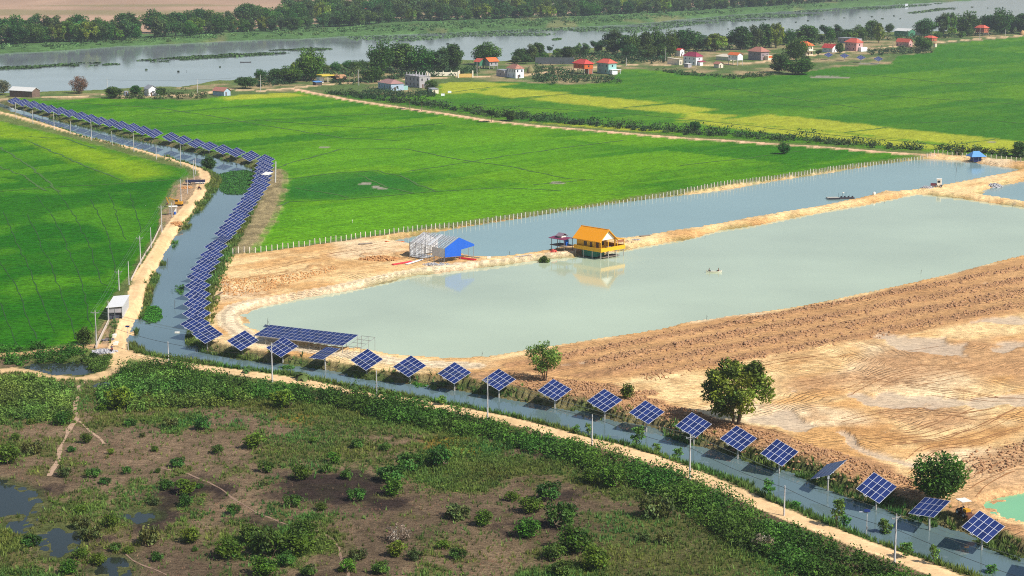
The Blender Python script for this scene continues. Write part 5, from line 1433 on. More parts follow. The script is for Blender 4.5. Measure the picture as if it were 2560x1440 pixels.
# ---------------------------------------------------------------- poles and cables
POLEM = M('pole_concrete', S(196, 192, 188), .8, .08, 2)
CABLE = M('black_cable', S(46, 48, 50), .6, .1, 2)
WIRE = M('aluminium_wire', S(120, 130, 120), .4, .1, 2, metal=.3)
tops = {}
def pole(x, y, yt, arm=False, key='pole', r=.15, arm_dir=None, xt=None):
    X, Y, Z = at(x, y)
    s = scale_at(y, Z)
    h = (y - yt) / s / .975
    root = empty('utility_pole', (X, Y, Z))
    MB().tube([(0, 0, -.6), (0, 0, h)], [r, r * .62], 8).build('shaft', POLEM, root)
    if arm:
        d = np.array(arm_dir if arm_dir is not None else (1, .25, 0), float); d /= np.linalg.norm(d)
        Rm = np.stack([d, np.cross([0, 0, 1], d), [0, 0, 1]], 1)
        MB().box((0, 0, h - .45), (1.9, .1, .12), Rm).build('crossarm', STEEL, root)
        br = MB()
        for sg in (-1, 1):
            br.tube([(0, 0, h - 1.0), tuple(d * .62 * sg + np.array([0, 0, h - .5]))], .025, 5)
        br.build('brace', STEEL, root)
        for q in (-.85, 0, .85):
            zz = h - .39 if q else h
            MB().tube([tuple(d * q + np.array([0, 0, zz])), tuple(d * q + np.array([0, 0, zz + .22]))], [.05, .035], 6).build('insulator', M('porcelain', S(200, 196, 190), .3, .05), root)
        tops[(x, y)] = [np.array([X, Y, Z]) + d * q + np.array([0, 0, (h - .18) if q else h + .2]) for q in (-.85, 0, .85)]
    else:
        tops[(x, y)] = [np.array([X, Y, Z + h * .93])]
    lineup(key, root, x)
    return root
main_arm = [(2236, 1413, 1286), (1724, 1197, 1086), (1219, 1051, 943), (681, 957, 860), (241.5, 869, 777), (298, 726, 676), (351.7, 661, 592), (404.8, 581, 515), (453, 507, 450), (485, 453, 402)]
dirs = [(1, .7, 0)] * 4 + [(1, .2, 0)] * 6
for (x, y, t_), d in zip(main_arm, dirs):
    pole(x, y, t_, True, 'pole_arm', .17, d)
for x, y, t_ in ((1960, 1289, 1213), (1480, 1112, 1036), (942, 1002, 928), (421.6, 907, 854), (272, 804, 753), (322.5, 712, 654), (378, 619, 569), (430, 543, 507), (469, 484, 444), (489, 436, 395)):
    pole(x, y, t_, False, 'pole_low', .15)
for x, y, t_ in ((452, 415, 363), (391, 398.5, 360.5), (334.8, 380.6, 333), (280.5, 364, 330), (229, 351.6, 300), (177, 334, 303), (135.7, 324.5, 281), (82.5, 310, 276), (40.3, 297.8, 256.6)):
    pole(x, y, t_, False, 'pole_up', .15)
for x, y, t_ in ((268.7, 229, 198), (494, 232, 198), (651.7, 228.4, 188), (897, 213.7, 175), (1192.5, 191, 156), (1566, 165, 145), (1664, 152, 122), (2449, 98.8, 70.6), (2513, 91, 74), (1580, 135, 110), (1400, 148, 124)):
    pole(x, y, t_, False, 'pole_vil', .19)
X, Y, Z = at(688, 456)
lean = empty('leaning_pole', (X, Y, Z)); MB().tube([(0, 0, -.4), (.35, .2, 7.6)], [.32, .24], 8).build('shaft', POLEM, lean); tag(lean, 'thick pale post leaning beside the top of the tracker column', 'post')

def cable(name, pts, r, mat, label, sag=.02):
    """one hanging cable through the points"""
    mb = MB(); path = []
    for a_, b_ in zip(pts[:-1], pts[1:]):
        a_ = np.array(a_); b_ = np.array(b_); L = np.linalg.norm(b_ - a_)
        for t in np.linspace(0, 1, 9)[:-1]:
            p = a_ + (b_ - a_) * t; p[2] -= 4 * sag * L * t * (1 - t); path.append(p)
    path.append(np.array(pts[-1]))
    mb.tube(path, r, 4)
    o = mb.build(name, mat)
    return tag(o, label, 'cable')
off = np.array([28.0, -34, -1])
for k, lb in enumerate(('left', 'middle', 'right')):
    P = [tops[(x, y)][k] for x, y, _ in main_arm]
    cable('power_cable', [P[0] + off] + P, .022, WIRE, lb + ' wire of the three strung along the crossarm poles', .012)
low = [(1960, 1289), (1480, 1112), (942, 1002), (421.6, 907)]
lo_pts = [tops[(2236, 1413)][1] + np.array([0, 0, -2.4])] + [tops[p][0] for p in low[:1]] + [tops[(1724, 1197)][1] + np.array([0, 0, -2.4])] + [tops[low[1]][0]] + [tops[(1219, 1051)][1] + np.array([0, 0, -2.4])] + [tops[low[2]][0]] + [tops[(681, 957)][1] + np.array([0, 0, -2.4])] + [tops[low[3]][0]] + [tops[(241.5, 869)][1] + np.array([0, 0, -2.4])]
cable('telephone_cable', [lo_pts[0] + off] + lo_pts, .035, CABLE, 'thick dark cable slung between all the lower road poles', .02)
up_pts = [tops[(x, y)][0] for x, y in ((489, 436), (452, 415), (391, 398.5), (334.8, 380.6), (280.5, 364), (229, 351.6), (177, 334), (135.7, 324.5), (82.5, 310), (40.3, 297.8))]
cable('telephone_cable', up_pts, .025, CABLE, 'cable along the upper canal road poles', .012)
cable('telephone_cable', [tops[p][0] for p in ((268.7, 229), (494, 232), (651.7, 228.4), (897, 213.7), (1192.5, 191))], .03, CABLE, 'cable along the poles on the near river bank', .008)

def lamp_post(x, y, yt, label, flip=1):
    X, Y, Z = at(x, y); h = (y - yt) / scale_at(y, Z) / .97
    r = empty('solar_lamp', (X, Y, Z))
    MB().tube([(0, 0, -.4), (0, 0, h)], [.07, .05], 6).build('shaft', POLEM, r)
    MB().box((0, 0, h + .1), (.9, .55, .04), np.array(Matrix.Rotation(.5, 3, 'X'))).build('solar_panel', PANEL, r)
    MB().tube([(0, 0, h - .25), (-.9 * flip, -.1, h - .05)], .03, 5).build('lamp_arm', STEEL, r)
    MB().box((-1.0 * flip, -.1, h - .05), (.5, .18, .08)).build('lamp_head', ALU, r)
    MB().box((.1, 0, h * .45), (.25, .2, .4)).build('battery_box', STEEL, r)
    st = MB()
    for a in (.4, 2.5, 4.6):
        st.tube([(0, 0, h * .42), (1.3 * math.cos(a), 1.3 * math.sin(a), -.1)], .015, 4)
    st.build('stay', STEEL, r)
    tag(r, label, 'street lamp')
lamp_post(2165.5, 1347, 1272, 'slim solar street lamp on stays beside the lower canal')
lamp_post(321, 876, 818, 'slim solar street lamp at the road corner by the canal', -1)

# ---------------------------------------------------------------- fences
POSTM = M('fence_post_concrete', S(214, 206, 192), .85, .08, 2)
def fence(name, pts, spacing, h, label):
    P = [np.array(G(a, b)) for a, b in pts]
    base = P[0]; z0 = tz(*base)
    root = empty(name, (base[0], base[1], z0))
    pm = MB().box((0, 0, h / 2 - .25), (.2, .2, h + .5)).mesh('post', POSTM)
    cur = 0.0; prev = None; rails = []
    for a_, b_ in zip(P[:-1], P[1:]):
        L = np.linalg.norm(b_ - a_); d = (b_ - a_) / L
        while cur <= L:
            q = a_ + d * cur; zz = tz(*q)
            o = link(bpy.data.objects.new('post', pm), root); o.location = (q[0] - base[0], q[1] - base[1], zz - z0)
            o.rotation_euler = (RNG.normal() * .045, RNG.normal() * .045, math.atan2(d[1], d[0])); o.scale = (1, 1, RNG.uniform(.88, 1.06))
            rails.append(np.array([q[0] - base[0], q[1] - base[1], zz - z0]))
            cur += spacing
        cur -= L
    for k in range(5):
        zz = .3 + k * (h - .5) / 4
        mb = MB().tube([p + np.array([0, 0, zz]) for p in rails], .008, 3)
        mb.build('wire', WIRE, root)
    return tag(root, label, 'fence')
fence('post_fence', [(582, 640), (860, 604), (1180, 557), (1708, 480), (2150, 413), (2310, 393)], 1.86, 1.8, 'long fence of pale concrete posts behind the narrow pond')
fence('post_fence', [(2318, 391), (2345, 388), (2400, 393), (2440, 397), (2500, 402), (2560, 408), (2700, 420)], 2.2, 1.9, 'fence of pale concrete posts beside the blue hut')
# ---------------------------------------------------------------- houses
GLASS = M('dark_window', S(40, 46, 54), .25, .1, 3)
DOORM = M('wooden_door', S(96, 70, 52), .7, .2, 3)
def tile_mat(name, c, var=.16):
    """roof sheeting with ribs running down the slope"""
    return M(name, c, .75, var, 1.3, bump=.25, stretch=(1, 1, 1))
def house(name, label, x, y, R, L, h, t, wall, roof, rh=2.0, rtype='hip', ov=.5, base=0.0, winL=(), winR=(), stilts=False, flat_c=None, door=True, ridge='y', wall2=None, cat='house', z=None, trim=None):
    """x, y: photo position of the corner nearest the viewer; R, L: metres of the right and the left face; t: turn in degrees"""
    X, Y, Z = at(x, y)
    if z is not None: Z = z
    root = empty(name, (X, Y, Z), math.radians(t))
    z0, z1 = base, h
    MB().bx(0, R, 0, L, z0 - (.3 if base == 0 else 0), z1).build('wall', wall, root)
    if stilts:
        for i in range(3):
            for j in range(2 if R < 5 else 3):
                a = .15 + (R - .3) * j / (1 if R < 5 else 2); b = .15 + (L - .3) * i / 2
                MB().bx(a - .14, a + .14, b - .14, b + .14, -.3, base - .01).build('stilt', CONC, root)
    if rtype == 'hip':
        mb = MB(); o = ov
        if ridge == 'y':
            k = min((R + 2 * o) / 2, (L + 2 * o) / 2 * .8)
            r0, r1 = (R / 2, -o + k, h + rh), (R / 2, L + o - k, h + rh)
        else:
            k = min((L + 2 * o) / 2, (R + 2 * o) / 2 * .8)
            r0, r1 = (-o + k, L / 2, h + rh), (R + o - k, L / 2, h + rh)
        c = [(-o, -o, h + .02), (R + o, -o, h + .02), (R + o, L + o, h + .02), (-o, L + o, h + .02)]
        V = c + [r0, r1]
        F = ([(0, 1, 4), (1, 2, 5, 4), (2, 3, 5), (3, 0, 4, 5), (0, 3, 2, 1)] if ridge == 'y' else [(0, 1, 5, 4), (1, 2, 5), (2, 3, 4, 5), (3, 0, 4), (0, 3, 2, 1)])
        mb.add(V, F)
        rf = mb.build('roof', roof, root)
        cp = MB().tube([np.array(r0) + [0, 0, .05], np.array(r1) + [0, 0, .05]], .12, 5)
        for q, e in ((0, r0), (1, r0 if ridge == 'y' else r1), (2, r1), (3, r1 if ridge == 'y' else r0)):
            cp.tube([np.array(c[q]) + [0, 0, .05], np.array(e) + [0, 0, .05]], .1, 5)
        cp.build('ridge_cap', roof, rf)
    elif rtype == 'gable':
        o = ov; th = .12
        if ridge == 'y':
            prof = [(-o, -o, h - rh * o / (R / 2) * .5), (R / 2, -o, h + rh), (R + o, -o, h - rh * o / (R / 2) * .5), (R + o, -o, h - rh * o / (R / 2) * .5 + th), (R / 2, -o, h + rh + th), (-o, -o, h - rh * o / (R / 2) * .5 + th)]
            MB().prism([(prof[i][0], prof[i][1], prof[i][2]) for i in range(6)], (0, L + 2 * o, 0)).build('roof', roof, root)
            MB().prism([(.01, .02, h - .02), (R / 2, .02, h + rh - .12), (R - .01, .02, h - .02)], (0, L - .04, 0)).build('gable', wall, root)
        else:
            prof = [(-o, -o, h - rh * o / (L / 2) * .5), (-o, L / 2, h + rh), (-o, L + o, h - rh * o / (L / 2) * .5), (-o, L + o, h - rh * o / (L / 2) * .5 + th), (-o, L / 2, h + rh + th), (-o, -o, h - rh * o / (L / 2) * .5 + th)]
            MB().prism(prof, (R + 2 * o, 0, 0)).build('roof', roof, root)
            MB().prism([(.02, .01, h - .02), (.02, L / 2, h + rh - .12), (.02, L - .01, h - .02)], (R - .04, 0, 0)).build('gable', wall, root)
    elif rtype == 'shed':
        o = ov
        MB().prism([(-o, -o, h + .02), (-o, L + o, h + rh), (-o, L + o, h + rh + .12), (-o, -o, h + .14)], (R + 2 * o, 0, 0)).build('roof', roof, root)
    else:
        MB().bx(-ov, R + ov, -ov, L + ov, h + .01, h + .22).build('roof', roof, root)
    for (zc, n, w, hh) in winL:
        for i in range(n):
            c = L * (i + .5) / n
            wd = MB().bx(-.03, .05, c - w / 2, c + w / 2, zc - hh / 2, zc + hh / 2).build('window', GLASS, root)
            MB().bx(-.07, .02, c - w / 2 - .12, c + w / 2 + .12, zc - hh / 2 - .14, zc - hh / 2 - .02).build('sill', trim or wall, wd)
    for (zc, n, w, hh) in winR:
        for i in range(n):
            c = R * (i + .5) / n
            wd = MB().bx(c - w / 2, c + w / 2, -.03, .05, zc - hh / 2, zc + hh / 2).build('window', GLASS, root)
            MB().bx(c - w / 2 - .12, c + w / 2 + .12, -.07, .02, zc - hh / 2 - .14, zc - hh / 2 - .02).build('sill', trim or wall, wd)
    if door and base == 0:
        c = R * .32
        MB().bx(c - .45, c + .45, -.045, .03, .05, 2.05).build('door', DOORM, root)
    tag(root, label, cat)
    return root
WH = M('white_render', S(234, 236, 240), .8, .07, .8); BLW = M('pale_blue_render', S(168, 186, 204), .8, .07, .8); GRYC = M('bare_concrete', S(168, 164, 166), .85, .14, 1.0); MINT = M('mint_render', S(150, 192, 186), .8, .07, .8)
PINK = M('pink_render', S(206, 160, 154), .8, .08, .8); ORW = M('orange_boards', S(206, 96, 34), .75, .1, 1, stretch=(6, 6, .3)); BRK = M('brick_wall', S(170, 100, 76), .85, .15, 2); CRM = M('cream_render', S(222, 212, 190), .8, .08, .8); DKW = M('dark_boards', S(86, 74, 66), .85, .2, 2); GRNW = M('green_sheeting', S(70, 130, 100), .6, .08, 1)
R_RED = tile_mat('red_roof', S(204, 72, 66)); R_OR = tile_mat('orange_roof', S(222, 112, 58)); R_ORR = tile_mat('orange_red_roof', S(214, 100, 80)); R_PUR = tile_mat('purple_red_roof', S(150, 52, 78)); R_BRN = tile_mat('brown_roof', S(172, 116, 100)); R_PNK = tile_mat('faded_pink_roof', S(164, 124, 118)); R_RUST = tile_mat('rusty_patched_roof', S(170, 118, 100), .35)
R_WHT = tile_mat('white_sheet_roof', S(214, 212, 206), .08); R_CRM = tile_mat('cream_sheet_roof', S(216, 204, 182), .08); R_BLU = tile_mat('blue_sheet_roof', S(96, 150, 206), .08); R_THATCH = tile_mat('thatch', S(176, 134, 98), .25); R_GRY = tile_mat('grey_sheet_roof', S(150, 152, 156), .1)
h1 = house('long_low_house', 'long low pale blue house with faded pink hipped roof', 977.6, 227, 8.2, 17, 3.9, 30, BLW, R_PNK, 2.1, winL=((2.0, 5, .6, 1.6),), winR=((2.0, 1, 1.2, 1.2),))
MB().prism([(8.25, -.1, 3.0), (11.2, -.1, 2.6), (11.2, -.1, 2.72), (8.25, -.1, 3.12)], (0, 6.5, 0)).build('lean_to_roof', R_GRY, h1); MB().bx(8.22, 11.0, .1, 6.2, -.2, 2.58).build('lean_to', MINT, h1)
h2 = house('concrete_house', 'unfinished two-storey grey concrete house with columns on its flat roof', 1048.6, 220, 7.4, 17, 6.5, 33, GRYC, GRYC, .2, 'flat', .3, winL=((4.8, 4, .9, 1.4), (1.7, 4, .9, 1.4)), winR=((4.8, 2, .9, 1.3), (1.6, 1, .9, 1.4)))
for i in range(5):
    for j in (0, 1):
        MB().bx(.2 + j * 6.6, .6 + j * 6.6, 1 + i * 3.6, 1.4 + i * 3.6, 6.72, 8.4).build('roof_column', GRYC, h2)
h3 = house('white_villa', 'white two-storey villa with rusty patched hipped roof', 1289, 196, 6.1, 11, 5.9, 31, WH, R_RUST, 2.6, winL=((4.6, 4, .7, 1.4), (1.6, 2, .7, 1.2)), winR=((4.6, 2, .9, 1.3), (1.5, 1, .9, 1.6)), trim=DKW)
house('villa_annex', 'grey windowless annex at the left of the white villa', 1261, 193, 5.2, 10, 4.0, 31, GRYC, R_GRY, .3, 'shed', .1, winL=((1.8, 1, .8, .9),), door=False, cat='annex')
house('tiled_house', 'small green house with orange-red roof beside the river tree', 1199, 172, 5, 7, 4.6, 31, GRNW, R_ORR, 2.0, 'gable', .6, base=2.0, stilts=True)
house('tiled_house', 'small grey house with bright orange roof below the round river tree', 1224, 173, 6.5, 8, 5.2, 31, GRYC, R_OR, 2.2, 'gable', .8, base=2.0, stilts=True, winR=((3.6, 2, .8, 1.1),), ridge='x')
h5 = house('stilt_house', 'orange boarded stilt house with bright red hipped roof', 1461, 186, 6.6, 13, 6.6, 31, ORW, R_RED, 2.7, ov=.7, base=3.4, stilts=True, winL=((5.0, 3, .7, 1.1),), winR=((5.1, 1, 1.1, 1.1),))
MB().bx(3.4, 6.5, .2, 5, -.2, 3.38).build('ground_room', BRK, h5)
h6 = house('mint_house', 'mint green two-storey house with orange roof and white porch', 1521, 186, 6.2, 13, 7.0, 31, MINT, R_ORR, 2.6, ov=.7, winL=((5.4, 3, .8, 1.3), (1.9, 2, .9, 1.3)), winR=((5.4, 1, 1.0, 1.2),))
MB().bx(.4, 7.6, -3.4, -.05, 2.9, 3.15).build('porch_roof', WH, h6); MB().bx(.8, 5.2, -2.8, -.03, -.3, 2.88).build('porch', WH, h6)
for q in (1.0, 7.0):
    MB().bx(q - .12, q + .12, -3.2, -2.96, -.3, 2.88).build('porch_post', WH, h6)
h7 = house('purple_roof_house', 'white two-storey house with purple-red hipped roof', 1739.6, 164, 5.9, 13, 6.0, 36, WH, R_PUR, 2.8, ov=.7, winL=((4.4, 3, .8, 1.0), (1.7, 3, .9, 1.2)), winR=((4.4, 1, 1.0, 1.1),))
MB().prism([(1.2, -3.0, 2.5), (1.2, -.05, 3.1), (1.2, -.05, 3.22), (1.2, -3.0, 2.62)], (5.6, 0, 0)).build('porch_roof', R_PUR, h7); MB().bx(1.6, 4.2, -2.6, -.03, -.3, 2.5).build('porch', WH, h7)
house('flat_annex', 'cream flat-roofed building left of the purple-roofed house', 1698, 163, 3.0, 12, 4.0, 38, CRM, R_CRM, .4, 'shed', .4, winR=((1.6, 1, .8, 1.8),), door=False, cat='annex')
house('small_tiled_hut', 'small white hut with red-brown roof behind the flat annex', 1700, 141, 4, 6, 4.4, 34, WH, R_RED, 1.4, 'gable', .4, winR=((2.6, 1, .8, 1.2),), cat='hut')
house('sheet_roof_barn', 'low barn with wide cream sheet roof beside the purple-roofed house', 1826, 152, 7, 14, 2.6, 40, CRM, R_CRM, 1.7, 'hip', .6, cat='barn')
h9 = house('white_stilt_house', 'narrow white stilt house with orange roof in mid village', 1843.5, 164.5, 4.6, 10, 7.2, 33, WH, R_OR, 1.6, 'gable', .5, base=3.7, stilts=True, winL=((5.6, 3, .7, 1.1),), ridge='y')
h10 = house('brown_roof_house', 'grey house with wide brown hipped roof on a mound', 1902, 151, 8.0, 13, 6.0, 36, M('grey_purple_render', S(150, 136, 140), .8, .1, 1), R_BRN, 3.2, ov=.9, winL=((4.2, 3, .7, 1.0),), winR=((3.6, 2, .9, 1.1),), trim=WH)
MB().bx(3.4, 8.4, -3.8, -.05, -.2, 3.4).build('porch', CRM, h10); MB().bx(4.0, 8.0, -3.86, -3.8, 1.7, 3.2).build('porch_screen', R_OR, h10)
h11 = house('orange_roof_house', 'cream two-storey house with orange tiled roof behind the dark trees', 2015.6, 139, 6.6, 12, 7.2, 33, CRM, R_OR, 3.0, ov=.9, winL=((5.4, 3, .8, 1.2),), winR=((5.4, 2, .9, 1.3), (1.8, 2, 1.0, 1.6)))
MB().bx(-.6, 7.4, -2.4, -.05, 3.3, 3.55).build('balcony', CRM, h11)
house('red_roof_bungalow', 'low white bungalow with long red gabled roof', 2081, 131, 5.4, 11, 3.4, 33, WH, R_RED, 2.6, 'gable', .8, winL=((1.8, 2, .8, .9),))
h13 = house('pink_villa', 'two-storey pink villa with red hipped roof and four upper windows', 2140.5, 128.5, 6.6, 12.5, 6.6, 33, PINK, R_ORR, 3.0, ov=.6, winL=((4.9, 4, .9, 1.1), (1.6, 2, 1.0, 1.2)), winR=((4.7, 1, .9, 1.6),), trim=WH)
MB().bx(2.2, 8.6, -3.0, -.05, -.2, 3.1).build('porch', WH, h13)
house('long_concrete_block', 'long grey concrete building with flat roof behind the pink villa', 2139, 110, 7, 20, 4.3, 36, GRYC, R_GRY, .3, 'flat', .3, winL=((2.6, 4, 1.0, 1.2),), door=False, cat='building')
h15 = house('pink_bungalow', 'pink bungalow with red roof at the right of the village', 2271.7, 118, 4.0, 14, 4.0, 33, PINK, R_ORR, 2.4, 'gable', .5, winL=((1.8, 4, .8, 1.5),), winR=((2.0, 1, .8, 1.0),), trim=WH)
house('green_barn', 'green barn with white sheet roof among the far village trees', 2271, 92, 9, 16, 4.8, 38, GRNW, R_WHT, 2.0, 'gable', .6, door=False, cat='barn')
house('cream_roof_shed', 'shed with cream sheet roof right of the green barn', 2312, 88, 7, 14, 3.4, 38, CRM, R_CRM, 1.4, 'gable', .7, door=False, cat='shed')
house('red_roof_hut', 'hut with faded red roof half hidden by the bush mass', 2330, 103, 6, 9, 2.8, 33, BRK, R_ORR, 1.6, 'hip', .6, cat='hut')
h17 = house('brick_stilt_house', 'brick stilt house with red-orange roof on the far village road', 2459.5, 90, 5.4, 10, 7.0, 33, BRK, R_ORR, 2.4, ov=.7, base=2.9, stilts=True, winR=((5.0, 2, .8, 1.2),))
MB().prism([(5.5, .4, 2.9), (8.4, .4, -.2), (8.4, .4, .05), (5.5, .4, 3.15)], (0, 1.2, 0)).build('stair', CONC, h17)
house('roadside_kiosk', 'tiny cream kiosk at the field edge of the village road', 2338, 118, 1.8, 2.0, 3.0, 33, CRM, R_OR, .3, 'flat', .2, door=False, cat='kiosk')
fs = empty('petrol_canopy', at(817, 206), math.radians(31))
MB().bx(-4.5, 4.5, -2.5, 6, 4.0, 4.7).build('canopy', M('yellow_fascia', S(214, 190, 70), .6, .08, 1), fs)
for a, b in ((0, -1.5), (0, 4.5)):
    MB().bx(a - .2, a + .2, b - .2, b + .2, -.3, 3.98).build('column', CRM, fs)
MB().bx(-4.2, -1.5, 1, 5.8, -.2, 3.2).build('kiosk', WH, fs)
tag(fs, 'filling station canopy with yellow edge beside the dirt crossroads', 'canopy')
house('thatched_hut', 'thatched hut with dark walls right of the filling station', 843, 206, 6, 6, 2.6, 31, DKW, R_THATCH, 1.8, 'gable', .8, cat='hut', ridge='x')
house('blue_roof_stall', 'low stall with blue sheet roof below the filling station', 790, 214, 4, 4.5, 1.9, 31, DKW, R_BLU, .4, 'shed', .4, cat='stall', door=False)
house('long_brick_shed', 'long brown brick shed with white roof at the left edge', 80.5, 244, 6, 17, 3.4, 60, M('sooty_boards', S(112, 92, 80), .85, .25, 1), R_WHT, 1.8, 'gable', .4, cat='shed', door=False)
house('small_white_house', 'small white house with grey-blue gabled roof by the river', 372, 240, 5.0, 7.5, 3.8, 30, WH, R_GRY, 1.9, 'gable', .4, winR=((2.2, 1, .9, .9),))
house('white_outhouse', 'white outhouse right of the small riverside house', 391, 238, 2.2, 2.6, 3.0, 30, WH, R_GRY, .3, 'shed', .2, cat='outhouse')
house('brown_roof_shed', 'shed with brown roof and pale blue front on the near river bank', 560, 240, 5, 9, 2.6, 52, BLW, R_BRN, 1.9, 'gable', .5, cat='shed')
house('field_toilet', 'tiny blue-grey outhouse in the bushes near the white house', 313, 240, 2, 2.4, 2.2, 30, BLW, R_GRY, .3, 'shed', .2, cat='outhouse')
house('tin_roof_hut', 'low hut with pale sheet roof beside the concrete house', 1081, 235, 4, 5, 2.5, 31, CRM, R_GRY, .5, 'shed', .3, cat='hut')
house('courtyard_hut', 'brown roofed hut in the bare yard below the cream barn', 1797, 170, 4, 5, 2.6, 36, CRM, R_BRN, 1.4, 'gable', .5, cat='hut')
house('yard_shed', 'open grey shed in front of the purple-roofed house', 1720, 169, 3.2, 4, 2.4, 36, GRYC, R_WHT, .3, 'shed', .3, cat='shed', door=False)
for (x_, y_, a_, b_, c_, w_, r_, lb) in ((179, 82, 7, 9, 6, WH, R_BLU, 'white gabled house with blue roof among the far bank trees at left'), (575, 74, 8, 11, 4, BRK, R_OR, 'house with bright orange roof on the far bank'), (744, 46, 9, 13, 7, WH, R_WHT, 'house with big white gable roof among the far bank trees'),
                                         (917, 42, 6, 8, 8, CRM, R_OR, 'two-storey cream house with orange roof on the far bank'), (940, 41, 7, 10, 5, WH, R_ORR, 'house with coral red roof beside the cream far bank house'), (832, 30, 9, 14, 6, BRK, R_ORR, 'wide red roof just showing above the far trees'),
                                         (455, 56, 6, 8, 4, GRYC, R_GRY, 'pale roof in the gap of the far bank trees'), (1307, 18, 10, 14, 8, WH, R_ORR, 'tall red roofed house at the top of the far bank belt'), (1388, 24, 6, 9, 5, WH, R_CRM, 'small white house among the far bank trees, left of a pair'), (1410, 28, 8, 11, 5, CRM, R_BRN, 'small cream house among the far bank trees, right of a pair'), (1085, 36, 6, 9, 6, BRK, R_BRN, 'brown house beside a pole on the far bank')):
    house('far_bank_house', lb, x_, y_, a_, b_, c_, 28, w_, r_, 2.6, 'gable', .7, winR=((c_ * .6, 2, .9, 1.2),), door=False)
# compound wall with gate pillars, billboards
wl = empty('compound_wall', at(1067, 191), math.radians(18))
MB().bx(0, 22, -.12, .12, -.2, 2.4).build('wall', CRM, wl)
for k_ in range(5):
    MB().bx(k_ * 5.4 - .3, k_ * 5.4 + .3, -.3, .3, -.2, 3.3).build('pillar', CRM, wl)
tag(wl, 'cream compound wall with pillars behind the concrete house', 'wall')
gw = empty('compound_gate', at(1098, 194), math.radians(18))
MB().bx(0, 9, -.08, .08, 0, 2.3).build('gate', M('yellow_gate', S(206, 170, 96), .6, .1, 1), gw)
for k_ in (0, 9.4):
    MB().bx(k_ - .4, k_ + .4, -.4, .4, -.2, 4.2).build('pillar', CRM, gw)
gw.location.x += 12
tag(gw, 'yellow gate between tall cream pillars on the village road', 'gate')
wn_ = empty('shade_net_fence', at(1338, 160), math.radians(-3))
MB().bx(0, 27, -.06, .06, -.2, 4.6).build('net', M('grey_net', S(80, 86, 90), .9, .15, .4), wn_)
tag(wn_, 'long grey net fence in front of the river trees', 'fence')
for x_, y_, lb in ((1107, 243, 'lower of two small white boards standing in the field'), (1124, 236, 'upper of two small white boards standing in the field')):
    b_ = empty('field_sign', at(x_, y_), .2)
    MB().bx(-1.0, 1.0, -.05, .05, .8, 2.0).build('board', WH, b_)
    for q in (-.8, .8): MB().bx(q - .05, q + .05, .06, .14, -.2, 1.9).build('post', STEEL, b_)
    tag(b_, lb, 'sign')
def cone_stack(x, y, r, h, mat, label):
    mb = MB(); rg = np.random.default_rng(int(x))
    prof = [(r, 0), (r * 1.05, h * .25), (r * .8, h * .55), (r * .4, h * .85), (.05, h)]
    V = []; F = []; n = 12
    for (rr, zz) in prof:
        for k in range(n):
            q = rr * rg.uniform(.9, 1.1); V.append((q * math.cos(6.283 * k / n), q * math.sin(6.283 * k / n), zz - .2))
    for i in range(len(prof) - 1):
        for k in range(n):
            F.append((i * n + k, i * n + (k + 1) % n, (i + 1) * n + (k + 1) % n, (i + 1) * n + k))
    mb.add(V, F)
    o = mb.build('haystack', mat, None, at(x, y), True)
    tag(o, label, 'haystack')
cone_stack(1326, 183, 2.6, 5.2, M('old_hay', S(128, 122, 84), .95, .2, 2, bump=.5), 'tall grey-green haystack right of the white villa')
cone_stack(2556, 87, 2.6, 4.4, M('new_hay', S(184, 144, 96), .95, .2, 2, bump=.5), 'tan haystack at the right edge on the village road')

# ---------------------------------------------------------------- yellow stilt house on the pond
YEL = M('yellow_paint', S(232, 170, 24), .6, .05, 1); YRF = M('orange_yellow_tiles', S(242, 158, 16), .6, .07, 2.5, bump=.3); WHP = M('white_gable', S(232, 226, 214), .8, .05, 1); BRN = M('brown_boards', S(150, 96, 66), .75, .15, 2, stretch=(1, 1, 8)); TEAL = M('teal_sheet', S(50, 124, 104), .6, .1, 1); WOOD = M('weathered_wood', S(128, 116, 104), .85, .2, 3)
X, Y = G(1502, 651, WL_POND)
yh = empty('yellow_stilt_house', (X, Y, WL_POND), math.radians(44))
DZ = 2.5                                     # deck above the water
MB().bx(0, 10, 0, 10.6, DZ - .12, DZ).build('deck', WOOD, yh)
for nm, b in (('parapet', (-.08, 10.08, -.08, .08)), ('parapet', (-.09, .07, .09, 10.6)), ('parapet', (9.93, 10.09, .09, 7.5))):
    MB().bx(b[0], b[1], b[2], b[3], DZ - .25, DZ + .85).build(nm, YEL, yh)
for a in (.25, 3.4, 6.6, 9.75):
    for b in (.25, 3.6, 7.0, 10.3):
        MB().tube([(a, b, -1.6), (a, b, DZ - .13)], .13, 6).build('stilt', CONC, yh)
MB().bx(1.0, 5.0, 3.4, 8.2, .35, DZ - .14).build('store_screen', TEAL, yh)
MB().bx(2, 9, 1, 4, .25, .4).build('lower_platform', WOOD, yh)
EZ = DZ + 3.0
wb = MB()
wb.bx(.75, .93, 3.4, 10.2, DZ, EZ).bx(.94, 6.0, 10.02, 10.2, DZ, EZ).bx(5.82, 6.0, 3.4, 10.0, DZ, EZ).bx(.94, 5.8, 3.4, 3.58, DZ, EZ)
wb.build('wall', YEL, yh)
MB().bx(.70, .92, 6.2, 7.4, DZ + 1.0, DZ + 2.1).build('window', GLASS, yh)
for q in (MB().bx(.66, .74, 6.1, 7.5, DZ + .9, DZ + .98),): q.build('sill', YEL, yh)
MB().bx(.70, .92, 4.1, 5.0, DZ + .05, DZ + 2.1).build('door', DOORM, yh)
MB().bx(1.6, 2.6, 3.33, 3.45, DZ + .05, DZ + 2.1).build('door', DOORM, yh); MB().bx(3.4, 4.8, 3.33, 3.45, DZ + .9, DZ + 2.0).build('window', GLASS, yh)
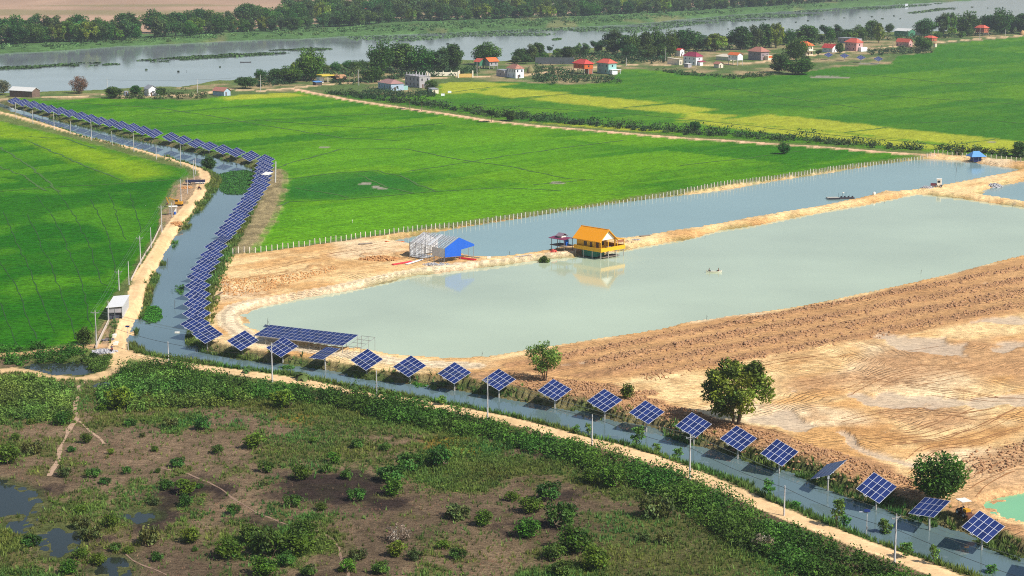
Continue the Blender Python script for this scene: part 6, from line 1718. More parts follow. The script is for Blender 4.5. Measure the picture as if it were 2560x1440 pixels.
for a, b in ((.5, .45), (.5, 3.2), (3.4, .45), (6.2, .45)):
    MB().bx(a - .1, a + .1, b - .1, b + .1, DZ, EZ).build('porch_post', YEL, yh)
RZ = EZ + 2.7; XR = 3.3; y0_, y1_ = .0, 10.9
MB().prism([(-.25, y0_, EZ - .45), (XR, y0_, RZ), (XR, y0_, RZ + .16), (-.35, y0_, EZ - .3)], (0, y1_ - y0_, 0)).build('roof', YRF, yh)
MB().prism([(XR + .01, y0_, RZ), (6.9, y0_, EZ - .45), (7.0, y0_, EZ - .3), (XR + .01, y0_, RZ + .16)], (0, y1_ - y0_, 0)).build('roof', YRF, yh)
MB().tube([(XR, y0_ - .05, RZ + .17), (XR, y1_ + .05, RZ + .17)], .13, 6).build('ridge_cap', YRF, yh)
MB().prism([(.3, .62, EZ - .05), (XR, .62, RZ - .15), (6.3, .62, EZ - .05)], (0, .1, 0)).build('gable', WHP, yh)
MB().prism([(.3, 10.1, EZ), (XR, 10.1, RZ - .15), (6.3, 10.1, EZ)], (0, .1, 0)).build('gable', YEL, yh)
bb_ = MB()
for a, b in (((-.4, EZ - .42), (XR, RZ + .08)), ((XR, RZ + .08), (7.05, EZ - .42))):
    bb_.tube([(a[0], -.06, a[1]), (b[0], -.06, b[1])], .1, 4)
bb_.build('barge_board', YEL, yh)
MB().prism([(7.02, .2, EZ - .35), (10.2, .2, EZ - .55), (10.2, .2, EZ - .45), (7.02, .2, EZ - .25)], (0, 7.6, 0)).build('porch_roof', YRF, yh)
MB().bx(6.9, 10.0, 7.6, 7.75, DZ, EZ - .6).build('porch_wall', BRN, yh); MB().bx(6.4, 6.9, .55, .65, EZ - 1.5, EZ - .5).build('porch_screen', BRN, yh)
MB().bx(7.05, 10.0, .3, .42, EZ - 1.3, EZ - .62).build('porch_screen', BRN, yh)
for a, b in ((7.0, .3), (9.9, .3), (9.9, 4), (9.9, 7.6)):
    MB().bx(a - .08, a + .08, b - .08, b + .08, DZ, EZ - .62).build('porch_post', YEL, yh)
MB().bx(4.0, 5.4, 1.2, 2.0, DZ + .35, DZ + .75).build('bench', WOOD, yh)
tag(yh, 'yellow house on stilts with steep orange-yellow roof over the pond', 'house')
# jetty hut left of it
jx, jy, jz = at(1410, 634)
jh = empty('jetty_hut', (jx, jy, jz), math.radians(44))
for a in (0, 3.4):
    for b in (0, 2.6, 5.0):
        MB().tube([(a, b, -.8), (a, b, 3.4)], .1, 6).build('post', WOOD, jh)
MB().bx(-.4, 3.8, -.3, 5.4, 1.4, 1.55).build('deck', WOOD, jh)
MB().prism([(-.7, -.6, 3.4), (1.7, -.6, 3.7), (4.1, -.6, 3.4), (4.1, -.6, 3.52), (1.7, -.6, 3.82), (-.7, -.6, 3.52)], (0, 6.2, 0)).build('roof', M('maroon_sheet', S(128, 56, 84), .6, .1, 1), jh)
MB().prism([(.3, 1.4, 4.1), (1.7, 1.4, 4.9), (3.1, 1.4, 4.1), (3.1, 1.4, 4.2), (1.7, 1.4, 5.0), (.3, 1.4, 4.2)], (0, 2.4, 0)).build('upper_roof', M('mauve_sheet', S(140, 118, 128), .6, .1, 1), jh)
MB().bx(.8, 2.6, 1.8, 3.4, 3.6, 4.15).build('upper_wall', WHP, jh)
MB().bx(1.4, 2.4, .5, 1.5, 1.56, 3.2).build('water_tank', M('blue_plastic', S(36, 96, 190), .4, .05, 1), jh)
tag(jh, 'small open jetty hut with maroon roof left of the yellow house', 'hut')

# ---------------------------------------------------------------- blue barn under construction
BLUE = M('blue_sheeting', S(26, 92, 196), .5, .06, 1, stretch=(1, 1, .1)); WSH = M('white_sheeting', S(206, 208, 208), .5, .08, 1)
bx_, by_, bz_ = at(1112.7, 658)
bn = empty('blue_barn', (bx_, by_, bz_), math.radians(47))
def prof_z(a):                                # roof line across the gable
    return np.interp(a, [0, 5.6, 11.6], [4.1, 6.5, 3.7])
MB().prism([(0, 0, 1.6), (0, 0, 4.1), (5.6, 0, 6.5), (11.6, 0, 3.9), (11.6, 0, 3.4), (6.3, 0, 3.0), (6.3, 0, 1.2)], (0, .1, 0)).build('gable_wall', BLUE, bn)
for b in np.linspace(0.25, 14.0, 8):
    for a in (0.1, 6.2, 11.5):
        if a > 11 and b > 4: continue
        MB().tube([(a, b, -.5), (a, b, prof_z(a) - .08)], .07, 6).build('column', STEEL, bn)
    mb = MB()
    mb.tube([(0.1, b, 4.0), (5.6, b, 6.4)], .06, 5).tube([(5.6, b, 6.4), (11.5, b, 3.75)], .06, 5)
    mb.tube([(0.1, b, 3.5), (5.6, b, 5.9)], .04, 5)
    for k in range(6):
        a0 = .1 + 5.5 * k / 6; a1 = .1 + 5.5 * (k + 1) / 6
        mb.tube([(a0, b, prof_z(a0) - .1), (a1, b, prof_z(a1) - .6)], .03, 4)
    mb.build('truss', STEEL, bn)
pl_ = MB()
for k in range(11):
    a = .2 + k * .54
    pl_.tube([(a, .2, prof_z(a) + .02), (a, 14.0, prof_z(a) + .02)], .05, 4)
for k in range(14):
    b = .6 + k
    pl_.tube([(.1, b, 4.12), (5.6, b, 6.52)], .05, 4)
    pl_.tube([(.1, b, .3), (.1, b, 4.1)], .04, 4)
for k in range(5):
    pl_.tube([(.1, .2, .8 + k * .75), (.1, 14.0, .8 + k * .75)], .03, 4)
pl_.build('purlin', ALU, bn)
MB().prism([(.02, 6.2, 4.18), (5.6, 6.2, 6.58), (5.6, 6.2, 6.63), (.02, 6.2, 4.23)], (0, .9, 0)).build('roof_sheet', WSH, bn)
MB().bx(0.0, .05, .15, 5.2, 1.6, 4.0).build('side_sheet', WSH, bn)
MB().prism([(0, 14.1, .3), (0, 14.1, 4.1), (5.6, 14.1, 6.5), (11.2, 14.1, 4.0), (11.2, 14.1, .3)], (0, .08, 0)).build('back_wall', WSH, bn)
for b in (9.2, 10.4, 11.6, 12.8):
    MB().bx(.2, 5.4, b, b + .9, .2, .26).build('floor_sheet', WSH, bn)
for k in range(5):
    MB().tube([(-1.4, 3 + k * 2.4, -.3), (-1.4, 3 + k * 2.4, 5.0)], .05, 5).build('scaffold_pole', STEEL, bn)
sc_ = MB()
for zz in (1.6, 3.2, 4.6):
    sc_.tube([(-1.4, 3, zz), (-1.4, 12.6, zz)], .04, 5)
for k in range(4):
    sc_.tube([(-1.4, 3 + k * 2.4, 1.6), (-1.4, 5.4 + k * 2.4, 4.6)], .03, 5)
sc_.build('scaffold_rail', STEEL, bn)
tag(bn, 'half-built steel barn with blue gable wall and bare trusses', 'barn')

# ---------------------------------------------------------------- white shed on the road, blue hut
SHED = M('white_sheet_wall', S(206, 206, 206), .5, .06, .6)
ax_, ay_, az_ = at(306, 797)
ws = empty('white_shed', (ax_, ay_, az_), math.radians(5))
LW, LL = 3.4, 13.5
MB().bx(-.08, 0, 0, LL, -.2, 2.9).build('wall', SHED, ws)
MB().bx(-LW, -LW + .08, 0, LL, -.2, 2.7).build('wall', SHED, ws); MB().bx(-LW + .09, -.09, LL - .1, LL, -.2, 2.8).build('wall', SHED, ws)
MB().prism([(-LW - .25, -.3, 2.72), (.25, -.3, 3.0), (.25, -.3, 3.08), (-LW - .25, -.3, 2.8)], (0, LL + .6, 0)).build('roof', M('bright_white_sheet', S(232, 230, 226), .45, .03, .5), ws)
MB().bx(-LW + .1, -.1, .05, .12, 1.5, 2.68).build('front_panel', GRYC, ws)
for a in (-LW + .05, -LW / 2, -.05):
    MB().bx(a - .05, a + .05, -.02, .04, -.2, 2.7).build('door_post', STEEL, ws)
MB().bx(-LW + .3, -.5, .6, 3.5, -.1, 1.3).build('stored_goods', M('dark_goods', S(74, 76, 92), .8, .3, 2), ws)
tag(ws, 'white sheet-metal shed with pale roof on the canal road', 'shed')
kx, ky, kz = at(2441, 399)
bh = empty('blue_hut', (kx, ky, kz), math.radians(12))
MB().bx(-1.6, 1.6, -1.2, 2.2, .1, 2.1).build('wall', M('navy_boards', S(28, 48, 112), .6, .1, 1), bh)
MB().add([(-3.2, -2.4, 2.1), (3.2, -2.4, 2.1), (3.2, 3.4, 2.1), (-3.2, 3.4, 2.1), (-1.2, .5, 4.2), (1.2, .5, 4.2)], [(0, 1, 5, 4), (1, 2, 5), (2, 3, 4, 5), (3, 0, 4), (0, 3, 2, 1)]).build('roof', R_BLU, bh)
for a in (-2.4, 0, 2.4):
    MB().tube([(a, -2.0, -.2), (a, -2.0, 2.2)], .05, 5).build('post', STEEL, bh)
tag(bh, 'blue hut with spreading blue roof at the pond corner', 'hut')
# ---------------------------------------------------------------- people (one skinned body each, clothes and hair as children)
SKIN = M('skin', S(140, 98, 74), .6, .06, 6); HAIR = M('black_hair', S(26, 22, 20), .6, .1, 6)
def body(joints, edges, rads, mat, name, parent):
    me = bpy.data.meshes.new(name); me.from_pydata(joints, edges, [])
    o = bpy.data.objects.new(name, me); link(o, parent)
    md = o.modifiers.new('skin', 'SKIN'); md.use_smooth_shade = True
    for i, r in enumerate(rads):
        sv = me.skin_vertices[0].data[i]; sv.radius = (r, r); sv.use_root = (i == 0)
    o.modifiers.new('sub', 'SUBSURF').levels = 1
    o.modifiers['sub'].render_levels = 1
    me.materials.append(mat)
    return o
def person(loc, rz, pose, shirt, trousers, label, hat=None):
    root = empty('person', loc, rz)
    if pose == 'sit':
        hip = .1; J = [(0, 0, hip), (0, -.02, .35), (0, .0, .58), (0, .03, .68), (0, .05, .80), (0, .06, .9), (-.19, 0, .55), (-.27, .12, .32), (-.16, .34, .26), (.19, 0, .55), (.27, .12, .32), (.16, .34, .26), (-.1, .02, .1), (-.14, .42, .28), (-.14, .5, -.12), (-.14, .62, -.14), (.1, .02, .1), (.14, .42, .28), (.14, .5, -.12), (.14, .62, -.14)]
    elif pose == 'ride':
        J = [(0, 0, .8), (0, .05, 1.05), (0, .1, 1.28), (0, .13, 1.38), (0, .15, 1.5), (0, .16, 1.6), (-.19, .1, 1.25), (-.27, .3, 1.05), (-.24, .55, 1.05), (.19, .1, 1.25), (.27, .3, 1.05), (.24, .55, 1.05), (-.1, .0, .8), (-.2, .38, .74), (-.2, .3, .34), (-.2, .42, .3), (.1, .0, .8), (.2, .38, .74), (.2, .3, .34), (.2, .42, .3)]
    else:
        J = [(0, 0, .92), (0, 0, 1.18), (0, 0, 1.42), (0, 0, 1.5), (0, .02, 1.6), (0, .02, 1.7), (-.2, 0, 1.38), (-.25, .02, 1.1), (-.25, .14, .88), (.2, 0, 1.38), (.25, .02, 1.1), (.25, .14, .88), (-.1, 0, .9), (-.11, .04, .5), (-.11, -.02, .08), (-.11, .12, .04), (.1, 0, .9), (.11, .04, .5), (.11, -.02, .08), (.11, .12, .04)]
    E = [(0, 1), (1, 2), (2, 3), (3, 4), (4, 5), (2, 6), (6, 7), (7, 8), (2, 9), (9, 10), (10, 11), (0, 12), (12, 13), (13, 14), (14, 15), (0, 16), (16, 17), (17, 18), (18, 19)]
    rr = [.13, .125, .13, .055, .09, .075, .06, .045, .035, .06, .045, .035, .085, .06, .042, .035, .085, .06, .042, .035]
    body(J, E, rr, SKIN, 'body', root)
    tE = [(0, 1), (1, 2), (2, 3), (2, 4)]
    body([J[0], J[1], J[2], tuple(np.array(J[6]) * .6 + np.array(J[7]) * .4), tuple(np.array(J[9]) * .6 + np.array(J[10]) * .4)], tE, [.15, .15, .15, .075, .075], shirt, 'shirt', root)
    k = (13, 17)
    body([J[0], J[12], J[13], tuple(np.array(J[13]) * .3 + np.array(J[14]) * .7), J[16], J[17], tuple(np.array(J[17]) * .3 + np.array(J[18]) * .7)], [(0, 1), (1, 2), (2, 3), (0, 4), (4, 5), (5, 6)], [.145, .1, .075, .065, .1, .075, .065], trousers, 'trousers', root)
    hd = np.array(J[5]); hm = MB()
    V = []; F = []
    for i in range(4):
        th = i / 3 * math.pi / 2
        for q in range(8):
            ph = q / 8 * 6.283; V.append((hd[0] + .105 * math.cos(th) * math.cos(ph), hd[1] - .02 + .11 * math.cos(th) * math.sin(ph), hd[2] - .02 + .12 * math.sin(th)))
    for i in range(3):
        for q in range(8): F.append((i * 8 + q, i * 8 + (q + 1) % 8, (i + 1) * 8 + (q + 1) % 8, (i + 1) * 8 + q))
    hm.add(V, F); hm.build('hair', hat or HAIR, root)
    return tag(root, label, 'person')
RED_S = M('red_cloth', S(150, 60, 56), .85, .1, 4); BLU_S = M('blue_cloth', S(60, 70, 110), .85, .1, 4); DRK_T = M('dark_cloth', S(44, 42, 50), .85, .1, 4); WHT_S = M('white_cloth', S(200, 200, 200), .85, .05, 4)

# ---------------------------------------------------------------- boats and floats
def boat(loc, rz, L, W, mat, label, name='rowing_boat'):
    n = 9; V = []; F = []
    for i in range(n):
        t = i / (n - 1) * 2 - 1; w = W / 2 * (1 - abs(t) ** 2.6) + .03; x = t * L / 2; up = .28 * abs(t) ** 3
        V += [(x, -w, .38 + up), (x, -w * .6, up * .6 - .12), (x, w * .6, up * .6 - .12), (x, w, .38 + up), (x, w - .06 if w > .1 else w * .5, .38 + up), (x, w * .5, .02 + up * .6), (x, -w * .5, .02 + up * .6), (x, -w + .06 if w > .1 else -w * .5, .38 + up)]
    for i in range(n - 1):
        for k in range(8):
            F.append((i * 8 + k, i * 8 + (k + 1) % 8, (i + 1) * 8 + (k + 1) % 8, (i + 1) * 8 + k))
    r = empty(name, loc, rz)
    MB().add(V, F).build('hull', mat, r)
    for x in (-L * .25, L * .22):
        MB().bx(x - .12, x + .12, -W * .4, W * .4, .24, .28).build('thwart', WOOD, r)
    return tag(r, label, 'boat')
bxy = G(1785, 681, WL_POND)
boat((bxy[0], bxy[1], WL_POND), .04, 4.4, 1.0, M('pale_hull', S(206, 200, 184), .6, .1, 2), 'pale rowing boat with two people on the milky pond')
person((bxy[0] - 1.35, bxy[1] + .0, WL_POND + .26), -1.4, 'sit', DRK_T, BLU_S, 'person in dark clothes sitting at the left end of the boat')
person((bxy[0] + 1.25, bxy[1] + .05, WL_POND + .26), 1.5, 'sit', RED_S, DRK_T, 'person in reddish shirt sitting at the right end of the boat')
b2 = G(1320 + 0, 68, WL_RIVER)
boat((b2[0], b2[1], WL_RIVER), .1, 7.0, 1.6, M('pale_hull', None), 'pale boat on the far side of the river')
b3 = G(614, 156, WL_RIVER)
boat((b3[0], b3[1], WL_RIVER), .1, 8.0, 1.3, M('dark_hull', S(70, 66, 62), .7, .1, 2), 'dark longboat on the river left of centre')
b4 = G(2266, 16, WL_RIVER)
hb = empty('house_boat', (b4[0], b4[1], WL_RIVER), 0, .6); MB().bx(-4, 4, -2, 2, -.3, .6).build('hull', WH, hb); MB().bx(-3, 3, -1.6, 1.6, .6, 5.4).build('cabin', WH, hb); MB().bx(-3.3, 3.3, -1.9, 1.9, 5.42, 5.7).build('roof', R_WHT, hb)
tag(hb, 'white house boat far away on the river at upper right', 'boat')
fx, fy = G(672, 817, WL_POND)
fl = empty('floating_aerator', (fx, fy, WL_POND))
MB().box((0, 0, .15), (2.0, 1.2, .16), np.array(Matrix.Rotation(.25, 3, 'Y'))).build('deck', M('dark_plastic', S(52, 60, 88), .5, .1, 2), fl)
MB().tube([(-.4, 0, .2), (-.15, .1, 2.2)], .04, 5).build('mast', DRK_T, fl); MB().tube([(.3, 0, .2), (-.2, .1, 1.5)], .03, 5).build('stay', DRK_T, fl)
tag(fl, 'small dark raft with a mast near the rounded pond end', 'raft')
gx, gy = G(443, 832, WL_CANAL)
fo = empty('floating_foam', (gx, gy, WL_CANAL)); MB().box((0, 0, .12), (1.1, .5, .25)).box((.3, -.25, .08), (.5, .3, .2)).build('block', WHP, fo); tag(fo, 'white floating block on the canal left of the trackers', 'float')
px_, py_ = G(2100, 497, WL_POND)
pt = empty('pontoon', (px_, py_, WL_POND), math.radians(8))
MB().bx(-4.6, -.5, -1.4, 1.6, .1, .55).build('float_deck', M('grey_deck', S(176, 172, 160), .7, .1, 2), pt); MB().bx(-4.62, -.48, -1.48, -1.4, -.1, .55).build('side_board', DRK_T, pt)
MB().bx(-.5, 5.0, -.9, .6, .1, .45).build('walkway', M('dark_deck', S(70, 62, 66), .7, .2, 2), pt)
for a, h_ in ((-.4, 1.6), (.9, 1.5), (2.2, 1.9), (3.4, .9)):
    MB().tube([(a, .3, .4), (a, .3, .4 + h_)], .05, 5).build('post', DRK_T, pt)
for a in (.4, 1.6, 3.0, 4.4):
    MB().box((a, -.1, .7), (.5, .4, .5)).build('pump', M('pump_black', S(48, 44, 50), .5, .1, 2), pt)
MB().box((1.2, .2, 2.1), (.6, .3, .3)).build('lamp_head', WHP, pt)
tag(pt, 'floating pump pontoon moored at the dyke between the ponds', 'pontoon')
cx_, cy_ = G(2185, 490, 0)
tk_ = MB().tube([(0, 0, -.2), (0, 0, .9), (0, 0, 1.15)], [.5, .5, .2], 10).build('water_drum', WHP, None, (cx_, cy_, tz(cx_, cy_)), True); tag(tk_, 'white drum on the dyke right of the pontoon', 'drum')

# ---------------------------------------------------------------- machines
YMC = M('machine_yellow', S(206, 150, 40), .5, .1, 2); BLK = M('rubber_black', S(36, 34, 34), .8, .1, 4)
def wheel(parent, c, r, w, axis=(1, 0, 0)):
    a = np.array(axis, float); c = np.array(c, float)
    t = MB().tube([c - a * w / 2, c - a * w * .3, c + a * w * .3, c + a * w / 2], [r * .88, r, r, r * .88], 14).build('wheel', BLK, parent)
    MB().tube([c - a * (w / 2 + .01), c + a * (w / 2 + .01)], [r * .45, r * .45], 10).build('rim', ALU, t)
    return t
vx, vy, vz = at(2410, 1291)
dg = empty('small_digger', (vx, vy, vz), math.radians(200))
for a in (-.6, .6):
    wheel(dg, (a, -.85, .5), .5, .32); wheel(dg, (a, .85, .42), .42, .28)
MB().bx(-.5, .5, -1.3, 1.2, .5, .95).build('chassis', M('rusty_brown', S(104, 66, 50), .8, .2, 3), dg); MB().bx(-.42, .42, .1, 1.15, .95, 1.35).build('bonnet', YMC, dg)
MB().bx(-.3, .3, -.7, -.2, .95, 1.3).build('seat', BLK, dg)
for a in (-.55, .55):
    for b in (-.95, .35): MB().tube([(a, b, .9), (a, b, 2.45)], .035, 5).build('canopy_post', STEEL, dg)
MB().bx(-.85, .85, -1.25, .65, 2.46, 2.54).build('canopy', WHP, dg)
MB().prism([(-.75, 1.7, .15), (-.75, 2.1, .1), (-.75, 2.1, .75), (-.75, 1.75, .85)], (1.5, 0, 0)).build('blade', M('rusty_brown', None), dg)
for a in (-.45, .45): MB().tube([(a, 1.0, .6), (a, 1.8, .5)], .06, 5).build('blade_arm', YMC, dg)
tag(dg, 'small yellow-brown digger with white canopy on the earth bank', 'digger')
person((vx - .05, vy + .42, vz + .5), math.radians(200), 'sit', DRK_T, BLU_S, 'driver in dark clothes on the small digger')
tx_, ty_, tzz = at(2352, 468)
tr = empty('white_truck', (tx_, ty_, tzz), math.radians(75))
MB().bx(-.9, .9, -.2, 1.4, .7, 2.9).build('cab', WHP, tr); MB().bx(-.8, .8, 1.4, 1.43, 1.7, 2.6).build('windscreen', GLASS, tr); MB().bx(-.92, -.9, .2, 1.2, 1.7, 2.5).build('window', GLASS, tr)
MB().bx(-.95, .95, -.3, 1.6, 2.9, 3.05).build('cab_roof', WHP, tr); MB().bx(-.8, .8, 1.5, 3.6, .5, 1.3).build('loader_bucket', M('maroon_steel', S(120, 62, 70), .7, .1, 2), tr)
for a in (-.85, .85):
    wheel(tr, (a, -.0, .5), .5, .3); wheel(tr, (a, 1.6, .5), .5, .3)
tag(tr, 'white cabbed loader on the dyke beside a rubble heap', 'loader')
ex, ey, ez_ = at(447, 515)
xc = empty('yellow_excavator', (ex, ey, ez_), math.radians(82), .8)
for a in (-.9, .9):
    MB().box((a, 0, .4), (.5, 3.2, .75)).build('track', BLK, xc)
MB().bx(-1.1, 1.1, -1.6, 1.2, .85, 1.9).build('engine_housing', YMC, xc); MB().bx(-1.1, -.1, -.1, 1.2, 1.9, 2.8).build('cab', YMC, xc); MB().bx(-1.12, -1.1, 0, 1.1, 2.0, 2.7).build('window', GLASS, xc)
MB().box((.3, 2.6, 2.7), (.35, 3.6, .45), np.array(Matrix.Rotation(.35, 3, 'X'))).build('boom', YMC, xc); MB().box((.3, 4.9, 2.3), (.3, .4, 2.6), np.array(Matrix.Rotation(-.35, 3, 'X'))).build('dipper', YMC, xc); MB().box((.3, 5.1, .8), (.9, .7, .7)).build('bucket', M('rusty_brown', None), xc)
tag(xc, 'yellow excavator reaching over the rice field beside the road', 'excavator')
sx, sy, sz = at(433, 536)
gs_ = empty('guard_shelter', (sx, sy, sz), math.radians(14))
for a in (-1.1, 1.1):
    for b in (-.9, .9): MB().tube([(a, b, -.2), (a, b, 2.6)], .05, 5).build('post', POLEM, gs_)
MB().bx(-.9, 1.0, .7, .76, .6, 2.4).build('back_panel', WHP, gs_); MB().bx(-1.4, 1.4, -1.2, 1.2, 2.6, 2.7).build('roof', WHP, gs_)
MB().tube([(.5, -.3, 0), (.5, -.3, .9)], [.32, .32], 10).build('blue_drum', M('blue_plastic', None), gs_)
tag(gs_, 'small white shelter with a blue drum beside the road', 'shelter')
def motorbike(x, y, rz, label, plabel, shirt):
    X, Y, Z = at(x, y)
    mb = empty('motorbike', (X, Y, Z), rz)
    wheel(mb, (0, .65, .3), .3, .1); wheel(mb, (0, -.6, .3), .3, .12)
    MB().box((0, 0, .55), (.2, .7, .3)).box((0, -.4, .75), (.24, .7, .1)).build('frame', BLK, mb); MB().box((0, .45, .7), (.3, .2, .5), np.array(Matrix.Rotation(-.4, 3, 'X'))).build('fairing', RED_S, mb)
    MB().tube([(-.32, .5, 1.02), (.32, .5, 1.02)], .02, 5).tube([(0, .5, 1.0), (0, .65, .3)], .03, 5).build('handlebar', STEEL, mb)
    tag(mb, label, 'motorbike')
    person((X, Y, Z), rz, 'ride', shirt, DRK_T, plabel)
motorbike(280, 880, math.radians(190), 'motorbike stopped at the road corner below the white shed', 'rider in dark clothes on the motorbike at the road corner', BLU_S)
motorbike(499, 474, math.radians(60), 'motorbike on the road bend beside the water plants', 'rider on the motorbike at the road bend', RED_S)
# truck with tarpaulin on the bend
qx, qy, qz = at(492, 460)
fb_ = empty('flatbed_trailer', (qx, qy, qz), math.radians(8)); MB().bx(-4, 3, -.9, .9, .7, 1.5).build('load', M('navy_tarp', S(36, 38, 70), .7, .1, 2), fb_); MB().bx(-.5, 3, -.95, .95, .45, .7).build('bed', WHP, fb_)
for a in (-2.5, 1.2, 2.2):
    wheel(fb_, (a, -.85, .35), .35, .2, (0, 1, 0)); wheel(fb_, (a, .85, .35), .35, .2, (0, 1, 0))
tag(fb_, 'trailer with dark tarpaulin parked at the road bend', 'trailer')
wr = empty('white_roof_hut', at(668, 457), math.radians(-30)); MB().prism([(-1.6, -1.4, 3.0), (-1.6, 1.4, 3.7), (-1.6, 1.4, 3.8), (-1.6, -1.4, 3.1)], (3.2, 0, 0)).build('roof', WHP, wr)
for a in (-1.3, 1.3):
    for b in (-1.1, 1.1): MB().tube([(a, b, -.3), (a, b, 3.2)], .06, 5).build('post', STEEL, wr)
tag(wr, 'white sheet roof on posts beside the upper tracker column', 'shelter')

# ---------------------------------------------------------------- heaps, beams, walls, litter
def heap(name, x, y, w, d, h, n, size, mat, label, cat='heap', seed=1, rz=0):
    rg = np.random.default_rng(seed); X, Y, Z = at(x, y); mb = MB()
    V = []; F = []; k_ = 14; rings = 4
    for i in range(rings + 1):
        t = i / rings
        for q in range(k_):
            a = 6.283 * q / k_; r_ = (1 - t) * rg.uniform(.85, 1.15)
            V.append((w / 2 * r_ * math.cos(a), d / 2 * r_ * math.sin(a), h * .75 * (1 - (1 - t) ** 2) - .15))
    for i in range(rings):
        for q in range(k_): F.append((i * k_ + q, i * k_ + (q + 1) % k_, (i + 1) * k_ + (q + 1) % k_, (i + 1) * k_ + q))
    mb.add(V, F)
    for i in range(n):
        r_ = math.sqrt(rg.random()); a = rg.uniform(0, 6.28); zz = h * .75 * (1 - r_ ** 2)
        Rm = np.array(Matrix.Rotation(rg.uniform(0, 6), 3, 'Z') @ Matrix.Rotation(rg.uniform(-.7, .7), 3, 'X') @ Matrix.Rotation(rg.uniform(-.7, .7), 3, 'Y'))
        s = size * rg.uniform(.4, 1.3, 3)
        mb.box((w / 2 * r_ * math.cos(a), d / 2 * r_ * math.sin(a), zz), s, Rm)
    o = mb.build(name, mat, None, (X, Y, Z)); o.rotation_euler.z = rz
    return tag(o, label, cat)
RUB = M('grey_rubble', S(172, 170, 172), .9, .3, 1.5); ORUB = M('orange_clods', S(196, 110, 66), .95, .15, 2); TANC = M('tan_clods', S(190, 142, 92), .95, .2, 2)
heap('rubble_heap', 2485, 460, 6.5, 4.5, 1.5, 90, .5, RUB, 'large grey rubble heap on the dyke at right', seed=3)
heap('rubble_heap', 2318, 470, 4.5, 3, .9, 50, .4, RUB, 'small grey rubble heap beside the white loader', seed=4)
heap('clod_heap', 1284, 656, 4.0, 3.0, .9, 70, .32, ORUB, 'orange heap of clods on the dyke left of the yellow house', seed=5)
heap('clod_heap', 950, 648, 12, 7, .9, 160, .5, TANC, 'wide tan heap of clods left of the blue barn', seed=6)
heap('gravel_heap', 1092, 662, 8, 4, .5, 90, .35, RUB, 'grey gravel spread in front of the blue barn', seed=7)
heap('rubble_heap', 262, 880, 5.5, 3.5, .4, 80, .5, RUB, 'broken concrete slabs at the road corner', seed=8)
heap('gravel_heap', 272, 850, 3.2, 2.4, .35, 20, .3, M('dark_gravel', S(120, 114, 116), .9, .2, 2), 'dark gravel patch below the white shed', seed=9)
heap('clod_heap', 440, 560, 4, 6, .6, 70, .4, TANC, 'brown spoil heap beside the road below the shelter', seed=10)
heap('clod_heap', 466, 470, 5, 6, .5, 70, .4, TANC, 'brown spoil heap beside the road bend', seed=11)
heap('clod_heap', 1560, 595 + 10, 8, 3, .6, 30, .3, M('dyke_sand', S(206, 180, 142), .95, .15, 2), 'sand heap on the dyke right of the yellow house', seed=12)
heap('gravel_heap', 1590, 600, 3, 2, .35, 30, .25, RUB, 'grey gravel patch on the dyke right of the yellow house', seed=13)
REDB = M('red_primer', S(196, 40, 54), .6, .1, 2)
def beam(x0, y0, x1, y1, r, mat, label, zo=.18, n=3, cat='beam'):
    a = np.array(at(x0, y0)); b = np.array(at(x1, y1)); d = (b - a); L = np.linalg.norm(d); s = np.array([-d[1], d[0], 0]) / L
    rt = empty('steel_beam', a)
    for k in range(n):
        o = s * (k - (n - 1) / 2) * r * 2.4
        MB().tube([o + np.array([0, 0, zo]), b - a + o + np.array([0, 0, zo])], r, 4).build('beam', mat, rt)
    tag(rt, label, cat)
beam(982, 663, 1030, 655, .16, REDB, 'bundle of red steel beams left of the blue barn')
beam(1016, 662, 1055, 650, .14, WSH, 'bundle of white sheeting beside the red beams')
beam(1150, 646, 1188, 651, .2, REDB, 'dark red steel beams right of the blue barn')
beam(965, 605, 1034, 588, .14, M('orange_primer', S(206, 112, 66), .6, .1, 2), 'orange steel ladder frame lying below the fence')
beam(530, 748, 556, 733, .16, DKW, 'dark timber lying beside the tracker column', n=1)
beam(1290, 646, 1330, 640, .06, RUB, 'steel rods lying along the dyke')
beam(1140, 638, 1200, 646, .05, STEEL, 'loose steel rods on the pond edge behind the blue barn', n=4)
beam(897, 612, 930, 609, .12, WOOD, 'planks lying below the fence at left', n=4)
beam(1600, 592, 1625, 589, .1, WOOD, 'plank landing stage on the dyke right of the yellow house', n=5)
def low_wall(pts, h, th, mat, label):
    P = [np.array(at(a, b)) for a, b in pts]; rt = empty('low_wall', P[0])
    for a, b in zip(P[:-1], P[1:]):
        d = b - a; L = np.linalg.norm(d[:2]); an = math.atan2(d[1], d[0])
        o = MB().bx(0, L, -th / 2, th / 2, -.4, h).build('wall_section', mat, rt, tuple(a - P[0])); o.rotation_euler = (0, -math.atan2(d[2], L), an)
    tag(rt, label, 'wall')
LW_ = M('lime_wall', S(214, 196, 176), .85, .08, 1)
low_wall([(240, 871), (256, 838), (272, 806)], .7, .25, LW_, 'low pale wall between the rice field and the shed yard')
low_wall([(328, 702), (345, 668), (364, 636), (383, 606), (402, 566)], .5, .22, LW_, 'low pale wall along the rice field beside the road')
for i, (a, b, l_) in enumerate(((285, 843, 'white sack pile in the yard below the shed'), (289, 862, 'white crate in the yard near the road corner'))):
    X, Y, Z = at(a, b); o = MB().box((0, 0, .3), (.9, .7, .6)).box((.2, .4, .5), (.7, .5, .4)).build('sack_pile', WHP, None, (X, Y, Z)); tag(o, l_, 'sacks')
pl2 = MB()
rg = np.random.default_rng(9)
bush = tree_px('dyke_bush', 'bush2', 1359, 645, 22, 34, 'green bush on the dyke left of the jetty hut', 'bush')
tn = heap('net_pile', 1342, 649, 3, 1.5, .4, 20, .3, TEAL, 'green net pile beside the dyke bush', seed=14)
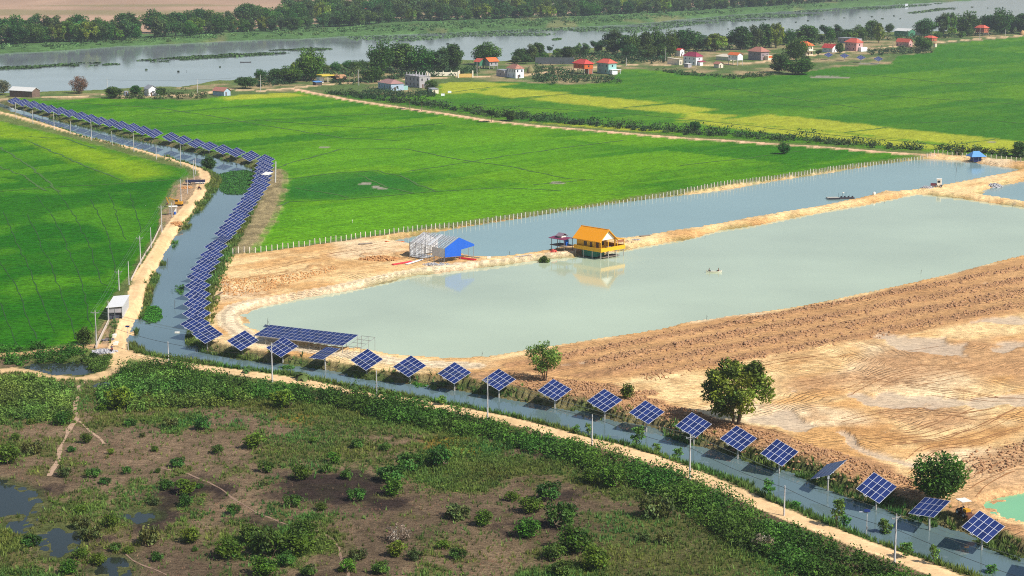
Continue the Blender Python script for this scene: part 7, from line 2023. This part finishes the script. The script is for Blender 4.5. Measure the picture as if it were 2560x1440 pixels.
rp = heap('net_pile', 1384, 630, 2, 1.4, .8, 30, .35, M('coral_net', S(214, 96, 84), .8, .1, 2), 'red net pile at the foot of the jetty hut', seed=15)
bp_ = heap('net_pile', 1400, 640, 3, 1.4, .5, 30, .35, M('blue_net', S(80, 108, 170), .8, .1, 2), 'blue net pile below the jetty hut', seed=16)
wp = MB().box((0, 0, .25), (.9, .6, .5)).box((.3, .1, .4), (.5, .4, .3)).build('white_tarp', WHP, None, at(1222, 646)); tag(wp, 'small white tarpaulin on the pond edge right of the barn', 'tarpaulin')
# sticks standing in the water
for i, (a, b, h_, w_) in enumerate(((1204, 897, 1.6, WL_POND), (2302, 685, 1.2, WL_POND), (1766, 800, 1.2, WL_POND), (2389, 441, 4.5, WL_POND), (2210, 510, 1, WL_POND), (1762, 597, .8, WL_POND), (2530, 520, .9, WL_POND), (418, 664, 2.2, WL_CANAL), (436, 768, 1.8, WL_CANAL), (1273, 640, 1.4, WL_POND))):
    X, Y = G(a, b, w_)
    o = MB().tube([(0, 0, -1.2), (.08 * h_, .03, h_)], .04, 5).tube([(.04 * h_, 0, h_ * .55), (.3, .1, h_ * .8)], .025, 4).build('marker_stick', DKW, None, (X, Y, w_)); lineup('stick', o, a)
sg = empty('field_marker', at(881, 557)); MB().tube([(0, 0, -.2), (0, 0, .7)], [.03, .05], 5).box((0, .05, .8), (.2, .5, .25)).build('marker', WHP, sg); tag(sg, 'small white marker standing in the middle rice field', 'marker')
# birds-eye litter of stones along the brown banks
def stones(name, px, n, s0, s1, mat, label, seed):
    rg = np.random.default_rng(seed); q = fill(px, n, 0, seed); t = terr(q[:, 0], q[:, 1]); k = t['z'] > -.8; q = q[k]; z = t['z'][k]; n = len(q)
    base = np.array([(-1, 0, 0), (1, 0, 0), (0, -1, 0), (0, 1, 0), (0, 0, -1), (0, 0, 1)], float); tri = np.array([(0, 2, 5), (2, 1, 5), (1, 3, 5), (3, 0, 5), (2, 0, 4), (1, 2, 4), (3, 1, 4), (0, 3, 4)])
    sc = rg.uniform(s0, s1, (n, 1, 1)) * rg.uniform(.6, 1.3, (n, 6, 1)); a = rg.uniform(0, 6.28, n); c, s = np.cos(a), np.sin(a)
    B = base[None] * sc; Bx = B[:, :, 0] * c[:, None] - B[:, :, 1] * s[:, None]; By = B[:, :, 0] * s[:, None] + B[:, :, 1] * c[:, None]
    V = np.stack([Bx + q[:, 0:1], By + q[:, 1:2], B[:, :, 2] * .8 + z[:, None] + sc[:, :, 0].mean(1, keepdims=True) * .3], -1).reshape(-1, 3)
    F = (tri[None] + 6 * np.arange(n)[:, None, None]).reshape(-1, 3)
    o = link(bpy.data.objects.new(name, mesh_np(name, V, F, mat))); tag(o, label, 'clods', kind='stuff')
BCL = M('brown_clods', S(170, 130, 94), .95, .25, 1.2)
for i, (r0, r1, n) in enumerate(((6.5, 11.5, 1500), (14, 20.5, 2000), (22, 29.5, 2000), (31, 37, 1400))):
    rgq = np.random.default_rng(300 + i)
    L = np.linalg.norm(eb - ea) * 1.1
    u_ = rgq.uniform(-8, L, n); cf_ = 1 + .0017 * u_; w_ = rgq.normal(0, 1, n) * (r1 - r0) / 4 + (r0 + r1) / 2 * cf_
    q = ea[None] + u_[:, None] * ED[None] + w_[:, None] * EN[None]
    t = terr(q[:, 0], q[:, 1]); k = (t['em'] > .5) & (t['z'] > -.6); q = q[k]; z = t['z'][k]; n = len(q)
    base = np.array([(-1, 0, 0), (1, 0, 0), (0, -1, 0), (0, 1, 0), (0, 0, -1), (0, 0, 1)], float); tri = np.array([(0, 2, 5), (2, 1, 5), (1, 3, 5), (3, 0, 5), (2, 0, 4), (1, 2, 4), (3, 1, 4), (0, 3, 4)])
    sc = rgq.gamma(2.0, .11, (n, 1, 1)).clip(.08, .6) * rgq.uniform(.55, 1.35, (n, 6, 1)); a = rgq.uniform(0, 6.28, n)
    B = base[None] * sc; Bx = B[:, :, 0] * np.cos(a)[:, None] - B[:, :, 1] * np.sin(a)[:, None]; By = B[:, :, 0] * np.sin(a)[:, None] + B[:, :, 1] * np.cos(a)[:, None]
    V = np.stack([Bx + q[:, 0:1], By + q[:, 1:2], B[:, :, 2] * .8 + z[:, None] + .05], -1).reshape(-1, 3)
    F = (tri[None] + 6 * np.arange(n)[:, None, None]).reshape(-1, 3)
    o = link(bpy.data.objects.new('clod_row', mesh_np('clod_row', V, F, BCL)))
    tag(o, ('row of thrown clods nearest the pond', 'second row of thrown clods from the pond', 'third row of thrown clods from the pond', 'row of thrown clods farthest from the pond')[i], 'clods', kind='stuff')
stones('bank_clods', [(1250, 945), (1480, 962), (1650, 1010), (1850, 1075), (2000, 1110), (2250, 1190), (2330, 1230), (2300, 1260), (2100, 1215), (1900, 1150), (1700, 1080), (1500, 1020), (1300, 975)], 2600, .1, .38, BCL, 'brown clods on the earth bank behind the front trackers', 61)
stones('bank_clods', [(2400, 1150), (2470, 1120), (2600, 1100), (2600, 1160), (2480, 1190), (2430, 1190)], 200, .12, .4, BCL, 'brown clods right of the round tree', 62)
stones('bank_clods', [(545, 690), (600, 700), (720, 690), (830, 668), (840, 676), (700, 722), (600, 745), (555, 740)], 900, .1, .34, M('sandy_clods', S(196, 146, 92), .95, .2, 1.2), 'tan clods on the sandy ground beside the tracker column', 63)
stones('bank_clods', [(1430, 980), (1500, 975), (1560, 985), (1640, 980), (1650, 990), (1560, 996)], 250, .1, .4, BCL, 'brown clods around the single round bush', 64)

# wheel ruts and blade marks on the digging floor
RUT = M('damp_rut', S(152, 106, 64), .95, .25, .8)
guides = [([(1930, 985), (2050, 968), (2150, 955), (2300, 960), (2480, 930), (2560, 905)], 7), ([(2100, 1075), (2200, 1045), (2320, 1030), (2420, 1045), (2520, 1030)], 9), ([(2130, 1110), (2220, 1110), (2330, 1095), (2440, 1060), (2560, 1010)], 9),
          ([(1600, 950), (1700, 935), (1850, 925), (2000, 900), (2200, 880), (2400, 850)], 5), ([(2400, 1240), (2450, 1200), (2520, 1165), (2580, 1140)], 6), ([(1480, 990), (1600, 1020), (1750, 1060), (1900, 1100), (2060, 1150), (2200, 1195)], 6), ([(1300, 945), (1420, 975), (1550, 1000)], 4),
          ([(2200, 960), (2350, 985), (2480, 1000), (2600, 1000)], 7), ([(1620, 938), (1636, 946), (1650, 957)], 4), ([(2050, 1010), (2140, 985), (2230, 940), (2330, 920), (2440, 925)], 6), ([(2250, 1180), (2330, 1130), (2420, 1115), (2560, 1070)], 5), ([(560, 720), (640, 700), (760, 680), (880, 672)], 4), ([(620, 690), (760, 655), (900, 628), (1000, 610)], 4)]
rgr = np.random.default_rng(808)
for gi, (gl, nn_) in enumerate(guides):
    P = GP(gl); d = P[-1] - P[0]; d /= np.linalg.norm(d); nrm_ = np.array([d[1], -d[0]])
    for j in range(nn_):
        off_ = (j - nn_ / 2) * rgr.uniform(.7, 1.5)
        k0 = rgr.uniform(0, .45); k1 = rgr.uniform(.55, 1.0)
        tt = np.linspace(k0, k1, 9) * (len(P) - 1)
        Q = np.stack([np.interp(tt, np.arange(len(P)), P[:, 0]), np.interp(tt, np.arange(len(P)), P[:, 1])], 1)
        Q = Q + nrm_ * (off_ + (vn(tt * 1.3, tt * 0 + j, 1.0, gi) - .5)[:, None] * 2.2)
        mid_ = np.array([tz(*q_) for q_ in Q])
        if mid_.min() < -.5: continue
        pxl = [(PCX + FPX * q_[0] / (q_[1] * CP + HCAM * SP), PCY - FPX * (q_[1] * SP - HCAM * CP) / (q_[1] * CP + HCAM * SP)) for q_ in Q]
        ribbon('wheel_rut', pxl, rgr.uniform(.14, .34), RUT, land['earthworks'], .03, .12, 900 + gi * 20 + j)

# ---------------------------------------------------------------- air
hz = MB().bx(-9500, 9500, -150, 9500, -6.5, 97)
hm, hnt, hbs = new_mat('haze')
hnt.nodes.remove(hbs)
pv = hnt.nodes.new('ShaderNodeVolumePrincipled')
pv.inputs['Color'].default_value = (.86, .93, 1.0, 1)
pv.inputs['Density'].default_value = HAZE_D
pv.inputs['Anisotropy'].default_value = .2
hnt.links.new(pv.outputs[0], hnt.nodes['Material Output'].inputs['Volume'])
ho = hz.build('haze', hm)
tag(ho, 'thin pale haze over the whole plain', 'haze', kind='stuff')

# ---------------------------------------------------------------- labels by position
finish_lineups({
    'bank': ('{} tree from the left along the near river bank and village', 'tree', 'trees on the near river bank'),
    'coco': ('{} coconut palm from the left in the riverside village', 'palm', 'coconut palms in the village'),
    'far0': ('{} tree from the left in the front row of the far bank belt', 'tree', 'tree belt on the far bank'),
    'far1': ('{} tree from the left in the second row of the far bank belt', 'tree', 'tree belt on the far bank'),
    'far2': ('{} tree from the left in the rear row of the far bank belt', 'tree', 'tree belt on the far bank'),
    'marsh': ('{} bush from the left on the brown marsh below the dirt road', 'bush', 'bushes on the marsh'),
    'sapling': ('{} young tree from the left on the canal edge beside the dirt road', 'young tree', 'young trees along the canal road'),
    'banana': ('{} banana plant from the left between dirt road and canal', 'banana plant', 'banana plants along the canal road'),
    'weed': ('{} small floating weed clump from the left on the river', 'plant mat', 'weed clumps on the river'),
    'trk_front': ('{} solar tracker from the left in the front row on the canal bank', 'solar tracker', 'solar trackers along the canal'),
    'trk_col': ('{} solar tracker from the bottom in the column up the canal', 'solar tracker', 'solar trackers along the canal'),
    'trk_up': ('{} solar tracker from the left in the upper row towards the river', 'solar tracker', 'solar trackers along the canal'),
    'trk_vil': ('{} of four pale solar trackers from the left below the pink villa', 'solar tracker', 'solar trackers in the village'),
    'pole_arm': ('{} crossarm pole from the left along the canal road', 'utility pole', 'poles along the canal road'),
    'pole_low': ('{} plain pole from the left along the lower canal road', 'utility pole', 'poles along the canal road'),
    'pole_up': ('{} plain pole from the left along the upper canal road', 'utility pole', 'poles along the upper canal road'),
    'pole_vil': ('{} pole from the left along the river bank and village', 'utility pole', 'poles in the village'),
    'stick': ('{} thin marker stick from the left standing in the water', 'stick', 'marker sticks in the ponds and canal'),
})
